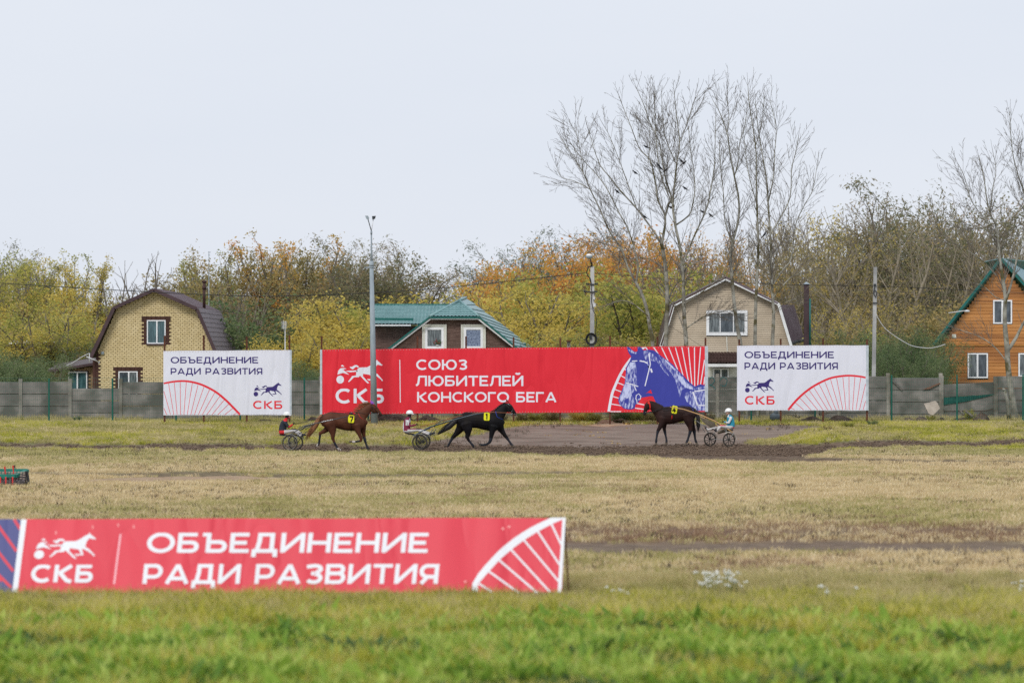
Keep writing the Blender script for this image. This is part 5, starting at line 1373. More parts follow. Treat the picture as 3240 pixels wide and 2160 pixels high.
# ================================================================ TREES
def segs_mesh(name, segs, mats, k=4, origin=(0,0,0)):
    """segs: rows of x0 y0 z0 x1 y1 z1 r0 r1 -> tapered prisms in one mesh"""
    S_a = np.array(segs, float); n = len(S_a); o = np.array(origin)
    p0 = S_a[:,0:3]-o; p1 = S_a[:,3:6]-o; r0 = S_a[:,6:7]; r1 = S_a[:,7:8]
    d = p1-p0; d /= np.maximum(np.linalg.norm(d, axis=1, keepdims=True), 1e-6)
    ref = np.where(np.abs(d[:,2:3]) < .9, np.array([[0,0,1.]]), np.array([[1.,0,0]]))
    a = np.cross(d, ref); a /= np.linalg.norm(a, axis=1, keepdims=True); b = np.cross(d, a)
    V = np.zeros((n, 2*k, 3))
    for i in range(k):
        an = 2*math.pi*i/k; off = a*math.cos(an)+b*math.sin(an)
        V[:, i] = p0 - d*r0*.3 + off*r0; V[:, k+i] = p1 + d*r1*.3 + off*r1
    base = (np.arange(n)*2*k)[:,None]
    Fq = np.stack([np.stack([base[:,0]+i, base[:,0]+(i+1) % k, base[:,0]+k+(i+1) % k, base[:,0]+k+i], -1) for i in range(k)], 1).reshape(-1, 4)
    return quads_mesh(name, V.reshape(-1, 3), Fq, mats, smooth=True)

def quads_mesh(name, V, Fq, mats, tint=None, smooth=False):
    me = bpy.data.meshes.new(name); me.vertices.add(len(V)); me.vertices.foreach_set('co', np.ascontiguousarray(V, np.float32).ravel())
    me.loops.add(Fq.size); me.loops.foreach_set('vertex_index', np.ascontiguousarray(Fq, np.int32).ravel())
    me.polygons.add(len(Fq)); me.polygons.foreach_set('loop_start', np.arange(0, Fq.size, Fq.shape[1], dtype=np.int32))
    if smooth: me.polygons.foreach_set('use_smooth', np.ones(len(Fq), bool))
    me.update(calc_edges=True)
    if tint is not None:
        at = me.attributes.new('tint', 'FLOAT', 'POINT'); at.data.foreach_set('value', np.asarray(tint, np.float32))
    me.materials.append(mats); return me

def leaves_mesh(name, anchors, per, sig, size, narrow, mat_, rg, droop=0.0):
    A = np.repeat(np.array(anchors), per, 0); n = len(A)
    c = A + rg.normal(0, 1, (n,3))*sig; c[:,2] -= np.abs(rg.normal(0, 1, n))*droop
    s = size*rg.uniform(.55, 1.25, (n,1))
    u = rg.normal(0, 1, (n,3)); u[:,2] -= droop*4; u /= np.linalg.norm(u, axis=1, keepdims=True)
    w = rg.normal(0, 1, (n,3)); w -= u*np.sum(u*w, 1, keepdims=True); w /= np.linalg.norm(w, axis=1, keepdims=True)
    V = np.stack([c-u*s, c-w*s*narrow, c+u*s, c+w*s*narrow], 1).reshape(-1, 3)
    Fq = np.arange(n*4).reshape(n, 4)
    at = np.repeat(rg.uniform(0, 1, len(anchors)), per)*.45 + rg.uniform(0, .55, n)
    return quads_mesh(name, V, Fq, mat_, np.repeat(at, 4))

def unit(v): return v/max(1e-9, np.linalg.norm(v))

def shoot(segs, tips, rg, p, d, L_, r, lvl, maxl, P):
    """grow one branch and, recursively, its side branches"""
    n = max(2, int(L_/P['seg'][min(lvl, len(P['seg'])-1)])); step = L_/n; d = unit(d)
    kids = P['kids'][min(lvl, len(P['kids'])-1)]; q = p; acc = 0
    for i in range(n):
        d = unit(d + rg.normal(0, P['wob'], 3) + np.array([0,0,P['up'][min(lvl, len(P['up'])-1)]])*step)
        q2 = q + d*step; t = (i+1)/n; ra = r*(1-.8*(i/n)); rb = r*(1-.8*t)
        segs.append((*q, *q2, max(ra, P['rmin']), max(rb, P['rmin']))); q = q2
        if lvl < maxl and t > P['bare'][min(lvl, len(P['bare'])-1)]:
            acc += kids*step
            while acc > rg.uniform(.3, 1.7):
                acc -= 1
                s = unit(rg.normal(0, 1, 3)); s = unit(s - d*np.dot(s, d)); ang = math.radians(rg.uniform(*P['ang']))
                L2 = L_*P['ratio'][min(lvl, len(P['ratio'])-1)]*rg.uniform(.55, 1.15)*(1.15-.75*t)
                if L2 > P['minl']: shoot(segs, tips, rg, q, d*math.cos(ang)+s*math.sin(ang), L2, max(rb*.55, P['rmin']), lvl+1, maxl, P)
        if lvl >= P['leafl'] and i % 1 == 0: tips.append(q.copy())
    tips.append(q.copy())

M_bark = mat('tree_bark', (.12,.105,.085), (.21,.185,.15), scale=4, rough=.9, stretch=(1,1,.3))
M_barkb = mat('brown_twigs', (.19,.16,.115), (.30,.26,.195), scale=3, rough=.9)
LM = {
 'yellow': leaf_mat('leaves_yellow', [(0.293,0.268,0.073), (0.537,0.439,0.104), (0.732,0.561,0.122), (0.800,0.659,0.183)], .55),
 'gold': leaf_mat('leaves_gold', [(0.342,0.281,0.085), (0.610,0.427,0.098), (0.756,0.415,0.091), (0.756,0.342,0.098)], .55),
 'lime': leaf_mat('leaves_lime', [(0.183,0.220,0.061), (0.329,0.354,0.085), (0.488,0.464,0.110), (0.634,0.549,0.159)], .55),
 'olive': leaf_mat('leaves_olive', [(0.134,0.140,0.061), (0.244,0.226,0.098), (0.378,0.317,0.122), (0.512,0.378,0.159)], .5),
 'dull': leaf_mat('leaves_dull', [(0.104,0.122,0.067), (0.171,0.183,0.098), (0.256,0.244,0.122), (0.366,0.268,0.146)], .5),
 'green': leaf_mat('leaves_green', [(0.055,0.104,0.049), (0.098,0.159,0.067), (0.159,0.220,0.091), (0.268,0.317,0.146)], .5),
 'grey': leaf_mat('leaves_grey', [(0.146,0.183,0.146), (0.220,0.256,0.201), (0.305,0.342,0.268)], .5),
 'brown': leaf_mat('leaves_brown', [(0.183,0.128,0.085), (0.293,0.201,0.134), (0.427,0.305,0.183), (0.537,0.390,0.220)], .35),
}
protos = {}
def proto(key, seed, H, stems, spread, P, maxl, per, sig, size, narrow, droop=0.0, bark=None):
    rg = np.random.RandomState(seed); segs, tips = [], []
    for k in range(stems):
        a = 6.283*k/stems + rg.uniform(-.5, .5); tilt = spread*rg.uniform(.4, 1.1) if stems > 1 else rg.uniform(0, .08)
        d = np.array([math.cos(a)*math.sin(tilt), math.sin(a)*math.sin(tilt), math.cos(tilt)])
        shoot(segs, tips, rg, np.array([math.cos(a)*.03*(stems > 1), math.sin(a)*.03*(stems > 1), -.3]), d, H*rg.uniform(.82, 1.0), P['r0'], 0, maxl, P)
    tm = segs_mesh('trunk', segs, bark or M_bark, 4)
    cm = leaves_mesh('crown', tips, per, sig, size, narrow, LM['olive'], rg, droop) if per else None
    zmax = max(s[5] for s in segs)
    protos[key] = (tm, cm, zmax)
    return len(segs), len(tips)*per
base = dict(seg=[.7,.5,.35,.3], kids=[2.4,2.4,2.4], wob=.07, up=[.02,.07,.10], bare=[.12,.12,.1], ang=(28,62), ratio=[.42,.45,.5], minl=.28, rmin=.011, leafl=2, r0=.15)
stat = {}
stat['broad'] = proto('broad', 1, 8.6, 4, .42, {**base}, 3, 13, .24, .082, .6)
stat['broad2'] = proto('broad2', 2, 8.6, 5, .55, {**base, 'ang': (35,70)}, 3, 11, .26, .082, .6)
stat['upright'] = proto('upright', 3, 9.2, 5, .24, {**base, 'ang': (18,42), 'up': [.03,.14,.2], 'ratio': [.34,.42,.5]}, 3, 12, .20, .078, .55)
stat['plume'] = proto('plume', 4, 9.4, 7, .34, {**base, 'leafl': 1, 'kids': [2.6,1.4], 'ratio': [.24,.4], 'ang': (18,38), 'up': [.05,.15,.2], 'bare': [.3,.15]}, 2, 11, .16, .08, .5)
stat['willow'] = proto('willow', 5, 8.8, 5, .5, {**base, 'ang': (25,55), 'kids': [2.4,2.4,1.8]}, 3, 9, .22, .10, .24, .06)
stat['willow2'] = proto('willow2', 6, 8.6, 6, .6, {**base, 'kids': [2.2,2.2,1.8]}, 3, 9, .24, .10, .24, .08)
stat['thin'] = proto('thin', 7, 9.0, 5, .36, {**base, 'kids': [2.4,2.4,2.0], 'ang': (22,50)}, 3, 4, .16, .07, .5, 0, M_barkb)
stat['bare'] = proto('bare', 8, 9.0, 6, .42, {**base, 'kids': [2.6,2.4,2.2], 'ang': (20,48), 'seg': [.7,.5,.4], 'rmin': .013, 'r0': .13, 'minl': .3}, 3, 0, 0, 0, 0, 0, M_barkb)
stat['bare2'] = proto('bare2', 9, 9.0, 4, .30, {**base, 'kids': [1.6,1.8,1.6], 'ang': (24,52), 'rmin': .012, 'minl': .3}, 3, 0, 0, 0, 0)
stat['bush'] = proto('bush', 10, 8.0, 9, .75, {**base, 'kids': [2.2,1.8], 'bare': [.05,.05], 'leafl': 1}, 2, 12, .34, .12, .5, .03)
stat['bushw'] = proto('bushw', 11, 8.0, 9, .7, {**base, 'kids': [2.2,1.8], 'bare': [.05,.05], 'ang': (20,45), 'leafl': 1}, 2, 13, .32, .13, .22, .12)
print('tree protos', stat)

GRP = {}
def tree(kind, leaf, px, top, D, label, group, rg, wide=1.0, cat='tree', name=None, basez=None):
    tm, cm, zm = protos[kind]; X = (px-CX)/F*D; z0 = gz(X, D) if basez is None else basez
    H = (EYE-(top-HZ)/F*D) - z0; s = H/zm
    root = empty(name or ('shrub' if cat == 'shrub' else 'tree'), (X, D, z0-.05), label, cat, group, rg.uniform(0, 6.283))
    root.scale = (s*wide, s*wide, s)
    link('trunk', tm, root)
    if cm is not None and leaf:
        o = link('crown', cm, root); o.material_slots[0].link = 'OBJECT'; o.material_slots[0].material = LM[leaf]
    return root

SKY = [(-120,720),(0,752),(25,790),(60,822),(100,835),(150,800),(185,802),(235,806),(255,840),(300,880),(420,900),(540,885),(600,850),(660,830),(700,800),(740,765),(800,775),(850,812),(900,780),(935,735),
       (965,800),(1020,785),(1060,770),(1110,750),(1160,768),(1220,792),(1270,835),(1310,870),(1360,895),(1420,890),(1460,842),(1500,850),(1545,870),(1570,820),(1610,775),(1700,748),(1780,735),(1840,728),
       (1900,712),(1960,735),(2040,745),(2130,740),(2230,735),(2330,720),(2420,690),(2500,660),(2570,610),(2640,592),(2700,640),(2760,640),(2800,612),(2860,600),(2900,566),(2960,570),(3010,620),(3080,600),(3160,640),(3240,650),(3400,640)]
sky_y = lambda px: float(np.interp(px, [p[0] for p in SKY], [p[1] for p in SKY]))
REG = [(-200,60,'at the far left edge'), (60,290,'left of the brick house'), (290,700,'beyond the brick house'), (700,1180,'left of the lamp post'), (1180,1560,'beyond the teal roofed house'),
       (1560,2060,'behind the utility pole'), (2060,2500,'beyond the beige house'), (2500,2760,'right of the beige house'), (2760,2990,'beside the orange house'), (2990,3600,'beyond the orange house')]
DESC = {'yellow':'yellow leaved','gold':'orange gold leaved','lime':'yellow green','olive':'olive brown','dull':'dull green','green':'dark green','grey':'grey green','brown':'brown',None:'leafless'}
KD = {'broad':'spreading','broad2':'wide crowned','upright':'upright','plume':'plume shaped','willow':'willow like','willow2':'willow like','thin':'thinly leaved','bare':'twiggy','bare2':'bare branched','bush':'bushy','bushw':'drooping'}
rg = np.random.RandomState(33)
USED = {}
def RANK(px, ab):
    if not ab: return ''
    a, b = ab[0]; t = (px-a)/(b-a); return ', left part' if t < .33 else (', middle' if t < .66 else ', right part')
def put_tree(kind, leaf, px, top, D, row, wide=1.0, cat='tree'):
    where = [w for a, b, w in REG if a <= px < b]; where = where[0] if where else 'by the frame edge'
    rel = RANK(px, [(a, b) for a, b, w in REG if a <= px < b])
    lab = f"{DESC[leaf]} {KD[kind]} {cat}, {row} row, {where}{rel}"
    n = USED.get(lab, 0); USED[lab] = n+1
    if n: lab = f"{['second','third','fourth','fifth','sixth','seventh'][n-1]} {DESC[leaf]} {KD[kind]} {cat}, {row} row, {where}{rel}"
    return tree(kind, leaf, px, top, D, lab, f"trees {where}", rg, wide, cat)
def pick(opts): 
    w = np.array([o[-1] for o in opts], float); return opts[rg.choice(len(opts), p=w/w.sum())]
# rear row draws the skyline
pal_rear = [(-200,40,[('willow','dull',1)]), (40,270,[('plume','lime',2),('plume','yellow',2),('thin','yellow',1)]), (270,560,[('thin','olive',2),('bare2',None,1),('thin','yellow',1)]),
    (560,720,[('plume','olive',1),('upright','olive',1)]), (720,880,[('plume','gold',1),('broad','olive',2)]), (880,1000,[('plume','gold',1),('upright','olive',1)]), (1000,1300,[('willow','dull',2),('upright','olive',2)]),
    (1300,1450,[('thin','brown',2),('bare2',None,1)]), (1450,1560,[('thin','brown',1),('upright','brown',1)]), (1560,1830,[('willow','grey',3)]), (1830,2000,[('upright','gold',2),('plume','gold',1)]),
    (2000,2350,[('bare','brown',2),('thin','brown',1),('upright','gold',1)]), (2350,2480,[('thin','olive',1),('bare',None,1)]), (2480,2700,[('thin','yellow',2),('bare',None,1)]), (2700,3600,[('thin','dull',3),('thin','brown',2),('bare',None,3)])]
def palette(pal, px):
    for a, b, o in pal:
        if a <= px < b: return pick(o)
px = -110.0
while px < 3380:
    k, l, _ = palette(pal_rear, px); D = rg.uniform(262, 290); px += 14 if px > 2460 else 0
    put_tree(k, l, px, sky_y(px)-(16 if px > 2460 else 0)+rg.choice([0,10,20,35,50,60]), D, 'rear', rg.uniform(.85, 1.1)); px += rg.uniform(50, 74)
for kk, ll, px, top, D, wd in [('willow','dull',1035,775,256,1.25),('willow','dull',1125,748,258,1.35),('willow','dull',1215,775,255,1.25),('broad','dull',1170,800,250,1.2),('plume','gold',925,738,256,1.15),('plume','olive',880,775,258,1.1),('upright','olive',800,770,255,1.2),('broad','olive',745,785,257,1.2),('plume','lime',700,805,259,1.0),
        ('willow','grey',1635,772,262,1.3),('willow','grey',1720,745,264,1.35),('willow','grey',1800,735,263,1.2),('broad','gold',1830,735,257,1.15),('broad','gold',1905,716,256,1.2),('upright','gold',1970,728,255,1.2),('broad','gold',1690,815,252,1.2),('broad2','lime',1770,830,250,1.2),('upright','yellow',1600,830,256,1.0),
        ('plume','lime',160,800,254,1.0),('plume','lime',205,802,257,1.0),('plume','yellow',240,812,256,.9),('willow','dull',8,748,250,1.0),('broad','yellow',60,850,250,1.2),('willow','dull',2870,585,258,1.15),('willow','dull',2940,570,262,1.1),('willow','dull',2800,635,258,1.15),('thin','dull',3010,640,255,1.2)]:
    put_tree(kk, ll, px, top, D, 'crest', wd)
# middle row
pal_mid = [(-200,300,[('broad','yellow',2),('upright','lime',2),('plume','yellow',1)]), (300,560,[('broad','gold',1),('broad2','yellow',1)]), (560,760,[('broad','olive',2),('bare2','olive',1)]),
    (760,1000,[('broad','olive',1),('broad2','lime',1)]), (1000,1300,[('willow','dull',3),('willow2','green',1)]), (1300,1560,[('broad','lime',1),('thin','brown',1),('broad2','yellow',1)]),
    (1560,2000,[('broad','gold',3),('broad2','lime',2),('upright','gold',2),('upright','yellow',1)]), (2000,2350,[('bare',None,2),('thin','brown',2),('thin','gold',2)]), (2350,2760,[('thin','olive',2),('thin','yellow',1),('bare',None,2)]),
    (2760,3600,[('thin','dull',2),('bare',None,2),('thin','olive',2)])]
px = -90.0
while px < 3360:
    k, l, _ = palette(pal_mid, px); D = rg.uniform(238, 258)
    put_tree(k, l, px, sky_y(px)+rg.uniform(40, 130), D, 'middle', rg.uniform(1.0, 1.3)); px += rg.uniform(66, 98)
# front row
pal_fr = [(-200,300,[('broad2','yellow',2),('broad2','lime',2),('bush','olive',1)]), (300,640,[('bush','lime',2),('bush','gold',1),('bush','olive',1)]), (640,1180,[('broad2','lime',3),('bush','yellow',2),('broad','yellow',1),('bush','green',.5)]), (1180,1640,[('bush','lime',1),('bush','yellow',1)]),
    (1640,2050,[('broad2','yellow',3),('bush','lime',2),('broad','gold',1)]), (2050,2560,[('bare','brown',2),('thin','yellow',1),('thin','olive',1)]), (2560,2800,[('bush','olive',2),('thin','yellow',2),('bare',None,1)]), (2800,3600,[('bush','olive',2),('thin','olive',2),('bare',None,1)])]
px = -80.0
while px < 3340:
    k, l, _ = palette(pal_fr, px); D = rg.uniform(222, 234) + (30 if 270 < px < 830 else 0)
    put_tree(k, l, px, rg.uniform(930, 1010) if px < 1560 or px > 2050 else rg.uniform(850, 960), D, 'front', rg.uniform(1.1, 1.5)); px += rg.uniform(66, 96)
# shrubs just behind the fence
for px, top, D, k, l, wd in [(-30,1100,199,'bushw','green',1.2),(25,1105,198,'bushw','green',1.2),(78,1112,199,'bushw','green',1.15),(118,1128,198,'bushw','green',1.0),(50,1150,195,'bush','green',1.1),(100,1165,195,'bush','green',.9),(0,1140,195,'bushw','green',1.1),(250,1075,224,'broad2','green',1.2),(195,1060,226,'bush','dull',1.2),
        (800,1085,240,'bush','lime',1.2),(850,1075,214,'broad2','lime',1.2),(893,1060,216,'bush','yellow',1.2),(958,1135,201,'bushw','green',1.2),(945,1160,197,'bushw','green',1.0),(985,1165,197,'bushw','green',1.0),(1000,1050,215,'broad2','yellow',1.2),(1060,1040,214,'broad2','lime',1.2),(1118,1045,215,'bush','yellow',1.1),
        (1740,1060,212,'bush','dull',1.3),(1790,1065,211,'bush','lime',1.3),(1850,1050,213,'bush','yellow',1.3),(1920,1060,212,'bush','lime',1.3),(1990,1050,213,'bush','olive',1.3),(2050,1060,214,'bush','olive',1.2),
        (2610,1040,214,'bush','olive',1.3),(2670,1050,215,'bush','lime',1.3),(2735,1060,212,'bush','dull',1.3),(2800,1035,203,'bushw','green',1.1),(2850,1045,202,'bushw','green',1.1),(2895,1050,203,'bushw','green',1.0),(2925,1075,201,'bushw','green',.8),(2835,1110,198,'bushw','green',1.1),(2890,1120,197,'bushw','green',1.0),(2925,1150,196,'bushw','green',.8),(2790,1120,197,'bushw','green',1.0)]:
    put_tree(k, l, px, top, D, 'near', wd, 'shrub')
# the single dark tree right of the brick house
tree('bare2', None, 742, 865, 239, 'dark leafless tree with open crown right of the brick house roof', 'dark trees by the brick house', rg, 1.25)
tree('thin', 'olive', 752, 875, 241, 'thinly leaved dark tree standing just behind the open crowned one', 'dark trees by the brick house', rg, 1.15)
tree('bare2', 'olive', 405, 800, 246, 'bare spreading treetop rising directly above the brick house ridge, left one', 'bare treetops above the brick house', rg, 1.0)
tree('bare2', 'olive', 472, 795, 250, 'bare spreading treetop rising directly above the brick house ridge, right one', 'bare treetops above the brick house', rg, 1.1)

# ---------------------------------------------------------------- tall bare poplars, limbs traced one by one
def poplar_bark():
    m, nt, bs = new_mat('poplar_bark'); L = nt.links.new
    geo = nt.nodes.new('ShaderNodeNewGeometry'); sp = nt.nodes.new('ShaderNodeSeparateXYZ'); L(geo.outputs['Position'], sp.inputs[0])
    n = nt.nodes.new('ShaderNodeTexNoise'); n.inputs['Scale'].default_value = 2.2; n.inputs['Detail'].default_value = 6; L(geo.outputs['Position'], n.inputs['Vector'])
    r = nt.nodes.new('ShaderNodeValToRGB'); e = r.color_ramp.elements; e[0].position = .38; e[0].color = (.16,.15,.12,1); e[1].position = .62; e[1].color = (.33,.32,.27,1); L(n.outputs['Fac'], r.inputs['Fac'])
    n2 = nt.nodes.new('ShaderNodeTexNoise'); n2.inputs['Scale'].default_value = 1.7; n2.inputs['Detail'].default_value = 4; L(geo.outputs['Position'], n2.inputs['Vector'])
    r2 = nt.nodes.new('ShaderNodeValToRGB'); r2.color_ramp.elements[0].position = .52; r2.color_ramp.elements[1].position = .60; L(n2.outputs['Fac'], r2.inputs['Fac'])
    mx = nt.nodes.new('ShaderNodeMixRGB'); mx.inputs['Color2'].default_value = (.085,.075,.03,1); L(r2.outputs['Color'], mx.inputs['Fac']); L(r.outputs['Color'], mx.inputs['Color1']); L(mx.outputs['Color'], bs.inputs['Base Color'])
    bs.inputs['Roughness'].default_value = .9
    return m
M_pop = poplar_bark()
M_poptwig = mat('poplar_twigs', (.115,.10,.085), (.19,.17,.145), scale=3, rough=.9)
def hero(label, limbs, D, seed, dens=1.0, bark=None):
    """limbs: (points px py, radius px at start, radius px at end, first fraction that bears shoots)"""
    rg = np.random.RandomState(seed); s = F/D; trunk, twig, tips = [], [], []
    b0 = limbs[0][0][0]; X0 = (b0[0]-CX)/s; z0 = gz(X0, D)
    P = dict(seg=[.30,.22,.18], kids=[4.4,5.6,5.0], wob=.04, up=[.22,.26,.25], bare=[.10,.05,.0], ang=(18,40), ratio=[.42,.42,.4], minl=.11, rmin=.0065, leafl=9, r0=.02)
    for li, (pts, ra, rb, f0) in enumerate(limbs):
        sp = smooth_pts(pts, 5); n = len(sp); dr = rg.uniform(-.16, .16); pr = None; Ltot = 0; P3 = []
        for i, (x, y) in enumerate(sp):
            hgt = (1330-y)/s
            P3.append(np.array([(x-CX)/s, D + dr*max(0, hgt-3.0)*(1 if li else .3), EYE-(y-HZ)/s]))
        for i in range(n-1):
            t0, t1 = i/(n-1), (i+1)/(n-1); r0 = 1.0*(ra+(rb-ra)*t0**.8)/s; r1 = 1.0*(ra+(rb-ra)*t1**.8)/s
            trunk.append((*P3[i], *P3[i+1], r0, r1))
            d = P3[i+1]-P3[i]; L_ = np.linalg.norm(d); d = unit(d)
            if t0 >= f0:
                for _ in range(rg.poisson(L_*7.0*dens)):
                    sd_ = unit(rg.normal(0,1,3)*np.array([1,.8,.5])); sd_ = unit(sd_-d*np.dot(sd_,d)); a = math.radians(rg.uniform(24, 48)); q = P3[i]+(P3[i+1]-P3[i])*rg.uniform()
                    Lb = rg.uniform(.6, 2.7)*(1.1-.65*t0)*(1 if t0 > .2 else .8)
                    shoot(twig, tips, rg, q, d*math.cos(a)+sd_*math.sin(a), Lb, max(.009, r1*.33), 0, 3, P)
        # leader carries on past the traced end
        shoot(twig, tips, rg, P3[-1], P3[-1]-P3[-3], .6, max(.012, rb/s*.8), 0, 3, P)
    root = empty('poplar_tree', (X0, D, z0), label, 'tree', 'tall bare poplars before the beige siding house' if X0 < 12 else None)
    o = root.location
    link('trunk', segs_mesh('trunk', trunk, bark or M_pop, 8, o), root)
    link('crown', segs_mesh('crown', twig, M_poptwig, 3, o), root)
    return len(twig), len(trunk)
ns = []
DPp = 186.5
ns.append(hero('bare poplar leaning left, leftmost of the poplars, forking low', [
    ([(2072,1340),(2068,1200),(2065,1087),(2056,1034),(2046,976),(2029,927),(2010,890)], 7.0, 4.6, .75),
    ([(2010,890),(1986,843),(1968,789),(1932,736),(1896,655),(1870,602),(1847,548),(1812,490),(1775,434)], 4.0, .9, .1),
    ([(2012,893),(2019,850),(2012,803),(1986,722),(1959,673),(1923,602),(1892,557),(1847,508),(1803,450)], 3.4, .8, .15),
    ([(1870,602),(1820,575),(1775,560),(1760,520)], 1.5, .6, .0), ([(1847,548),(1838,480),(1825,420),(1815,400)], 1.5, .6, .0),
    ([(2050,1000),(2000,960),(1960,952),(1920,965)], 2.2, .8, .2), ([(1968,789),(1900,770),(1850,765),(1810,755)], 1.6, .6, .1)], DPp, 1))
ns.append(hero('bare poplar with many steep leaders, second from the left', [
    ([(2108,1340),(2106,1200),(2106,1091),(2111,965),(2106,850),(2093,771)], 8.0, 5.6, .5),
    ([(2093,771),(2053,713),(2012,660),(1963,606),(1928,562),(1901,530),(1880,480),(1861,414)], 3.4, .8, .1),
    ([(2093,771),(2102,691),(2079,637),(2070,579),(2053,512),(2021,477),(1990,401),(1959,325)], 3.8, .8, .1),
    ([(2102,691),(2115,646),(2124,629),(2106,570),(2093,503),(2084,450),(2057,396),(2035,334),(2012,282)], 3.6, .8, .1),
    ([(2012,660),(1980,570),(1950,490),(1925,430),(1905,395)], 1.6, .6, .1), ([(2053,512),(2060,430),(2050,350),(2050,300)], 1.5, .6, .1),
    ([(2111,965),(2140,900),(2180,880),(2230,850)], 2.2, .8, .2), ([(2106,850),(2060,820),(2020,815),(1980,820)], 1.8, .7, .2)], DPp+.8, 2))
ns.append(hero('tallest bare poplar, third from the left, with a thick straight trunk', [
    ([(2172,1340),(2171,1200),(2171,1091),(2165,1003),(2163,926),(2161,869),(2151,780),(2137,713),(2129,646),(2136,570),(2142,512),(2151,450),(2142,379),(2133,289)], 8.6, .9, .32),
    ([(2137,713),(2170,690),(2187,669),(2200,602),(2196,535),(2186,470),(2180,400)], 2.8, .8, .1),
    ([(2158,840),(2190,760),(2231,669),(2245,611),(2258,535),(2260,468),(2262,372)], 3.2, .8, .15),
    ([(2129,646),(2095,560),(2080,470),(2075,390),(2072,290)], 2.4, .8, .1), ([(2151,450),(2175,380),(2190,330),(2205,300)], 1.4, .6, .0), ([(2142,512),(2110,430),(2100,360),(2098,300)], 1.6, .6, .0),
    ([(2163,960),(2200,940),(2250,900),(2290,880)], 2.2, .8, .1), ([(2170,1040),(2230,1000),(2290,985),(2330,1000)], 2, .7, .1), ([(2168,1060),(2140,980),(2110,940),(2080,900)], 2, .7, .1)], DPp-.4, 3, 1.15))
ns.append(hero('bare poplar with a curving trunk before the siding house window', [
    ([(2362,1345),(2352,1200),(2343,1091),(2331,1022),(2322,946),(2316,869),(2312,825),(2316,780),(2338,691),(2338,624),(2325,557),(2312,490),(2303,423),(2280,356),(2258,316)], 8, .8, .35),
    ([(2325,557),(2338,512),(2343,450),(2358,400),(2366,350)], 2, .7, .0), ([(2316,780),(2290,700),(2285,620),(2275,540),(2270,460)], 2, .7, .1), ([(2303,423),(2310,370),(2305,320),(2300,295)], 1.4, .6, .0)], DPp, 4))
ns.append(hero('bare slender poplar between the curving one and the rightmost one', [
    ([(2400,1345),(2393,1200),(2389,1091),(2391,965),(2395,869),(2399,780),(2394,646),(2392,557),(2390,468),(2370,334),(2365,270)], 7.5, .8, .35),
    ([(2394,646),(2370,560),(2358,480),(2350,400)], 1.8, .7, .1), ([(2390,468),(2410,400),(2418,340),(2420,300)], 1.5, .6, .0)], DPp+.7, 5, .9))
ns.append(hero('bare poplar with wide right limbs, rightmost before the siding house', [
    ([(2452,1340),(2446,1200),(2444,1091),(2448,1003),(2444,926),(2442,861),(2439,758),(2432,646),(2428,579),(2414,490),(2400,400),(2392,320)], 7.5, .8, .35),
    ([(2440,735),(2468,691),(2499,624),(2504,535),(2515,490),(2526,430)], 2.6, .7, .1),
    ([(2446,900),(2480,850),(2504,816),(2517,713),(2545,650),(2571,602),(2586,520)], 2.8, .7, .2),
    ([(2432,646),(2450,560),(2455,480),(2460,400),(2440,310)], 2.2, .7, .1), ([(2448,940),(2500,880),(2550,860),(2600,840)], 2.2, .7, .2), ([(2444,1000),(2480,960),(2520,945)], 1.6, .7, .1)], DPp+.2, 6))
ns.append(hero('gnarled bare poplar before the orange wooden house, base among dirt heaps', [
    ([(3212,1340),(3207,1290),(3200,1240),(3190,1165),(3186,1100),(3180,1040),(3178,990),(3180,940),(3172,883),(3162,820),(3155,760),(3147,707),(3131,679),(3118,620),(3110,560),(3095,500)], 12, .9, .45),
    ([(3188,1110),(3215,1070),(3235,1030),(3265,980),(3290,900),(3300,800)], 6.5, 2, .3),
    ([(3178,960),(3200,880),(3215,800),(3237,704),(3230,612),(3212,560),(3195,500),(3185,420),(3182,360)], 4, .8, .1),
    ([(3155,870),(3120,830),(3080,800),(3040,775),(3000,762)], 2.2, .7, .1), ([(3147,707),(3100,720),(3060,712),(3010,716)], 1.8, .7, .1), ([(3155,760),(3120,700),(3075,640),(3050,560),(3030,520)], 2, .7, .0),
    ([(3182,950),(3150,940),(3110,905),(3060,890)], 2, .7, .1), ([(3190,1150),(3150,1100),(3110,1070),(3060,1050),(3010,1035)], 2.2, .8, .2), ([(3230,612),(3240,540),(3238,470),(3260,400)], 1.6, .7, .0), ([(3131,679),(3140,600),(3150,540),(3140,480)], 1.8, .7, 0)], 186.0, 7, .9))
print('heroes', ns)
tag(link('stump_mesh', bpy.data.meshes.new('x')), None) if False else None

# rooks in the poplars
M_crow = mat('black_feathers', (.012,.013,.018), (.025,.026,.034), scale=20, rough=.5)
def crow_mesh():
    mb = MB(); mb.etube([((-.17,0,-.05),.02,.03),((-.08,0,-.01),.055,.06),((0,0,.03),.07,.07),((.08,0,.07),.05,.05)], n=8)
    mb.sphere((.12,0,.12), .045, 8, 6); mb.tube([(.15,0,.12),(.215,0,.105)], [.018,.004], 5)
    mb.add([(-.14,-.03,-.03),(-.34,-.045,-.13),(-.34,.045,-.13),(-.14,.03,-.03),(-.14,0,-.055),(-.33,0,-.15)], [(0,1,2,3),(4,5,1,0),(3,2,5,4)])
    for s in (-1,1):
        mb.add([(.06,.06*s,.06),(-.05,.085*s,.05),(-.24,.04*s,-.10),(-.08,.07*s,-.06)], [(0,1,2,3)]); mb.tube([(0,.03*s,-.03),(.01,.03*s,-.10)], .006, 4)
    return mb.mesh('rook', [M_crow])
cm_ = crow_mesh()
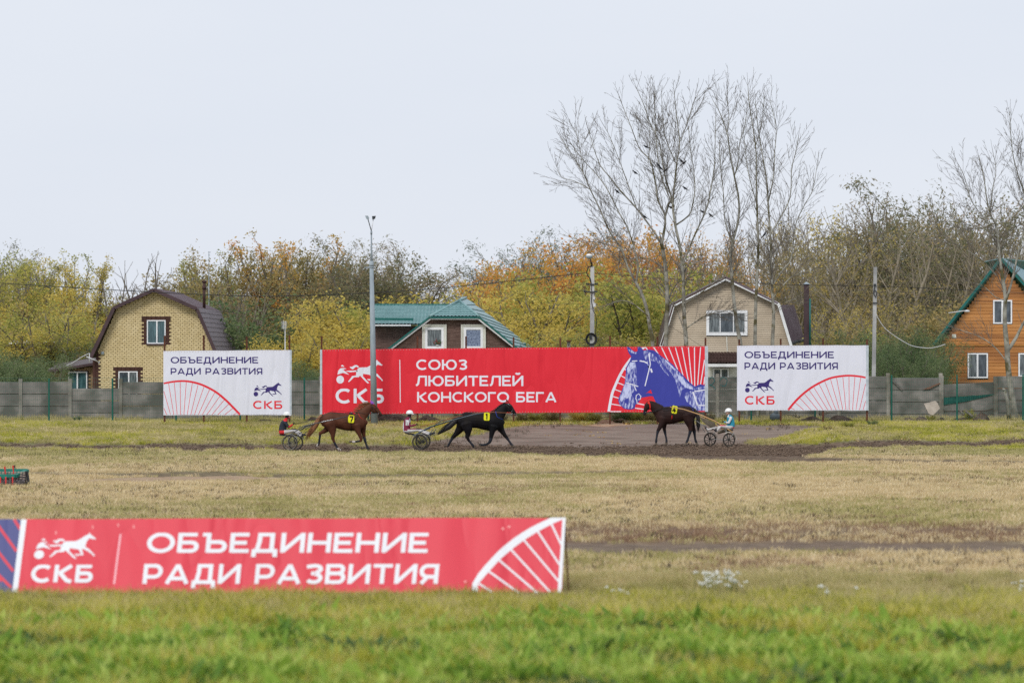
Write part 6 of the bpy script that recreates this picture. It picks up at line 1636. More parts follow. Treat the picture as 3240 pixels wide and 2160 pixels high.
CR = [(770,595,'highest perched black bird, in the upper middle of the poplars'),(808,718,'black bird left of the pair on the central poplar limb'),(858,725,'black bird just above another on the central poplar limb'),(872,745,'black bird with spread tail on the central poplar limb'),
      (912,760,'black bird lowest of the central cluster in the poplars'),(693,778,'black bird alone on a side branch left of the cluster'),(1018,695,'upper black bird of the pair on the tall poplar leader'),(1040,710,'lower black bird of the pair on the tall poplar leader'),
      (1045,888,'black bird alone below the pair in the poplars'),(565,912,'black bird farthest left, on the leaning poplar'),(945,1025,'black bird at the crotch of the tall poplars'),(760,1090,'black bird low on the second poplar'),
      (1228,1080,'black bird low in the twigs between third and fourth poplars'),(1170,1055,'black bird left of the one low between third and fourth poplars'),(1612,1215,'black bird farthest right, low in the rightmost poplars')]
for i, (u, v, lab) in enumerate(CR):
    o = link('bird', cm_, None, W(1700+u/2.24, 200+v/2.24, DPp-.35)); o.rotation_euler = (0, random.uniform(-.35,.1), random.choice([0.2, 2.9, -0.4, 3.4])); o.scale = (.75,)*3
    tag(o, lab, 'bird', 'black birds perched in the bare poplars')


if 0:
    tot = 0; seen = set()
    for o_ in bpy.data.objects:
        if o_.type == 'MESH' and o_.data.name not in seen:
            seen.add(o_.data.name); tot += sum(len(p.vertices)-2 for p in o_.data.polygons)
    print('TRIS', tot)
# ================================================================ HORSES, SULKIES, DRIVERS
def remesh(mb, voxel, smooth=2, name='body'):
    me = bpy.data.meshes.new('tmp'); me.from_pydata([tuple(p) for p in mb.v], [], mb.f); me.update()
    o = bpy.data.objects.new('tmp', me); COL.objects.link(o)
    m = o.modifiers.new('r', 'REMESH'); m.mode = 'VOXEL'; m.voxel_size = voxel
    if smooth: s = o.modifiers.new('s', 'SMOOTH'); s.iterations = smooth; s.factor = .5
    dg = bpy.context.evaluated_depsgraph_get(); out = bpy.data.meshes.new_from_object(o.evaluated_get(dg))
    bpy.data.objects.remove(o); bpy.data.meshes.remove(me)
    out.name = name; return out

def paint_faces(me, mats, fn):
    me.materials.clear()
    for m in mats: me.materials.append(m)
    n = len(me.polygons); c = np.zeros(n*3, np.float32); me.polygons.foreach_get('center', c); c = c.reshape(-1, 3)
    me.polygons.foreach_set('material_index', np.array([fn(*p) for p in c], np.int32)); me.polygons.foreach_set('use_smooth', np.ones(n, bool)); me.update()

def shift_mesh(me, o):
    n = len(me.vertices); c = np.zeros(n*3, np.float32); me.vertices.foreach_get('co', c); c = c.reshape(-1,3)-np.array(o, np.float32); me.vertices.foreach_set('co', c.ravel()); me.update()

def coat(name, c1, c2, c3=None): 
    m = mat(name, c1, c2, scale=2.2, rough=.6, spec=.15, c3=c3, s3=1.6, bump=.12, bscale=40, bdist=.004); return m
M_hoof = mat('hoof', (.09,.07,.05), (.15,.12,.09), rough=.6)
M_wrap = mat('leg_wrap', (.012,.014,.022), (.022,.025,.035), rough=.8)
M_sock = mat('white_sock', (.42,.38,.35), (.55,.5,.46), rough=.8)
M_leather = mat('black_leather', (.010,.010,.011), (.02,.02,.02), rough=.45)
M_tan = mat('tan_leather', (.30,.12,.06), (.38,.17,.09), rough=.55)
M_steel = mat('bright_steel', (.5,.5,.5), (.6,.6,.6), rough=.3, metal=.8)
M_yel = mat('number_yellow', (.74,.72,.012), (.80,.78,.02), scale=5, rough=.5)
M_ink = mat('number_black', (.008,.008,.008), rough=.6)
M_eyeb = mat('eye_dark', (.008,.006,.005), rough=.1, spec=.6)

def strands(mb, P, roots, tips_, n, r, rg, sag=0.0, spread=4.0, bow=0.0):
    """n hair strands from a root line to a tip line, in zoom pixels"""
    for i in range(n):
        t = (i+rg.uniform(-.4,.4))/n; t = min(1, max(0, t))
        a = Vector(np.array([np.interp(t, np.linspace(0,1,len(roots)), [p[k] for p in roots]) for k in (0,1)])); b = Vector(np.array([np.interp(t, np.linspace(0,1,len(tips_)), [p[k] for p in tips_]) for k in (0,1)]))
        b = a + (b-a)*rg.uniform(.62, 1.12) + Vector((rg.normal(0,spread), rg.normal(0,spread))); ya = rg.uniform(-.035,.035); yb = rg.uniform(-.09,.09)
        pts = []
        for k in range(6):
            s = k/5; q = a.lerp(b, s); q = q + Vector((0, sag*math.sin(s*math.pi))) + Vector((bow*math.sin(s*math.pi), 0)) + Vector((rg.normal(0,1.2), rg.normal(0,1.2)))
            pts.append(P(q.x, q.y, ya+(yb-ya)*s))
        mb.tube(pts, [r, r*1.1, r, r*.8, r*.5, r*.15], 4, 0)

def horse(spec):
    D = spec['D']; s = F/D; zx, zy, zk = spec['zoom']; dv = spec.get('dy', 0)
    def P(u, v, y=0.0):
        q = W(zx+u/zk, zy+v/zk+dv, D); return Vector((q.x, D+y, q.z))
    def R(r): return r/zk/s
    x0 = P(spec['foot_u'], 0).x; root = empty('horse', (x0, D, gz(x0, D)), spec['label'], 'horse', 'harness horses on the track')
    o = root.location; mb = MB()
    mb.etube([(P(u, (t+b)/2), R((b-t)/2), w) for u, t, b, w in spec['trunk']], n=16)
    mb.etube([(P(u, v), R(r), w) for u, v, r, w in spec['neck']], n=14)
    mb.etube([(P(u, v), R(r), w) for u, v, r, w in spec['head']], n=12)
    if 'jaw' in spec: u, v, r = spec['jaw']; mb.sphere(P(u, v), R(r), 12, 8, 0, (1,.62,1))
    for leg, y in spec['legs']:
        mb.etube([(P(u, v, y*(1 if i else .75)), R(r), R(r)*(.85 if r > 45 else .9)) for i, (u, v, r) in enumerate(leg)], n=10)
    me = remesh(mb, .021, 3, 'body')
    def inv(x, y, z):
        px = CX + x*F/D; py = HZ + (EYE-z)*F/D; return (px-zx)*zk, (py-zy-dv)*zk
    paint_faces(me, spec['mats'], lambda x, y, z: spec['paint'](*inv(x, y, z), y-D))
    shift_mesh(me, o); link('body', me, root)
    # ears, eyes, nostrils
    for k, (pts, dy) in enumerate(spec['ears']):
        e = MB(); a, b, c = [Vector(p) for p in pts]; n = 7; tip = P(c.x, c.y, dy*1.2); ctr = P((a.x+b.x)/2, (a.y+b.y)/2, dy); rr = R((a-b).length/2)
        ring = [ctr + Vector((math.cos(t)*rr, math.sin(t)*.045, 0)) for t in np.linspace(0, 6.283, n+1)[:-1]]; mid = [q.lerp(tip, .45) + Vector(((q.x-ctr.x)*.25, (q.y-ctr.y)*.25, 0)) for q in ring]
        e.add(ring+mid+[tip], [(i, (i+1) % n, n+(i+1) % n, n+i) for i in range(n)]+[(n+i, n+(i+1) % n, 2*n) for i in range(n)], 0, True); e.build('ear', [spec['earmat']], root)
    u, v = spec['eye']
    for sy in (-1, 1):
        e = MB(); e.sphere(P(u, v, sy*spec['eye_y']), .024, 8, 6); e.build('eye', [M_eyeb], root)
    u, v = spec['nostril']
    e = MB(); e.sphere(P(u, v, -.052), .014, 6, 5); e.sphere(P(u, v, .052), .014, 6, 5); e.build('nostrils', [M_eyeb], root)
    rg = np.random.RandomState(spec['seed'])
    t = MB(); strands(t, P, *spec['tail'][:2], 95, .0085, rg, *spec['tail'][2:]); 
    core = spec['tailcore']; t.etube([(P(u, v), R(r), R(r)*.7) for u, v, r in core], n=8)
    t.build('tail', [spec['hair']], root)
    m = MB()
    for i, (ra, ti, n, sg, sp) in enumerate(spec['mane']): strands(m, P, ra, ti, n, .0075, rg, sg, sp)
    m.build('mane', [spec['hair']], root)
    # harness
    h_ = MB()
    for (u, tt, b, w, wd) in spec['bands']:      # round the barrel
        c = P(u, (tt+b)/2); a = R((b-tt)/2)+.012; ww = w+.012; pts = [c + Vector((spec.get('tilt',0)*math.cos(q)*a, math.sin(q)*ww, math.cos(q)*a)) for q in np.linspace(0, 6.283, 25)]
        for p, q in zip(pts[:-1], pts[1:]): h_.bar(p, q, wd, .012, 0, (1,0,0))
    for pts, yy, r, mi in spec['straps']:
        h_.tube([P(u, v, yy if not isinstance(yy, (list, tuple)) else yy[i]) for i, (u, v) in enumerate(pts)], r, 5, mi)
    u, v = spec['bands'][0][0], spec['bands'][0][1]
    h_.obox(P(u, v-3), (.09,0,0), (0,.11,0), (0,0,.03), 0)
    for sy in (-.06,.06): h_.tube([P(u, v-4, sy), P(u, v-22, sy)], .010, 5, 1); h_.sphere(P(u, v-20, sy), .018, 6, 5, 1)
    har = h_.build('harness', [M_leather, M_steel, M_tan, spec['accent']], root)
    # the number cloth: rounded plate
    cu, cv, wu, hv, rot = spec['plate']; n_ = MB(); pl = []
    rr = .25*wu
    for cxs, cys, a0 in ((1,-1,-90),(1,1,0),(-1,1,90),(-1,-1,180)):
        for k in range(5):
            an = math.radians(a0+k*22.5); pl.append(((wu/2-rr)*cxs+rr*math.cos(an), (hv/2-rr)*cys+rr*math.sin(an)))
    ca, sa = math.cos(math.radians(rot)), math.sin(math.radians(rot)); yp = -spec['plate_y']
    tr = lambda a, b: (cu+a*ca-b*sa, cv+a*sa+b*ca)
    n_.prism([P(*tr(a, b), yp) for a, b in pl], (0,.012,0), 0)
    for st in spec['digit']:
        for q in stroke_poly(st, .23*spec.get('dt',1)): n_.add([P(*tr(p.x*wu*.66, -(p.y-.5)*hv*.70), yp-.004) for p in q], [(0,1,2,3)], 1)
    pn = n_.mesh('number_plate', [M_yel, M_ink], o); link('number_plate', pn, har)
    return root, P, R

def wheel(parent, c, Rw, ax, tyre_r, n_sp, solid=False, mt=None, mr=None):
    ax = Vector(ax).normalized(); e2 = Vector((0,0,1)); e1 = ax.cross(e2).normalized(); c = Vector(c)
    ring = lambda R_, r_, mi_, mb, n=8: mb.tube([c + (e1*math.cos(t)+e2*math.sin(t))*R_ for t in np.linspace(0, 2*math.pi, 41)], r_, n, mi_, caps=False)
    t = MB(); ring(Rw-tyre_r, tyre_r, 0, t); w_ = t.build('wheel', [mt or M_tyre], parent)
    o = parent.location
    r_ = MB(); ring(Rw-tyre_r*2.2, tyre_r*.45, 0, r_, 6); link('rim', r_.mesh('rim', [mr or M_rim], o), w_)
    s_ = MB()
    for k in range(n_sp):
        a = 2*math.pi*k/n_sp + .2; d = e1*math.cos(a)+e2*math.sin(a); s_.tube([c + ax*.03*(1 if k % 2 else -1), c + d*(Rw-tyre_r*2.2)], .0065 if n_sp > 10 else .014, 4)
    link('spokes', s_.mesh('spokes', [mr or M_rim], o), w_)['kind'] = 'stuff' if n_sp > 10 else 'stuff'
    h_ = MB(); h_.tube([c-ax*.055, c+ax*.055], .035, 10); link('hub', h_.mesh('hub', [M_leather], o), w_)
    return w_
M_tyre = mat('muddy_tyre', (.020,.019,.018), (.085,.072,.058), scale=9, rough=.85)
M_rim = mat('grey_rim', (.16,.155,.145), (.26,.25,.235), scale=9, rough=.5, metal=.3)
M_rimd = mat('dark_rim', (.03,.03,.03), (.06,.055,.05), rough=.5)
M_shaftd = mat('dark_blue_shaft', (.025,.045,.060), (.045,.070,.088), scale=4, rough=.35, spec=.5)
M_shaftk = mat('black_shaft', (.02,.022,.026), (.05,.054,.06), scale=4, rough=.35, spec=.5)
M_shaftw = mat('varnished_ash', (.42,.25,.11), (.52,.33,.15), scale=6, rough=.35, stretch=(.3,1,3))
M_guard = mat('grey_mudguard', (.20,.205,.20), (.30,.30,.29), scale=5, rough=.5)
M_guardw = mat('cream_mudguard', (.45,.43,.37), (.55,.53,.47), scale=5, rough=.5)

def guard(parent, c, Rg, ax, a0, a1, w, m):
    ax = Vector(ax).normalized(); e2 = Vector((0,0,1)); e1 = ax.cross(e2).normalized(); c = Vector(c); mb = MB()
    if e1.x < 0: e1 = -e1
    ts = np.linspace(math.radians(a0), math.radians(a1), 15); vs = []
    for t in ts:
        d = e1*math.cos(t)+e2*math.sin(t)
        for rr, yy in ((Rg,-w/2),(Rg+.006,w/2),(Rg+.016,w/2),(Rg+.010,-w/2)): vs.append(c+d*rr+ax*yy)
    fs = [(4*i+k, 4*i+(k+1) % 4, 4*i+4+(k+1) % 4, 4*i+4+k) for i in range(len(ts)-1) for k in range(4)]
    mb.add(vs, fs, 0, True); return mb.build('mudguard', [m], parent)

# ---------------------------------------------------------------- drivers
M_skin = mat('skin', (.50,.31,.23), (.58,.38,.29), rough=.55)
M_helm = mat('white_helmet', (.74,.75,.74), (.80,.80,.79), rough=.25, spec=.5)
M_glove = mat('black_glove', (.012,.013,.015), (.02,.02,.022), rough=.8)
M_boot = mat('black_boot', (.014,.014,.018), (.03,.03,.034), rough=.6)
M_pants = mat('white_trousers', (.46,.44,.43), (.60,.58,.57), scale=7, rough=.85, bump=.4, bscale=14, bdist=.02)
def driver(spec):
    D = spec['D']; s = F/D; zx, zy, zk = spec['zoom']; dv = spec.get('dy', 0); fx = spec['face']
    def P(u, v, y=0.0): q = W(zx+u/zk, zy+v/zk+dv, D); return Vector((q.x, D+y, q.z))
    def R(r): return r/zk/s
    root = empty('person', P(*spec['seat']), spec['label'], 'person', 'drivers seated in the carts'); o = root.location; mb = MB()
    hd = spec['head']; hr = R(hd[2])
    mb.etube([(P(u, v), R(r), w) for u, v, r, w in spec['torso']], n=14)
    mb.etube([(P(*spec['neck'][0]), .065, .06), (P(*spec['neck'][1]), .06, .058)], n=10)
    c = P(hd[0], hd[1]); mb.sphere(c, .098, 14, 10, 0, (1.0,.80,1.18)); mb.sphere(c+Vector((fx*.055,0,-.055)), .058, 10, 8, 0, (.8,.8,1))
    mb.etube([(c+Vector((fx*.088,0,.012)),.008,.010),(c+Vector((fx*.114,0,-.022)),.014,.017)], n=6)
    for k, sy in enumerate((-1, 1)):
        arm = spec['arm']; leg = spec['leg'] if k == 0 else spec.get('leg2', spec['leg']); sh = spec.get('spread', .17)
        mb.etube([(P(*arm[0], sy*sh), .072, .068), (P(*arm[0], sy*(sh+.035))+Vector((0,0,-.06)), .062, .06), (P(*arm[1], sy*(sh+.06)), .050, .05), (P(*arm[1], sy*(sh+.055)).lerp(P(*arm[2], sy*.08), .5), .045, .044), (P(*arm[2], sy*.075), .030, .032)], n=10)
        mb.etube([(P(*leg[0], sy*.09), .095, .085), (P(*leg[0], sy*.10).lerp(P(*leg[1], sy*.19), .5), .082, .08), (P(*leg[1], sy*.19), .062, .062), (P(*leg[1], sy*.19).lerp(P(*leg[2], sy*.20), .45), .058, .056), (P(*leg[2], sy*.20), .042, .042)], n=10)
        ft = P(*leg[2], sy*.20); tt = P(*leg[3], sy*.21); mb.etube([(ft, .048, .045), (ft.lerp(tt, .55), .045, .045), (tt, .034, .042)], n=8)
    me = remesh(mb, .0135, 2, 'body')
    def inv(x, y, z): return (CX+x*F/D-zx)*zk, (HZ+(EYE-z)*F/D-zy-dv)*zk
    paint_faces(me, spec['mats'], lambda x, y, z: spec['paint'](*inv(x, y, z), y-D)); shift_mesh(me, o); b = link('body', me, root)
    # helmet with peak and chin strap
    hm = MB(); hc = P(*spec['helmet'][:2]); hR = R(spec['helmet'][2]); n, m = 16, 8; vs = []
    for j in range(m+1):
        th = math.radians(100)*j/m
        for k in range(n):
            a = 2*math.pi*k/n; vs.append(hc + Vector((math.sin(th)*math.cos(a)*1.06, math.sin(th)*math.sin(a)*.86, math.cos(th)*.92-.02))*hR)
    hm.add(vs, [(j*n+k, j*n+(k+1) % n, (j+1)*n+(k+1) % n, (j+1)*n+k) for j in range(m) for k in range(n)], 0, True)
    a = [hc+Vector((fx*math.cos(t)*hR*1.05, math.sin(t)*hR*.85, -.10*hR)) for t in np.linspace(-1.0, 1.0, 9)]; q = [p+Vector((fx*.045*math.cos(t), 0, -.018)) for p, t in zip(a, np.linspace(-1.0,1.0,9))]
    hm.add(a+q, [(i, i+1, 9+i+1, 9+i) for i in range(8)], 0, True); hm.add([p-Vector((0,0,.008)) for p in a+q], [(i, 9+i, 9+i+1, i+1) for i in range(8)], 0, True)
    link('helmet', hm.mesh('helmet', [M_helm], o), root)
    st = MB(); st.tube([hc+Vector((fx*.01,-.086,-.05)), hc+Vector((fx*.03,-.07,-.14)), hc+Vector((fx*.06,0,-.185)), hc+Vector((fx*.03,.07,-.14)), hc+Vector((fx*.01,.086,-.05))], .007, 4); link('chin_strap', st.mesh('chin_strap', [M_leather], o), root)
    ey = MB()
    for sy in (-1,1): ey.sphere(c+Vector((fx*.083, sy*.033, .012)), .011, 6, 5)
    link('eyes', ey.mesh('eyes', [M_eyeb], o), root)
    mo = MB(); mo.obox(c+Vector((fx*.098,0,-.065)), (.006,0,0), (0,.022,0), (0,0,.004)); link('mouth', mo.mesh('mouth', [mat('lips', (.30,.12,.10), rough=.5)], o), root)
    # gloved hands: palm, four fingers of unequal length curled round the reins, thumb at the side
    for k, sy in enumerate((-1, 1)):
        g = MB(); hnd = P(*spec['arm'][2], sy*.075); el = P(*spec['arm'][1], sy*.2); d = (hnd-el).normalized(); up = Vector((0,0,1)); up = (up-d*up.dot(d)).normalized(); sd_ = d.cross(up)
        pc = hnd+d*.05; g.etube([(hnd, .026, .030), (pc, .022, .040), (hnd+d*.085, .018, .040)], side=sd_, n=8)
        for f, L_ in enumerate((.072,.080,.075,.060)):
            b0 = hnd+d*.085+sd_*(.028-.019*f); p1 = b0+d*L_*.36-up*.006; p2 = p1+(d*.15-up)*L_*.34; p3 = p2+(-d*.9-up*.25)*L_*.30
            g.tube([b0, p1, p2, p3], [.0095,.009,.0085,.007], 6)
        tb = hnd+d*.03+up*.018+sd_*.02*sy; g.tube([tb, tb+d*.035+up*.022, tb+d*.062+up*.010], [.011,.010,.008], 6)
        link('glove', g.mesh('glove', [M_glove], o), root)
    return root, P

# ================================================================ team 7: chestnut
K7 = (860, 1240, 5.88)
M_chest = coat('chestnut_coat', (.060,.020,.011), (.105,.038,.020), (.080,.027,.014))
M_chd = coat('chestnut_dark', (.035,.018,.014), (.07,.03,.02))
H_chest = mat('chestnut_hair', (.13,.05,.022), (.30,.135,.06), scale=14, rough=.6, stretch=(1,1,3))
def paint7(u, v, y):
    if v > 1040 and 1195 < u < 1330: return 2                                   # near hind pastern and hoof
    if u < 858 and v > 955: return 4 if u < 830 else 2
    if u < 930 and v > 800: return 1
    if 1150 < u < 1260 and v > 930: return 1
    if 1420 < u < 1500 and v > 880: return 4
    if 1490 < u < 1560 and v > 890: return 2
    if 1550 <= u < 1640 and v > 880: return 1
    if u > 1690 and v > 830: return 1 if v < 1062 else 4
    if u > 1950 and v < 400 and (v-235) < (u-1950)*1.45-6: return 5             # blaze
    if u > 1990 and v > 400: return 3
    return 0
spec7 = dict(D=163.0, zoom=K7, foot_u=1300, seed=1, label='chestnut horse trotting right with number 7 and a flying reddish mane', mats=[M_chest, M_wrap, M_sock, M_chd, M_hoof, mat('white_blaze', (.6,.56,.52), (.7,.66,.62))], paint=paint7, accent=mat('red_strap', (.5,.03,.02), rough=.5),
  trunk=[(925,440,570,.16),(960,400,630,.22),(1040,378,680,.27),(1120,376,672,.28),(1200,382,668,.26),(1300,392,696,.28),(1400,402,716,.29),(1490,404,722,.28),(1570,402,720,.25),(1650,420,706,.22),(1715,450,680,.18),(1745,500,630,.12)],
  neck=[(1590,510,105,.16),(1660,440,112,.13),(1730,370,98,.11),(1795,305,78,.095),(1850,262,62,.085)], head=[(1868,262,58,.09),(1915,300,60,.095),(1965,345,44,.075),(2005,390,33,.06),(2035,422,27,.055)], jaw=(1905,335,58),
  legs=[([(1010,545,105),(1050,640,78),(1010,700,56),(950,742,40),(893,765,32),(888,840,22),(878,925,21),(870,962,25),(845,990,20),(815,1012,24)], .17),
        ([(1090,580,118),(1130,700,78),(1140,790,48),(1140,860,34),(1163,925,24),(1195,985,21),(1218,1030,25),(1245,1058,21),(1283,1080,23)], -.17),
        ([(1585,610,88),(1605,720,54),(1640,805,36),(1668,868,32),(1660,905,26),(1615,912,20),(1560,922,21),(1520,925,24),(1480,918,20),(1452,925,24)], -.16),
        ([(1680,610,82),(1700,740,46),(1712,830,32),(1728,890,29),(1750,960,21),(1775,1025,22),(1790,1055,25),(1800,1068,24)], .16)],
  ears=[([(1840,215),(1895,222),(1840,148)], -.05), ([(1858,218),(1908,226),(1866,165)], .05)], earmat=mat('purple_ear_hood', (.20,.055,.36), (.25,.08,.44), rough=.7), eye=(1938,292), eye_y=.082, nostril=(2042,408),
  tail=([(915,425),(905,450),(900,480)], [(700,860),(640,905),(620,800)], 10, 14, -30), tailcore=[(925,430,22),(870,510,42),(820,610,50),(760,720,34),(700,820,14)], hair=H_chest,
  mane=[([(1850,200),(1790,225),(1720,280),(1640,350),(1580,400)], [(1690,195),(1600,230),(1545,265),(1520,330),(1490,375)], 85, -8, 12), ([(1845,212),(1760,260),(1680,320)], [(1700,290),(1640,330),(1560,380)], 45, 6, 10), ([(1860,195),(1880,200)], [(1900,240),(1915,260)], 8, 0, 5)],
  bands=[(1478,402,724,.285,.07)], plate=(1482,497,112,142,2), plate_y=.315, digit=[[(-.38,.92),(.40,.92),(.30,.55),(-.02,.02)]], dt=1.3,
  straps=[([(1478,395),(1400,392),(1250,385),(1150,372),(1050,385),(960,430)], 0, .010, 0), ([(1610,395),(1650,470),(1740,535)], [-.13,-.20,-.12], .011, 3), ([(1600,420),(1560,500),(1482,520)], -.25, .010, 0),
          ([(1845,235),(1870,300),(1900,390)], -.10, .009, 0), ([(1880,215),(1935,255)], [-.09,-.07], .009, 3), ([(1860,260),(1925,330),(1985,395)], [-.10,-.095,-.062], .009, 0), ([(1895,390),(1955,400),(2010,360)], [-.075,-.068,-.05], .009, 0), ([(1985,395),(1975,410)], -.066, .018, 1),
          ([(1985,400),(1880,385),(1750,400),(1490,372),(1300,350),(1150,345),(1000,410),(880,478),(700,525),(580,555),(450,585)], [-.07,-.12,-.15,-.07,-.05,-.06,-.10,-.10,-.08,-.08,-.075], .008, 0),
          ([(1985,402),(1880,392),(1750,410),(1500,374),(1000,425),(880,492),(560,575),(435,600)], [.07,.12,.15,.07,.10,.10,.08,.075], .008, 0)])
horse7, P7, R7 = horse(spec7)
M_j7b = mat('black_jacket', (.014,.017,.028), (.028,.032,.046), rough=.8, bump=.4, bscale=14); M_red = mat('red_cloth', (.52,.018,.022), (.62,.035,.04), rough=.75, bump=.3, bscale=14)
def pd7(u, v, y):
    if v < 478 and u > 200: return 4 if (u > 318 and 438 < v < 475) else 5
    if u > 555 and v > 745: return 3
    if u > 398 and v < 640: return 5
    if v > 705 + (u-200)*-.02 and u > 232: return 2
    if v > 712: return 1
    if u > 318 and v > 575 and v < 665: return 1
    if v < 575 and (v-480) < (u-170)*.75+10 and v < 560 and u > 185 and not (u < 300 and v > 545): return 1
    return 0
drv7, _ = driver(dict(D=162.7, zoom=K7, face=1, seat=(215,790), label='driver in black and red jacket and white helmet behind the chestnut horse', mats=[M_j7b, M_red, M_pants, M_boot, M_skin, M_glove], paint=pd7,
  head=(290,445,40), helmet=(279,418,66), neck=((262,520),(278,480)), torso=[(205,760,72,.17),(200,700,72,.16),(212,630,72,.16),(235,570,66,.175),(258,520,40,.12)], arm=[(250,545),(318,655),(392,600)], leg=[(225,745),(415,712),(520,800),(590,815)], leg2=[(225,745),(440,705),(560,790),(625,800)]))
sk = empty('sulky', (P7(350,0).x, 162.7, gz(P7(350,0).x, 162.7)), 'racing sulky with black shafts and grey mudguards behind the chestnut horse', 'sulky', 'two wheeled racing carts')
def Q7(u, v, y=0): q = W(860+u/5.88, 1240+v/5.88, 162.7); return Vector((q.x, 162.7+y, q.z))
for (u, y) in ((350,-.52), (428,.52)):
    c = Q7(u, 0, y); Rw = .335; c.z = gz(c.x, c.y)+Rw-.01; wheel(sk, c, Rw, (.16,1,0), .026, 24); guard(sk, c+Vector((0,0,0)), Rw+.02, (.16,1,0), 25 if y < 0 else 20, 185 if y < 0 else 110, .07, M_guard)
mb = MB()
for y, du in ((-.36,0),(.36,50)):
    mb.tube([Q7(245+du,808,y), Q7(330+du,790,y), Q7(430+du,740,y), Q7(560+du,650,y), Q7(620+du,625,y*.95), Q7(810+du*.6,582,y*.85), Q7(1100,520,y*.78), Q7(1440,445,y*.75)], [.022,.022,.022,.022,.024,.023,.020,.017], 8)
    mb.tube([Q7(560+du,700,y), Q7(640+du,655,y), Q7(800+du,610,y)], .014, 6)
mb.build('shafts', [M_shaftk], sk)
mb = MB(); mb.tube([Q7(300,800,-.5), Q7(380,800,.5)], .018, 6); 
for y, u, c_ in ((-.46,310,350),(.46,390,428)): mb.tube([Q7(u,800,y), Q7(c_,975,y)], .014, 6); mb.tube([Q7(560+(u-310),735,y*.8), Q7(470+(u-310),830,y*.9), Q7(c_+15,975,y)], .014, 6)
mb.tube([Q7(520,760,-.36), Q7(560,745,.36)], .014, 6); mb.tube([Q7(500,800,-.25), Q7(560,880,-.22), Q7(600,830,-.2)], .012, 5); mb.tube([Q7(540,800,.25), Q7(600,880,.22), Q7(640,830,.2)], .012, 5)
mb.build('frame', [M_shaftk], sk)
mb = MB(); mb.etube([(Q7(150,790), .03, .17), (Q7(200,800), .035, .20), (Q7(290,800), .028, .17)], n=10); mb.build('seat', [M_leather], sk)
mb = MB()
for a, b in (((690,606),(805,578)), ((930,551),(1150,504))):
    p, q = Q7(*a,-.36*.85), Q7(*b,-.36*.8); d = q-p
    for k in range(7): mb.bar(p+d*(k+.15)/7+Vector((0,-.028,.0)), p+d*(k+.78)/7+Vector((0,-.028,.012 if k % 2 else -.008)), .004, .028)
mb.build('shaft_lettering', [M_trimw], sk)['kind'] = 'stuff'

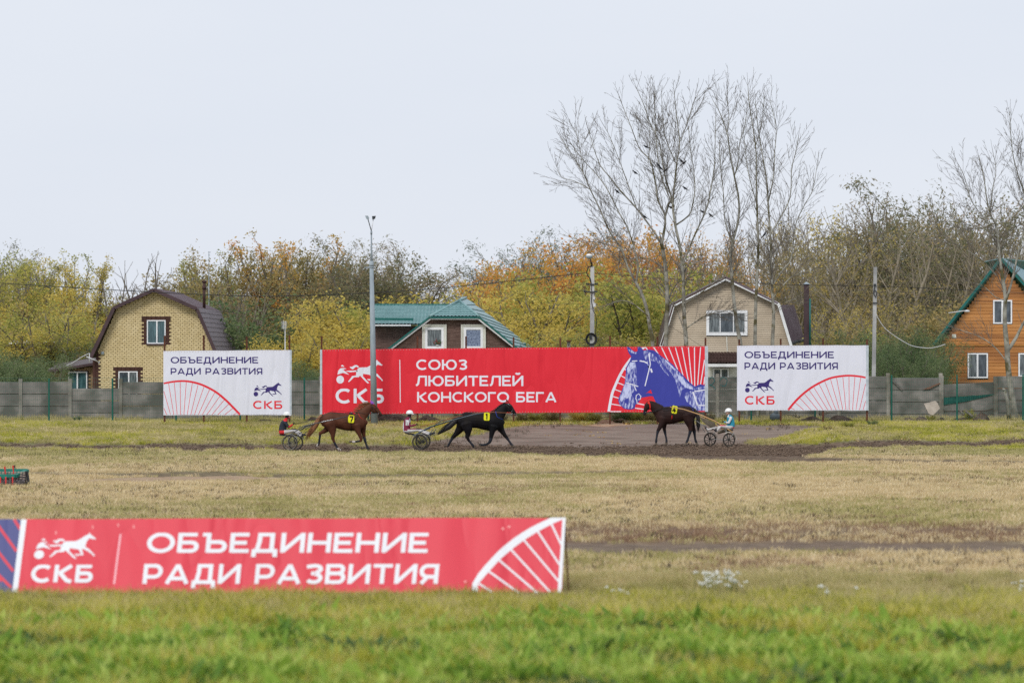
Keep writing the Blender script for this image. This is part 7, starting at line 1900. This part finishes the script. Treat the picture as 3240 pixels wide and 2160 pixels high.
# ================================================================ team 1: black
K1 = (1250, 1240, 5.47)
M_black = coat('black_coat', (.004,.004,.005), (.009,.008,.010), (.008,.006,.005)); H_black = mat('black_hair', (.010,.009,.010), (.028,.025,.026), scale=14, rough=.5)
def paint1(u, v, y):
    if v > 870 and (u < 905 or 1370 < u < 1480): return 1
    if u > 2015 and v > 885: return 1
    if v > 760 and (u < 1015 or 1285 < u or u > 1890): return 2
    if u > 2035 and 340 < v < 390: return 3
    return 0
spec1 = dict(D=166.0, dy=6, zoom=K1, foot_u=1400, seed=2, label='black horse trotting right with number 1 and orange reins', mats=[M_black, M_hoof, M_wrap, mat('grey_muzzle', (.10,.09,.09), (.2,.18,.18))], paint=paint1, accent=mat('blue_strap', (.02,.06,.35), rough=.5),
  trunk=[(1110,395,520,.15),(1150,340,590,.22),(1230,316,606,.27),(1330,312,590,.28),(1430,318,592,.28),(1530,325,618,.28),(1620,326,636,.28),(1710,326,642,.26),(1780,340,630,.22),(1835,380,600,.17),(1862,430,550,.11)],
  neck=[(1710,470,128,.17),(1775,385,118,.14),(1835,310,96,.115),(1890,245,76,.095),(1935,200,60,.085)], head=[(1940,195,55,.09),(1985,235,57,.095),(2030,285,42,.075),(2065,330,33,.06),(2085,352,27,.055)], jaw=(1970,268,54),
  legs=[([(1160,500,105),(1125,600,76),(1065,680,50),(1010,735,36),(985,770,30),(955,830,21),(925,880,22),(915,900,25),(885,893,19),(850,900,23)], .17),
        ([(1235,520,115),(1262,620,78),(1262,690,48),(1250,748,35),(1275,800,24),(1320,855,20),(1350,890,24),(1372,915,20),(1392,930,23)], -.17),
        ([(1700,560,88),(1680,650,52),(1662,740,36),(1652,800,31),(1635,835,27),(1595,865,20),(1550,880,24),(1505,880,20),(1460,876,25)], -.16),
        ([(1800,545,85),(1850,640,50),(1900,715,34),(1935,760,29),(1970,810,20),(2005,862,22),(2022,885,25),(2042,900,20),(2062,915,23)], .16)],
  ears=[([(1925,140),(1965,150),(1918,78)], -.05), ([(1945,145),(1978,152),(1940,95)], .05)], earmat=mat('dark_red_ear_hood', (.16,.012,.015), (.24,.02,.02), rough=.7), eye=(2005,215), eye_y=.082, nostril=(2090,342),
  tail=([(1105,385),(1095,420),(1100,460)], [(800,600),(730,690),(720,712)], -12, 12, 0), tailcore=[(1110,400,26),(1030,480,46),(930,570,48),(820,640,30),(740,698,12)], hair=H_black,
  mane=[([(1925,140),(1860,175),(1790,225),(1720,270),(1660,300)], [(1870,160),(1800,200),(1740,260),(1680,310),(1640,330)], 80, -4, 8), ([(1925,150),(1880,190),(1800,250)], [(1890,220),(1830,270),(1760,320)], 40, 4, 8)],
  bands=[(1592,326,634,.285,.07)], plate=(1588,388,102,138,3), plate_y=.315, digit=[[(-.28,.78),(.02,.98)], [(.04,1.0),(.04,.0)]], dt=1.35,
  straps=[([(1590,312),(1500,312),(1380,305),(1280,300),(1180,325),(1120,375)], 0, .010, 0), ([(1740,300),(1765,395),(1862,440)], [-.15,-.20,-.10], .012, 3), ([(1765,395),(1700,455),(1640,440)], [-.21,-.25,-.29], .010, 0),
          ([(1925,150),(1935,230),(1950,310)], -.10, .009, 0), ([(1945,170),(2000,200)], [-.09,-.07], .009, 1), ([(1930,190),(1985,270),(2030,330)], [-.10,-.095,-.065], .009, 0), ([(1960,300),(2010,320),(2070,290)], [-.085,-.07,-.05], .009, 0), ([(2030,330),(2022,345)], -.07, .018, 1), ([(2040,265),(2000,330)], [-.06,-.07], .009, 1),
          ([(2025,328),(1960,325),(1800,320),(1640,312),(1540,318),(1400,330),(1280,350),(1100,385),(960,415)], [-.08,-.14,-.16,-.10,-.10,-.14,-.16,-.14,-.12], .011, 2), ([(960,415),(800,470),(620,520),(440,555)], [-.12,-.10,-.09,-.08], .012, 2),
          ([(2025,332),(1960,335),(1640,320),(1300,350),(960,425),(620,530),(425,572)], [.08,.14,.10,.14,.12,.09,.08], .010, 2)])
horse1, P1, R1 = horse(spec1)
M_j1 = mat('maroon_jacket', (.16,.014,.045), (.23,.025,.065), rough=.75, bump=.4, bscale=14); M_wc = mat('white_cloth', (.62,.62,.64), (.70,.70,.72), rough=.75, bump=.3, bscale=14)
def pd1(u, v, y):
    if v < 432: return 4 if (u > 283 and v > 372) else 5
    if u > 600 and v > 640: return 3
    if u > 362 and v < 640: return 5
    if v > 645 and u > 215: return 2
    if v > 668: return 2
    if 185 < u < 245 and 480 < v < 575 and y < -.08: return 1
    if 250 < u < 285 and 455 < v < 520: return 1
    if u < 152: return 1
    return 0
drv1, _ = driver(dict(D=164.0, zoom=K1, face=1, seat=(230,705), label='driver in maroon jacket with white panels behind the black horse', mats=[M_j1, M_wc, M_pants, M_boot, M_skin, M_glove], paint=pd1,
  head=(262,388,38), helmet=(253,365,60), neck=((232,445),(250,415)), torso=[(205,680,66,.17),(198,620,66,.16),(202,560,66,.16),(212,500,60,.175),(228,455,38,.12)], arm=[(222,480),(262,590),(360,565)], leg=[(215,670),(400,655),(590,735),(660,715)], leg2=[(215,670),(430,650),(620,725),(690,700)]))
sk = empty('sulky', (W(1250+430/5.47,0,163.8).x, 163.8, 0), 'racing sulky with dark blue curved shafts behind the black horse', 'sulky', 'two wheeled racing carts'); sk.location.z = gz(sk.location.x, 163.8)
def Q1(u, v, y=0): q = W(1250+u/5.47, 1240+v/5.47+1, 163.8); return Vector((q.x, 163.8+y, q.z))
for (u, y) in ((432,-.52), (478,.52)):
    c = Q1(u, 0, y); Rw = .335; c.z = gz(c.x, c.y)+Rw-.015; wheel(sk, c, Rw, (.09,1,0), .027, 24, mr=M_rimd); guard(sk, c, Rw+.02, (.09,1,0), 40 if y < 0 else 20, 180 if y < 0 else 100, .07, M_guard)
mb = MB()
for y, du in ((-.36,0),(.36,30)):
    mb.tube([Q1(300+du,745,y), Q1(360+du,725,y), Q1(440+du,680,y), Q1(600+du,595,y), Q1(830+du,525,y*.9), Q1(1080+du*.5,455,y*.85), Q1(1300,398,y*.82), Q1(1420,372,y*.82), Q1(1540,362,y*.8)], [.024]*5+[.022,.021,.02,.018], 8)
    mb.tube([Q1(640+du,600,y), Q1(760+du,510,y), Q1(820+du,470,y), Q1(845+du,520,y)], .012, 5)
mb.build('shafts', [M_shaftd], sk)
mb = MB(); mb.tube([Q1(330,740,-.5), Q1(370,740,.5)], .018, 6)
for y, u, c_ in ((-.46,335,432),(.46,380,478)): mb.tube([Q1(u,745,y), Q1(c_,880,y)], .014, 6); mb.tube([Q1(660+(u-335),640,y*.8), Q1(540+(u-335),780,y*.9), Q1(c_,890,y)], .014, 6)
mb.tube([Q1(560,640,-.36), Q1(600,630,.36)], .014, 6); mb.tube([Q1(600,690,-.22), Q1(650,760,-.2), Q1(690,700,-.2)], .012, 5); mb.tube([Q1(630,690,.22), Q1(680,750,.2), Q1(715,690,.2)], .012, 5)
mb.build('frame', [M_shaftd], sk)
mb = MB(); mb.etube([(Q1(180,700), .028, .17), (Q1(240,718), .034, .20), (Q1(330,722), .026, .17)], n=10); mb.build('seat', [M_leather], sk)

# ================================================================ team 4: dark bay walking left
K4 = (2000, 1220, 6.19)
M_bay = coat('dark_bay_coat', (.016,.008,.008), (.036,.016,.013), (.025,.010,.009))
def paint4(u, v, y):
    if v > 1095: return 1
    if v > 860: return 2
    if u < 300 and v > 480: return 2
    return 0
spec4 = dict(D=170.0, dy=2.5, zoom=K4, foot_u=850, seed=3, label='dark bay horse walking left with number 4 and red head cover', mats=[M_bay, M_hoof, M_wrap], paint=paint4, accent=mat('bright_red_strap', (.65,.02,.012), (.7,.03,.02), rough=.6),
  trunk=[(1218,460,600,.15),(1180,415,680,.23),(1110,392,690,.28),(1020,386,672,.29),(920,388,695,.30),(820,388,725,.31),(720,390,742,.30),(640,394,742,.27),(565,415,730,.23),(510,450,690,.18),(485,500,620,.12)],
  neck=[(590,530,130,.18),(520,470,122,.15),(455,415,104,.125),(400,365,82,.105),(350,330,64,.09)], head=[(345,330,58,.09),(300,372,60,.10),(272,430,46,.08),(252,490,36,.065),(238,540,30,.06)], jaw=(330,395,58),
  legs=[([(600,620,98),(575,730,58),(535,810,42),(503,865,34),(488,930,24),(475,1010,21),(470,1060,26),(466,1100,22),(464,1138,28)], -.17),
        ([(650,640,90),(632,750,50),(632,830,36),(645,890,30),(660,960,21),(674,1030,21),(680,1068,25),(668,1110,21),(660,1148,27)], .15),
        ([(1085,560,128),(1110,690,88),(1135,790,52),(1140,858,40),(1120,930,27),(1095,1010,22),(1078,1062,26),(1055,1100,21),(1036,1142,27)], -.18),
        ([(1120,580,118),(1150,700,78),(1195,800,48),(1218,870,38),(1228,940,26),(1238,1020,22),(1250,1070,26),(1272,1112,21),(1288,1150,27)], .17)],
  ears=[([(300,322),(345,322),(322,262)], -.05), ([(270,300),(305,310),(258,240)], .05)], earmat=mat('red_ear_hood', (.45,.018,.015), (.6,.03,.02), rough=.7), eye=(292,345), eye_y=.085, nostril=(240,545),
  tail=([(1190,410),(1215,430),(1230,460)], [(1270,860),(1290,905),(1322,800)], 0, 8, 42), tailcore=[(1215,440,24),(1275,520,34),(1298,640,36),(1300,760,30),(1293,860,12)], hair=H_black,
  mane=[([(340,278),(400,288),(470,308),(540,345),(600,375)], [(345,345),(410,360),(480,385),(560,420),(620,410)], 75, -4, 6), ([(330,280),(310,290)], [(290,350),(280,330)], 10, 0, 5)],
  bands=[(810,388,724,.305,.07)], plate=(824,450,108,152,8), plate_y=.335, digit=[[(.10,1.0),(-.36,.34),(.38,.34)], [(.12,.62),(.12,.0)]], dt=1.25,
  straps=[([(820,380),(900,378),(1000,372),(1080,375),(1160,400),(1210,440)], 0, .010, 0), ([(610,400),(560,430),(420,480),(300,500)], [-.10,-.19,-.17,-.10], .010, 0), ([(610,400),(610,470),(660,470),(760,440)], [-.12,-.24,-.28,-.31], .011, 0),
          ([(325,295),(345,350),(352,400),(350,440)], -.115, .030, 3), ([(300,320),(345,345)], [-.09,-.10], .028, 3), ([(320,330),(300,420),(262,500)], [-.10,-.095,-.07], .010, 0), ([(345,440),(300,470),(245,470)], [-.09,-.08,-.05], .009, 0), ([(775,560),(772,640)], -.325, .014, 3), ([(262,500),(270,512)], -.07, .018, 1),
          ([(265,505),(420,490),(620,430),(760,385),(900,375),(1100,395),(1280,470),(1460,570),(1640,660),(1740,690)], [-.08,-.17,-.18,-.12,-.10,-.12,-.14,-.12,-.10,-.08], .008, 0),
          ([(265,508),(430,500),(640,440),(780,390),(1100,410),(1300,490),(1660,680),(1735,700)], [.08,.17,.18,.12,.12,.14,.10,.08], .008, 0)])
horse4, P4_, R4 = horse(spec4)
M_cy = mat('turquoise_vest', (.02,.24,.36), (.035,.31,.43), rough=.7, bump=.4, bscale=14); M_pink = mat('crimson_sleeve', (.55,.015,.07), (.65,.03,.1), rough=.7)
def pd4(u, v, y):
    if v < 552: return 4 if (u < 1905 and 478 < v < 548) else 5
    if (u < 1462 and v > 760) or (1560 < u < 1655 and v > 830): return 3
    if u < 1772 and v < 730: return 5
    if v > 770 and u < 1965: return 2
    if v > 795: return 6
    if y < -.175: return 6 if u < 1835 else 1
    if y > .17: return 6
    if 1830 < u < 1895 and v < 600: return 1
    return 0
drv4, _ = driver(dict(D=169.6, dy=2, zoom=K4, face=-1, seat=(1925,840), label='driver in turquoise vest with white sleeves behind the dark bay horse', mats=[M_cy, M_wc, M_pants, M_boot, M_skin, M_glove, M_pink], paint=pd4,
  head=(1880,505,42), helmet=(1889,482,65), neck=((1905,572),(1890,540)), torso=[(1930,800,76,.17),(1935,730,76,.16),(1928,670,74,.165),(1918,620,66,.18),(1905,575,42,.12)], arm=[(1925,605),(1885,715),(1800,695)], leg=[(1920,800),(1730,780),(1640,880),(1600,830)], leg2=[(1920,800),(1720,800),(1490,850),(1430,800)]))
sk = empty('road_cart', (W(2000+1710/6.19,0,169.8).x, 169.8, 0), 'two wheeled cart with pale varnished wooden shafts behind the dark bay horse', 'sulky', 'two wheeled racing carts'); sk.location.z = gz(sk.location.x, 169.8)
def Q4_(u, v, y=0): q = W(2000+u/6.19, 1220+v/6.19+2, 169.8); return Vector((q.x, 169.8+y, q.z))
for (u, y) in ((1540,.62), (1884,-.50)):
    c = Q4_(u, 0, y); Rw = .305; c.z = gz(c.x, c.y)+Rw-.012; wheel(sk, c, Rw, (-.40,1,0), .026, 10, mr=M_rimd); guard(sk, c, Rw+.03, (-.40,1,0), 5, 122, .10, M_guardw)
mb = MB()
for y, dv_, du in ((-.34,0,0),(.34,22,-60)):
    mb.tube([Q4_(1965+du,905+dv_,y), Q4_(1880+du,842+dv_,y), Q4_(1600+du,670+dv_,y), Q4_(1300+du*.7,545+dv_*.8,y*.95), Q4_(1000+du*.3,445+dv_*.5,y*.9), Q4_(735,400+dv_*.4,y*.9)], [.026,.03,.03,.028,.024,.018], 8)
mb.build('shafts', [M_shaftw], sk)
mb = MB(); cL, cR = Q4_(1540,1030,.62), Q4_(1884,1020,-.50); zc = gz(cL.x,cL.y)+.295; cL.z = zc; cR.z = zc; mb.tube([cL, cR], .018, 6)
for c, u in ((cR,1985),(cL,1640)): mb.tube([c, Q4_(u,900,(c.y-169.8))], .016, 6); mb.tube([c, Q4_(u-170,790,(c.y-169.8)*.7), Q4_(u-330,720,(c.y-169.8)*.5)], .013, 6); mb.tube([c, Q4_(u-205,780,(c.y-169.8)*.6), Q4_(u-330,735,(c.y-169.8)*.5)], .012, 5)
mb.tube([Q4_(1430,900,.1), Q4_(1370,800,.1), Q4_(1330,720,.1), Q4_(1200,640,.2)], .014, 6)
mb.build('frame', [M_guard], sk)
M_canv = mat('olive_canvas', (.10,.085,.06), (.16,.135,.10), scale=5, rough=.9)
mb = MB(); mb.prism([Q4_(1330,600,.1), Q4_(1620,700,.1), Q4_(1640,760,.1), Q4_(1590,850,.1), Q4_(1470,760,.1), Q4_(1380,690,.1)], (0,.02,0)); mb.build('splash_cloth', [M_canv], sk)
mb = MB(); mb.etube([(Q4_(1700,905,.1), .06, .2), (Q4_(1800,870), .075, .22), (Q4_(1970,850), .045, .18)], n=10); mb.build('seat', [M_canv], sk)

# ================================================================ roller harrow at the left edge
DM = 118.5; M_gm = mat('green_machine_paint', (.012,.15,.115), (.022,.21,.16), scale=4, rough=.5); M_redm = mat('red_machine_paint', (.50,.02,.02), (.6,.04,.03), rough=.5)
M_ironr = mat('worn_iron', (.07,.06,.065), (.17,.15,.15), scale=9, rough=.6); M_slat = mat('pale_worn_slat', (.30,.24,.20), (.42,.35,.29), scale=9, rough=.8)
zm = lambda u, v: (u/11.76, 1440+v/11.76)
def Mm(u, v, y=0): q = W(*zm(u, v), DM); return Vector((q.x, DM+y, q.z))
hm_ = empty('field_roller', (Mm(200,0).x, DM, gz(Mm(200,0).x, DM)), 'green and red towed roller harrow half cut by the left frame edge', 'field roller')
mb = MB()
for v, y, u1 in ((590,.9,880),(690,.35,640),(760,0,560)): mb.bar(Mm(-900,v,y), Mm(u1,v,y), .10, .10)
mb.bar(Mm(560,770,0), Mm(880,600,.9), .12, .09); mb.bar(Mm(-600,770,0), Mm(-400,600,.9), .12, .09); mb.prism([Mm(20,790,-.06), Mm(260,790,-.06), Mm(140,890,-.06)], (0,.05,0)); mb.prism([Mm(340,570,.9), Mm(440,570,.9), Mm(420,480,.9)], (0,.05,0)); mb.build('frame', [M_gm], hm_)
for u, v, w in ((180,560,1),(485,530,.85)):
    mb = MB(); mb.prism([Mm(u-40*w,v-130), Mm(u-5,v-160), Mm(u+22,v-120), Mm(u+30*w,v+60), Mm(u+45*w,v+130), Mm(u+5,v+175), Mm(u-10,v+20)], (0,.06,0)); mb.build('lever', [M_redm], hm_)
mb = MB(); mb.prism([Mm(370,400,.8), Mm(420,390,.8), Mm(440,480,.8), Mm(400,490,.8)], (0,.1,0)); mb.bar(Mm(400,860,-.1), Mm(400,1130,-.2), .05, .08); mb.bar(Mm(960,640,.3), Mm(1050,1000,.1), .06, .1); mb.bar(Mm(1050,1000,.1), Mm(1000,1080,.0), .06, .1); mb.bar(Mm(960,640,.3), Mm(900,690,.3), .06, .1); mb.build('side_frame', [M_leather], hm_)
for u in (225, 480, 20): 
    mb = MB(); mb.bar(Mm(u,800,-.08), Mm(u+15,1130,-.15), .04, .06); mb.build('strut', [M_redm], hm_)
rz = gz(hm_.location.x, DM)
for c, rr, m_, mn, nb in ((Mm(0,860,.35), .19, M_slat, 'slatted_drum', 14), (Mm(0,1060,-.05), .10, M_ironr, 'roller', 8)):
    zc = max(c.z, rz+rr*.9); x0, x1 = Mm(-900,0).x, Mm(930,0).x; mb = MB()
    for k in range(nb):
        a = 2*math.pi*k/nb; dy, dz = math.cos(a)*rr, math.sin(a)*rr
        for j in range(16):
            xa = x0+(x1-x0)*j/16; sh = .06 if j % 2 else 0; mb.bar((xa+.01, c.y+math.cos(a+sh)*rr, zc+math.sin(a+sh)*rr), (xa+(x1-x0)/16-.02, c.y+math.cos(a+sh)*rr, zc+math.sin(a+sh)*rr), .035, .03)
    mb.tube([(x0, c.y, zc), (x1, c.y, zc)], rr*.72, 12, 1); o = mb.build(mn, [m_, M_ironr], hm_)
# ================================================================ SMALL THINGS ALONG THE FENCE AND IN THE GRASS
M_soil = mat('dry_soil', (.075,.052,.038), (.155,.115,.088), scale=5, rough=.95, bump=.8, bscale=14, bdist=.05, c3=(.05,.035,.026), s3=2)
def heap(px, D, wpx, hpx, label, seed, m=None, flat=.55):
    s = F/D; X = (px-CX)/s; z0 = gz(X, D); w_, h_ = wpx/s/2, hpx/s; rg = random.Random(seed); n, r = 26, 9; vs = []; mb = MB()
    for j in range(r+1):
        t = j/r
        for k in range(n):
            a = 2*math.pi*k/n; q = 1+.28*mnoise.noise(Vector((math.cos(a)*1.6, math.sin(a)*1.6, seed+t*2)))
            x = math.cos(a)*w_*t*q; y = math.sin(a)*.9*t*q*min(1.3, w_)
            z = h_*(1-t**1.7)*(1+.9*mnoise.noise(Vector((x*2.1+seed, y*2.1, 3.3)))) + .06*mnoise.noise(Vector((x*9, y*9, seed)))*(1-t*.5)
            vs.append((X+x, D+y, z0-.06+max(z, 0)))
    fs = [(j*n+k, (j+1)*n+k, (j+1)*n+(k+1) % n, j*n+(k+1) % n) for j in range(r) for k in range(n)]
    mb.add(vs, fs, 0, False); o = mb.build('dirt_heap', [m or M_soil], None, (X, D, z0))
    return tag(o, label, 'dirt heap', 'dirt heaps along the fence')
heap(2895, 185.5, 130, 24, 'dark dirt heap left of the tilted concrete slab', 3)
heap(3040, 185.2, 90, 22, 'dirt heap right of the tilted concrete slab', 5)
heap(3105, 185.0, 70, 30, 'steep dirt heap before the fallen fence panel', 8)
heap(2975, 185.6, 80, 16, 'low dirt heap touching the foot of the concrete slab', 14)
heap(1230, 184, 190, 34, 'long dark earth heap under the red billboard behind the lamp post', 21)
heap(1345, 184.4, 110, 26, 'dark earth heap under the red billboard right of the lamp post', 22)
heap(2560, 183.8, 120, 18, 'low heap of clods and brush under the right white billboard', 23)
heap(2660, 183.9, 130, 20, 'heap of clods under the right end of the right white billboard', 24)
heap(850, 184, 120, 14, 'low heap of clods under the left white billboard', 25)
heap(985, 184, 90, 18, 'dark clods in the gap between the left and red billboards', 26)
heap(1925, 182.6, 95, 13, 'small heap of orange sand under the red billboard', 27, mat('orange_sand', (.33,.21,.13), (.45,.31,.20), scale=5, rough=.95, bump=.4))
mb = MB(); zq = lambda u, v: (2700+u/4.126, 1020+v/4.126)
mb.prism([W(*zq(u, v), 184.3) for u, v in [(922,1060),(1072,1022),(1100,1050),(1130,1120),(1040,1210),(985,1190),(950,1120)]], (0,.14,0))
tag(mb.build('concrete_slab', [M_slab], None, W(*zq(1000,1190), 184.3)), 'pale broken concrete slab leaning in the dirt before the fence', 'concrete slab')
mb = MB(); mb.tube([W(3192,1322,185), W(3188,1270,185.1), W(3178,1234,185.2)], [.10,.085,.07], 8); mb.tube([W(3178,1234,185.2), W(3172,1228,185.2)], [.10,.03], 7)
tag(mb.build('broken_trunk', [M_pop], None, W(3192,1322,185)), 'thin broken off tree trunk beside the gnarled poplar', 'broken trunk')
mb = MB(); mb.tube([W(3056,1300,184.9), W(3078,1318,184.6)], .06, 6); mb.tube([W(3035,1297,184.7), W(3050,1312,184.5)], .05, 6)
tag(mb.build('log', [M_bark], None, W(3056,1300,184.9)), 'dark logs sticking out of the dirt heap before the fallen panel', 'logs')
M_tarp = mat('blue_grey_sack', (.09,.12,.14), (.16,.19,.21), scale=4, rough=.7)
mb = MB(); c = W(2452,1316,184.5); mb.sphere(c+Vector((0,0,-.05)), .26, 10, 7, 0, (1,.7,.85)); mb.sphere(c+Vector((.05,0,.18)), .12, 8, 6); tag(mb.build('sack', [M_tarp], None, c), 'blue grey filled sack under the right white billboard', 'sack')
for i, (px, py, L_) in enumerate([(1900,1322,50),(1945,1330,40),(2520,1318,60),(2600,1312,40)]):
    mb = MB(); rg = random.Random(i)
    for k in range(7):
        a = W(px+rg.uniform(-8,8), py+rg.uniform(-4,4), 183.7); b = a + Vector((rg.uniform(-.5,.5)*L_/30, rg.uniform(-.2,.2), rg.uniform(-.05,.22))); mb.tube([a, (a+b)/2+Vector((0,0,.05)), b], [.018,.014,.006], 5)
    tag(mb.build('brushwood', [M_barkb], None, W(px,py,183.7)), ['brushwood under the red billboard, left bundle','brushwood under the red billboard, right bundle','brushwood under the right white billboard, left bundle','brushwood under the right white billboard, right bundle'][i], 'brushwood', 'brushwood lying under the billboards')
# undergrowth beneath and beside the boards
rg = np.random.RandomState(77)
for i, (px, top, D, k, l, wd, lab) in enumerate([(1700,1296,184.2,'bush','lime',1.5,'yellow green bush under the red billboard, leftmost'),(1745,1292,184.5,'bush','olive',1.4,'olive bush under the red billboard near its middle'),(1835,1290,184.4,'bush','yellow',1.5,'yellow bush under the red billboard below the cable pole'),
        (1880,1296,183.6,'bush','lime',1.3,'small light green bush beside the yellow bush under the red billboard'),(1965,1285,184.6,'bush','green',1.4,'dark green bush under the printed horse muzzle'),(2010,1280,184.8,'bush','lime',1.3,'bush under the printed horse portrait, left of the walking horse'),
        (2060,1288,184.6,'bush','olive',1.3,'olive bush behind the neck of the walking horse'),(1650,1300,184.3,'bush','olive',1.3,'low olive bush behind the black horse head'),(1585,1305,184.4,'bush','dull',1.4,'low dull bush above the back of the black horse'),(1450,1300,184.6,'bush','dull',1.4,'low dull bush between the maroon driver and the black horse'),
        (1520,1302,184.6,'bush','green',1.3,'low green bush under the slogan of the red billboard'),(245,1312,186,'bush','green',1.3,'low green bush at the concrete fence, left of the left billboard'),(60,1316,186,'bush','lime',1.4,'low yellow green bush at the fence near the left edge'),
        (3065,1290,185.1,'bush','lime',.8,'bright sapling growing on the dirt heap near the fallen panel'),(2945,1308,184.6,'bush','lime',1.0,'small green weeds at the foot of the concrete slab'),(2245,1298,186.5,'bush','dull',1.0,'dull bush in the gap between the red and right billboards'),(2305,1302,186,'bush','olive',1.1,'olive bush beside the post of the right white billboard')]):
    tree(k, l, px, top, D, lab, 'low bushes at the fence foot', rg, wd, 'shrub')
for i, (px, py, h_, wd, l, lab) in enumerate([(560,1383,15,1.9,'lime','clump of green dock leaves on the left bank'),(645,1385,10,1.6,'lime','smaller green leafy clump right of the dock leaves'),(150,1440,9,2.2,'green','dark green clump beside the track at the left'),(870,1368,11,1.5,'green','green clump on the bank left of the first driver'),
        (2680,1352,24,1.9,'lime','tall tangled weeds on the mound right of the cart'),(2620,1362,20,1.9,'olive','tangled dry weeds on the mound slope, nearest the cart'),(2760,1345,20,1.8,'green','grey green weeds on the mound crest'),(1700,1442,8,3.0,'green','low dark green strip of weeds below the track, centre'),(1560,1440,8,2.6,'green','low dark weeds below the track, under the black horse')]):
    # find the distance whose ground shows at this pixel row
    ds = np.linspace(60, 182, 900); xs = (px-CX)/F*ds; zz = ground_z(xs, ds); rows_ = HZ+(EYE-zz)*F/ds; D = float(ds[np.argmin(np.abs(rows_-py))])
    tree('bush', l, px, py-h_, D, lab, 'leafy clumps by the track', rg, wd, 'plant', 'weed_clump')
# white flower heads in the foreground
M_petal = mat('white_petals', (.66,.67,.62), (.76,.77,.72), rough=.7); M_stem = mat('flower_stem', (.10,.14,.05), (.16,.20,.08), rough=.8); M_pinkf = mat('pink_petals', (.40,.16,.22), (.5,.22,.3), rough=.7)
def flowers(px, py, wpx, n, label, seed, pet=M_petal, hh=(.14,.30)):
    ds = np.linspace(44, 182, 1200); xs = (px-CX)/F*ds; zz = ground_z(xs, ds); rows_ = HZ+(EYE-zz)*F/ds; D = float(ds[np.argmin(np.abs(rows_-py))])
    X = (px-CX)/F*D; z0 = gz(X, D); root = empty('flower_clump', (X, D, z0), label, 'flowers', 'wild flowers in the foreground grass'); r = random.Random(seed); a = MB(); b = MB()
    for _ in range(n):
        x = X + r.gauss(0, .35)*wpx/F*D; y = D+r.gauss(0, .25); z = gz(x, y); t = Vector((x+r.uniform(-.05,.05), y, z+r.uniform(*hh))); a.tube([(x,y,z), t], .004, 4)
        for k in range(r.randint(3,7)):
            q = t+Vector((r.gauss(0,.022), r.gauss(0,.02), r.gauss(0,.012))); b.sphere(q, r.uniform(.010,.018), 5, 4)
    a.build('stems', [M_stem], root)['kind'] = 'stuff'; b.build('flower_heads', [pet], root)['kind'] = 'stuff'
flowers(2245, 1876, 60, 24, 'dense clump of white flowers right of the coral banner', 1, hh=(.16,.42)); flowers(2310, 1880, 50, 18, 'smaller white flower clump right beside the dense one', 2, hh=(.15,.4))
flowers(350, 1885, 90, 14, 'white flowers before the left part of the coral banner', 3, hh=(.05,.12)); flowers(425, 1888, 50, 8, 'few white flowers before the slogan of the coral banner', 4, hh=(.05,.12)); flowers(2620, 1905, 90, 6, 'scattered white flowers in the right foreground', 5)
flowers(1960, 1905, 110, 5, 'sparse white flowers between banner and dense clump', 6); flowers(3230, 1890, 40, 7, 'white flowers at the right frame edge', 7); flowers(205, 1902, 30, 4, 'pale pink flowers before the initials of the coral banner', 8, M_pinkf, (.05,.12)); flowers(2210, 1955, 60, 3, 'pink clover heads in the green foreground', 9, M_pinkf, (.06,.14))
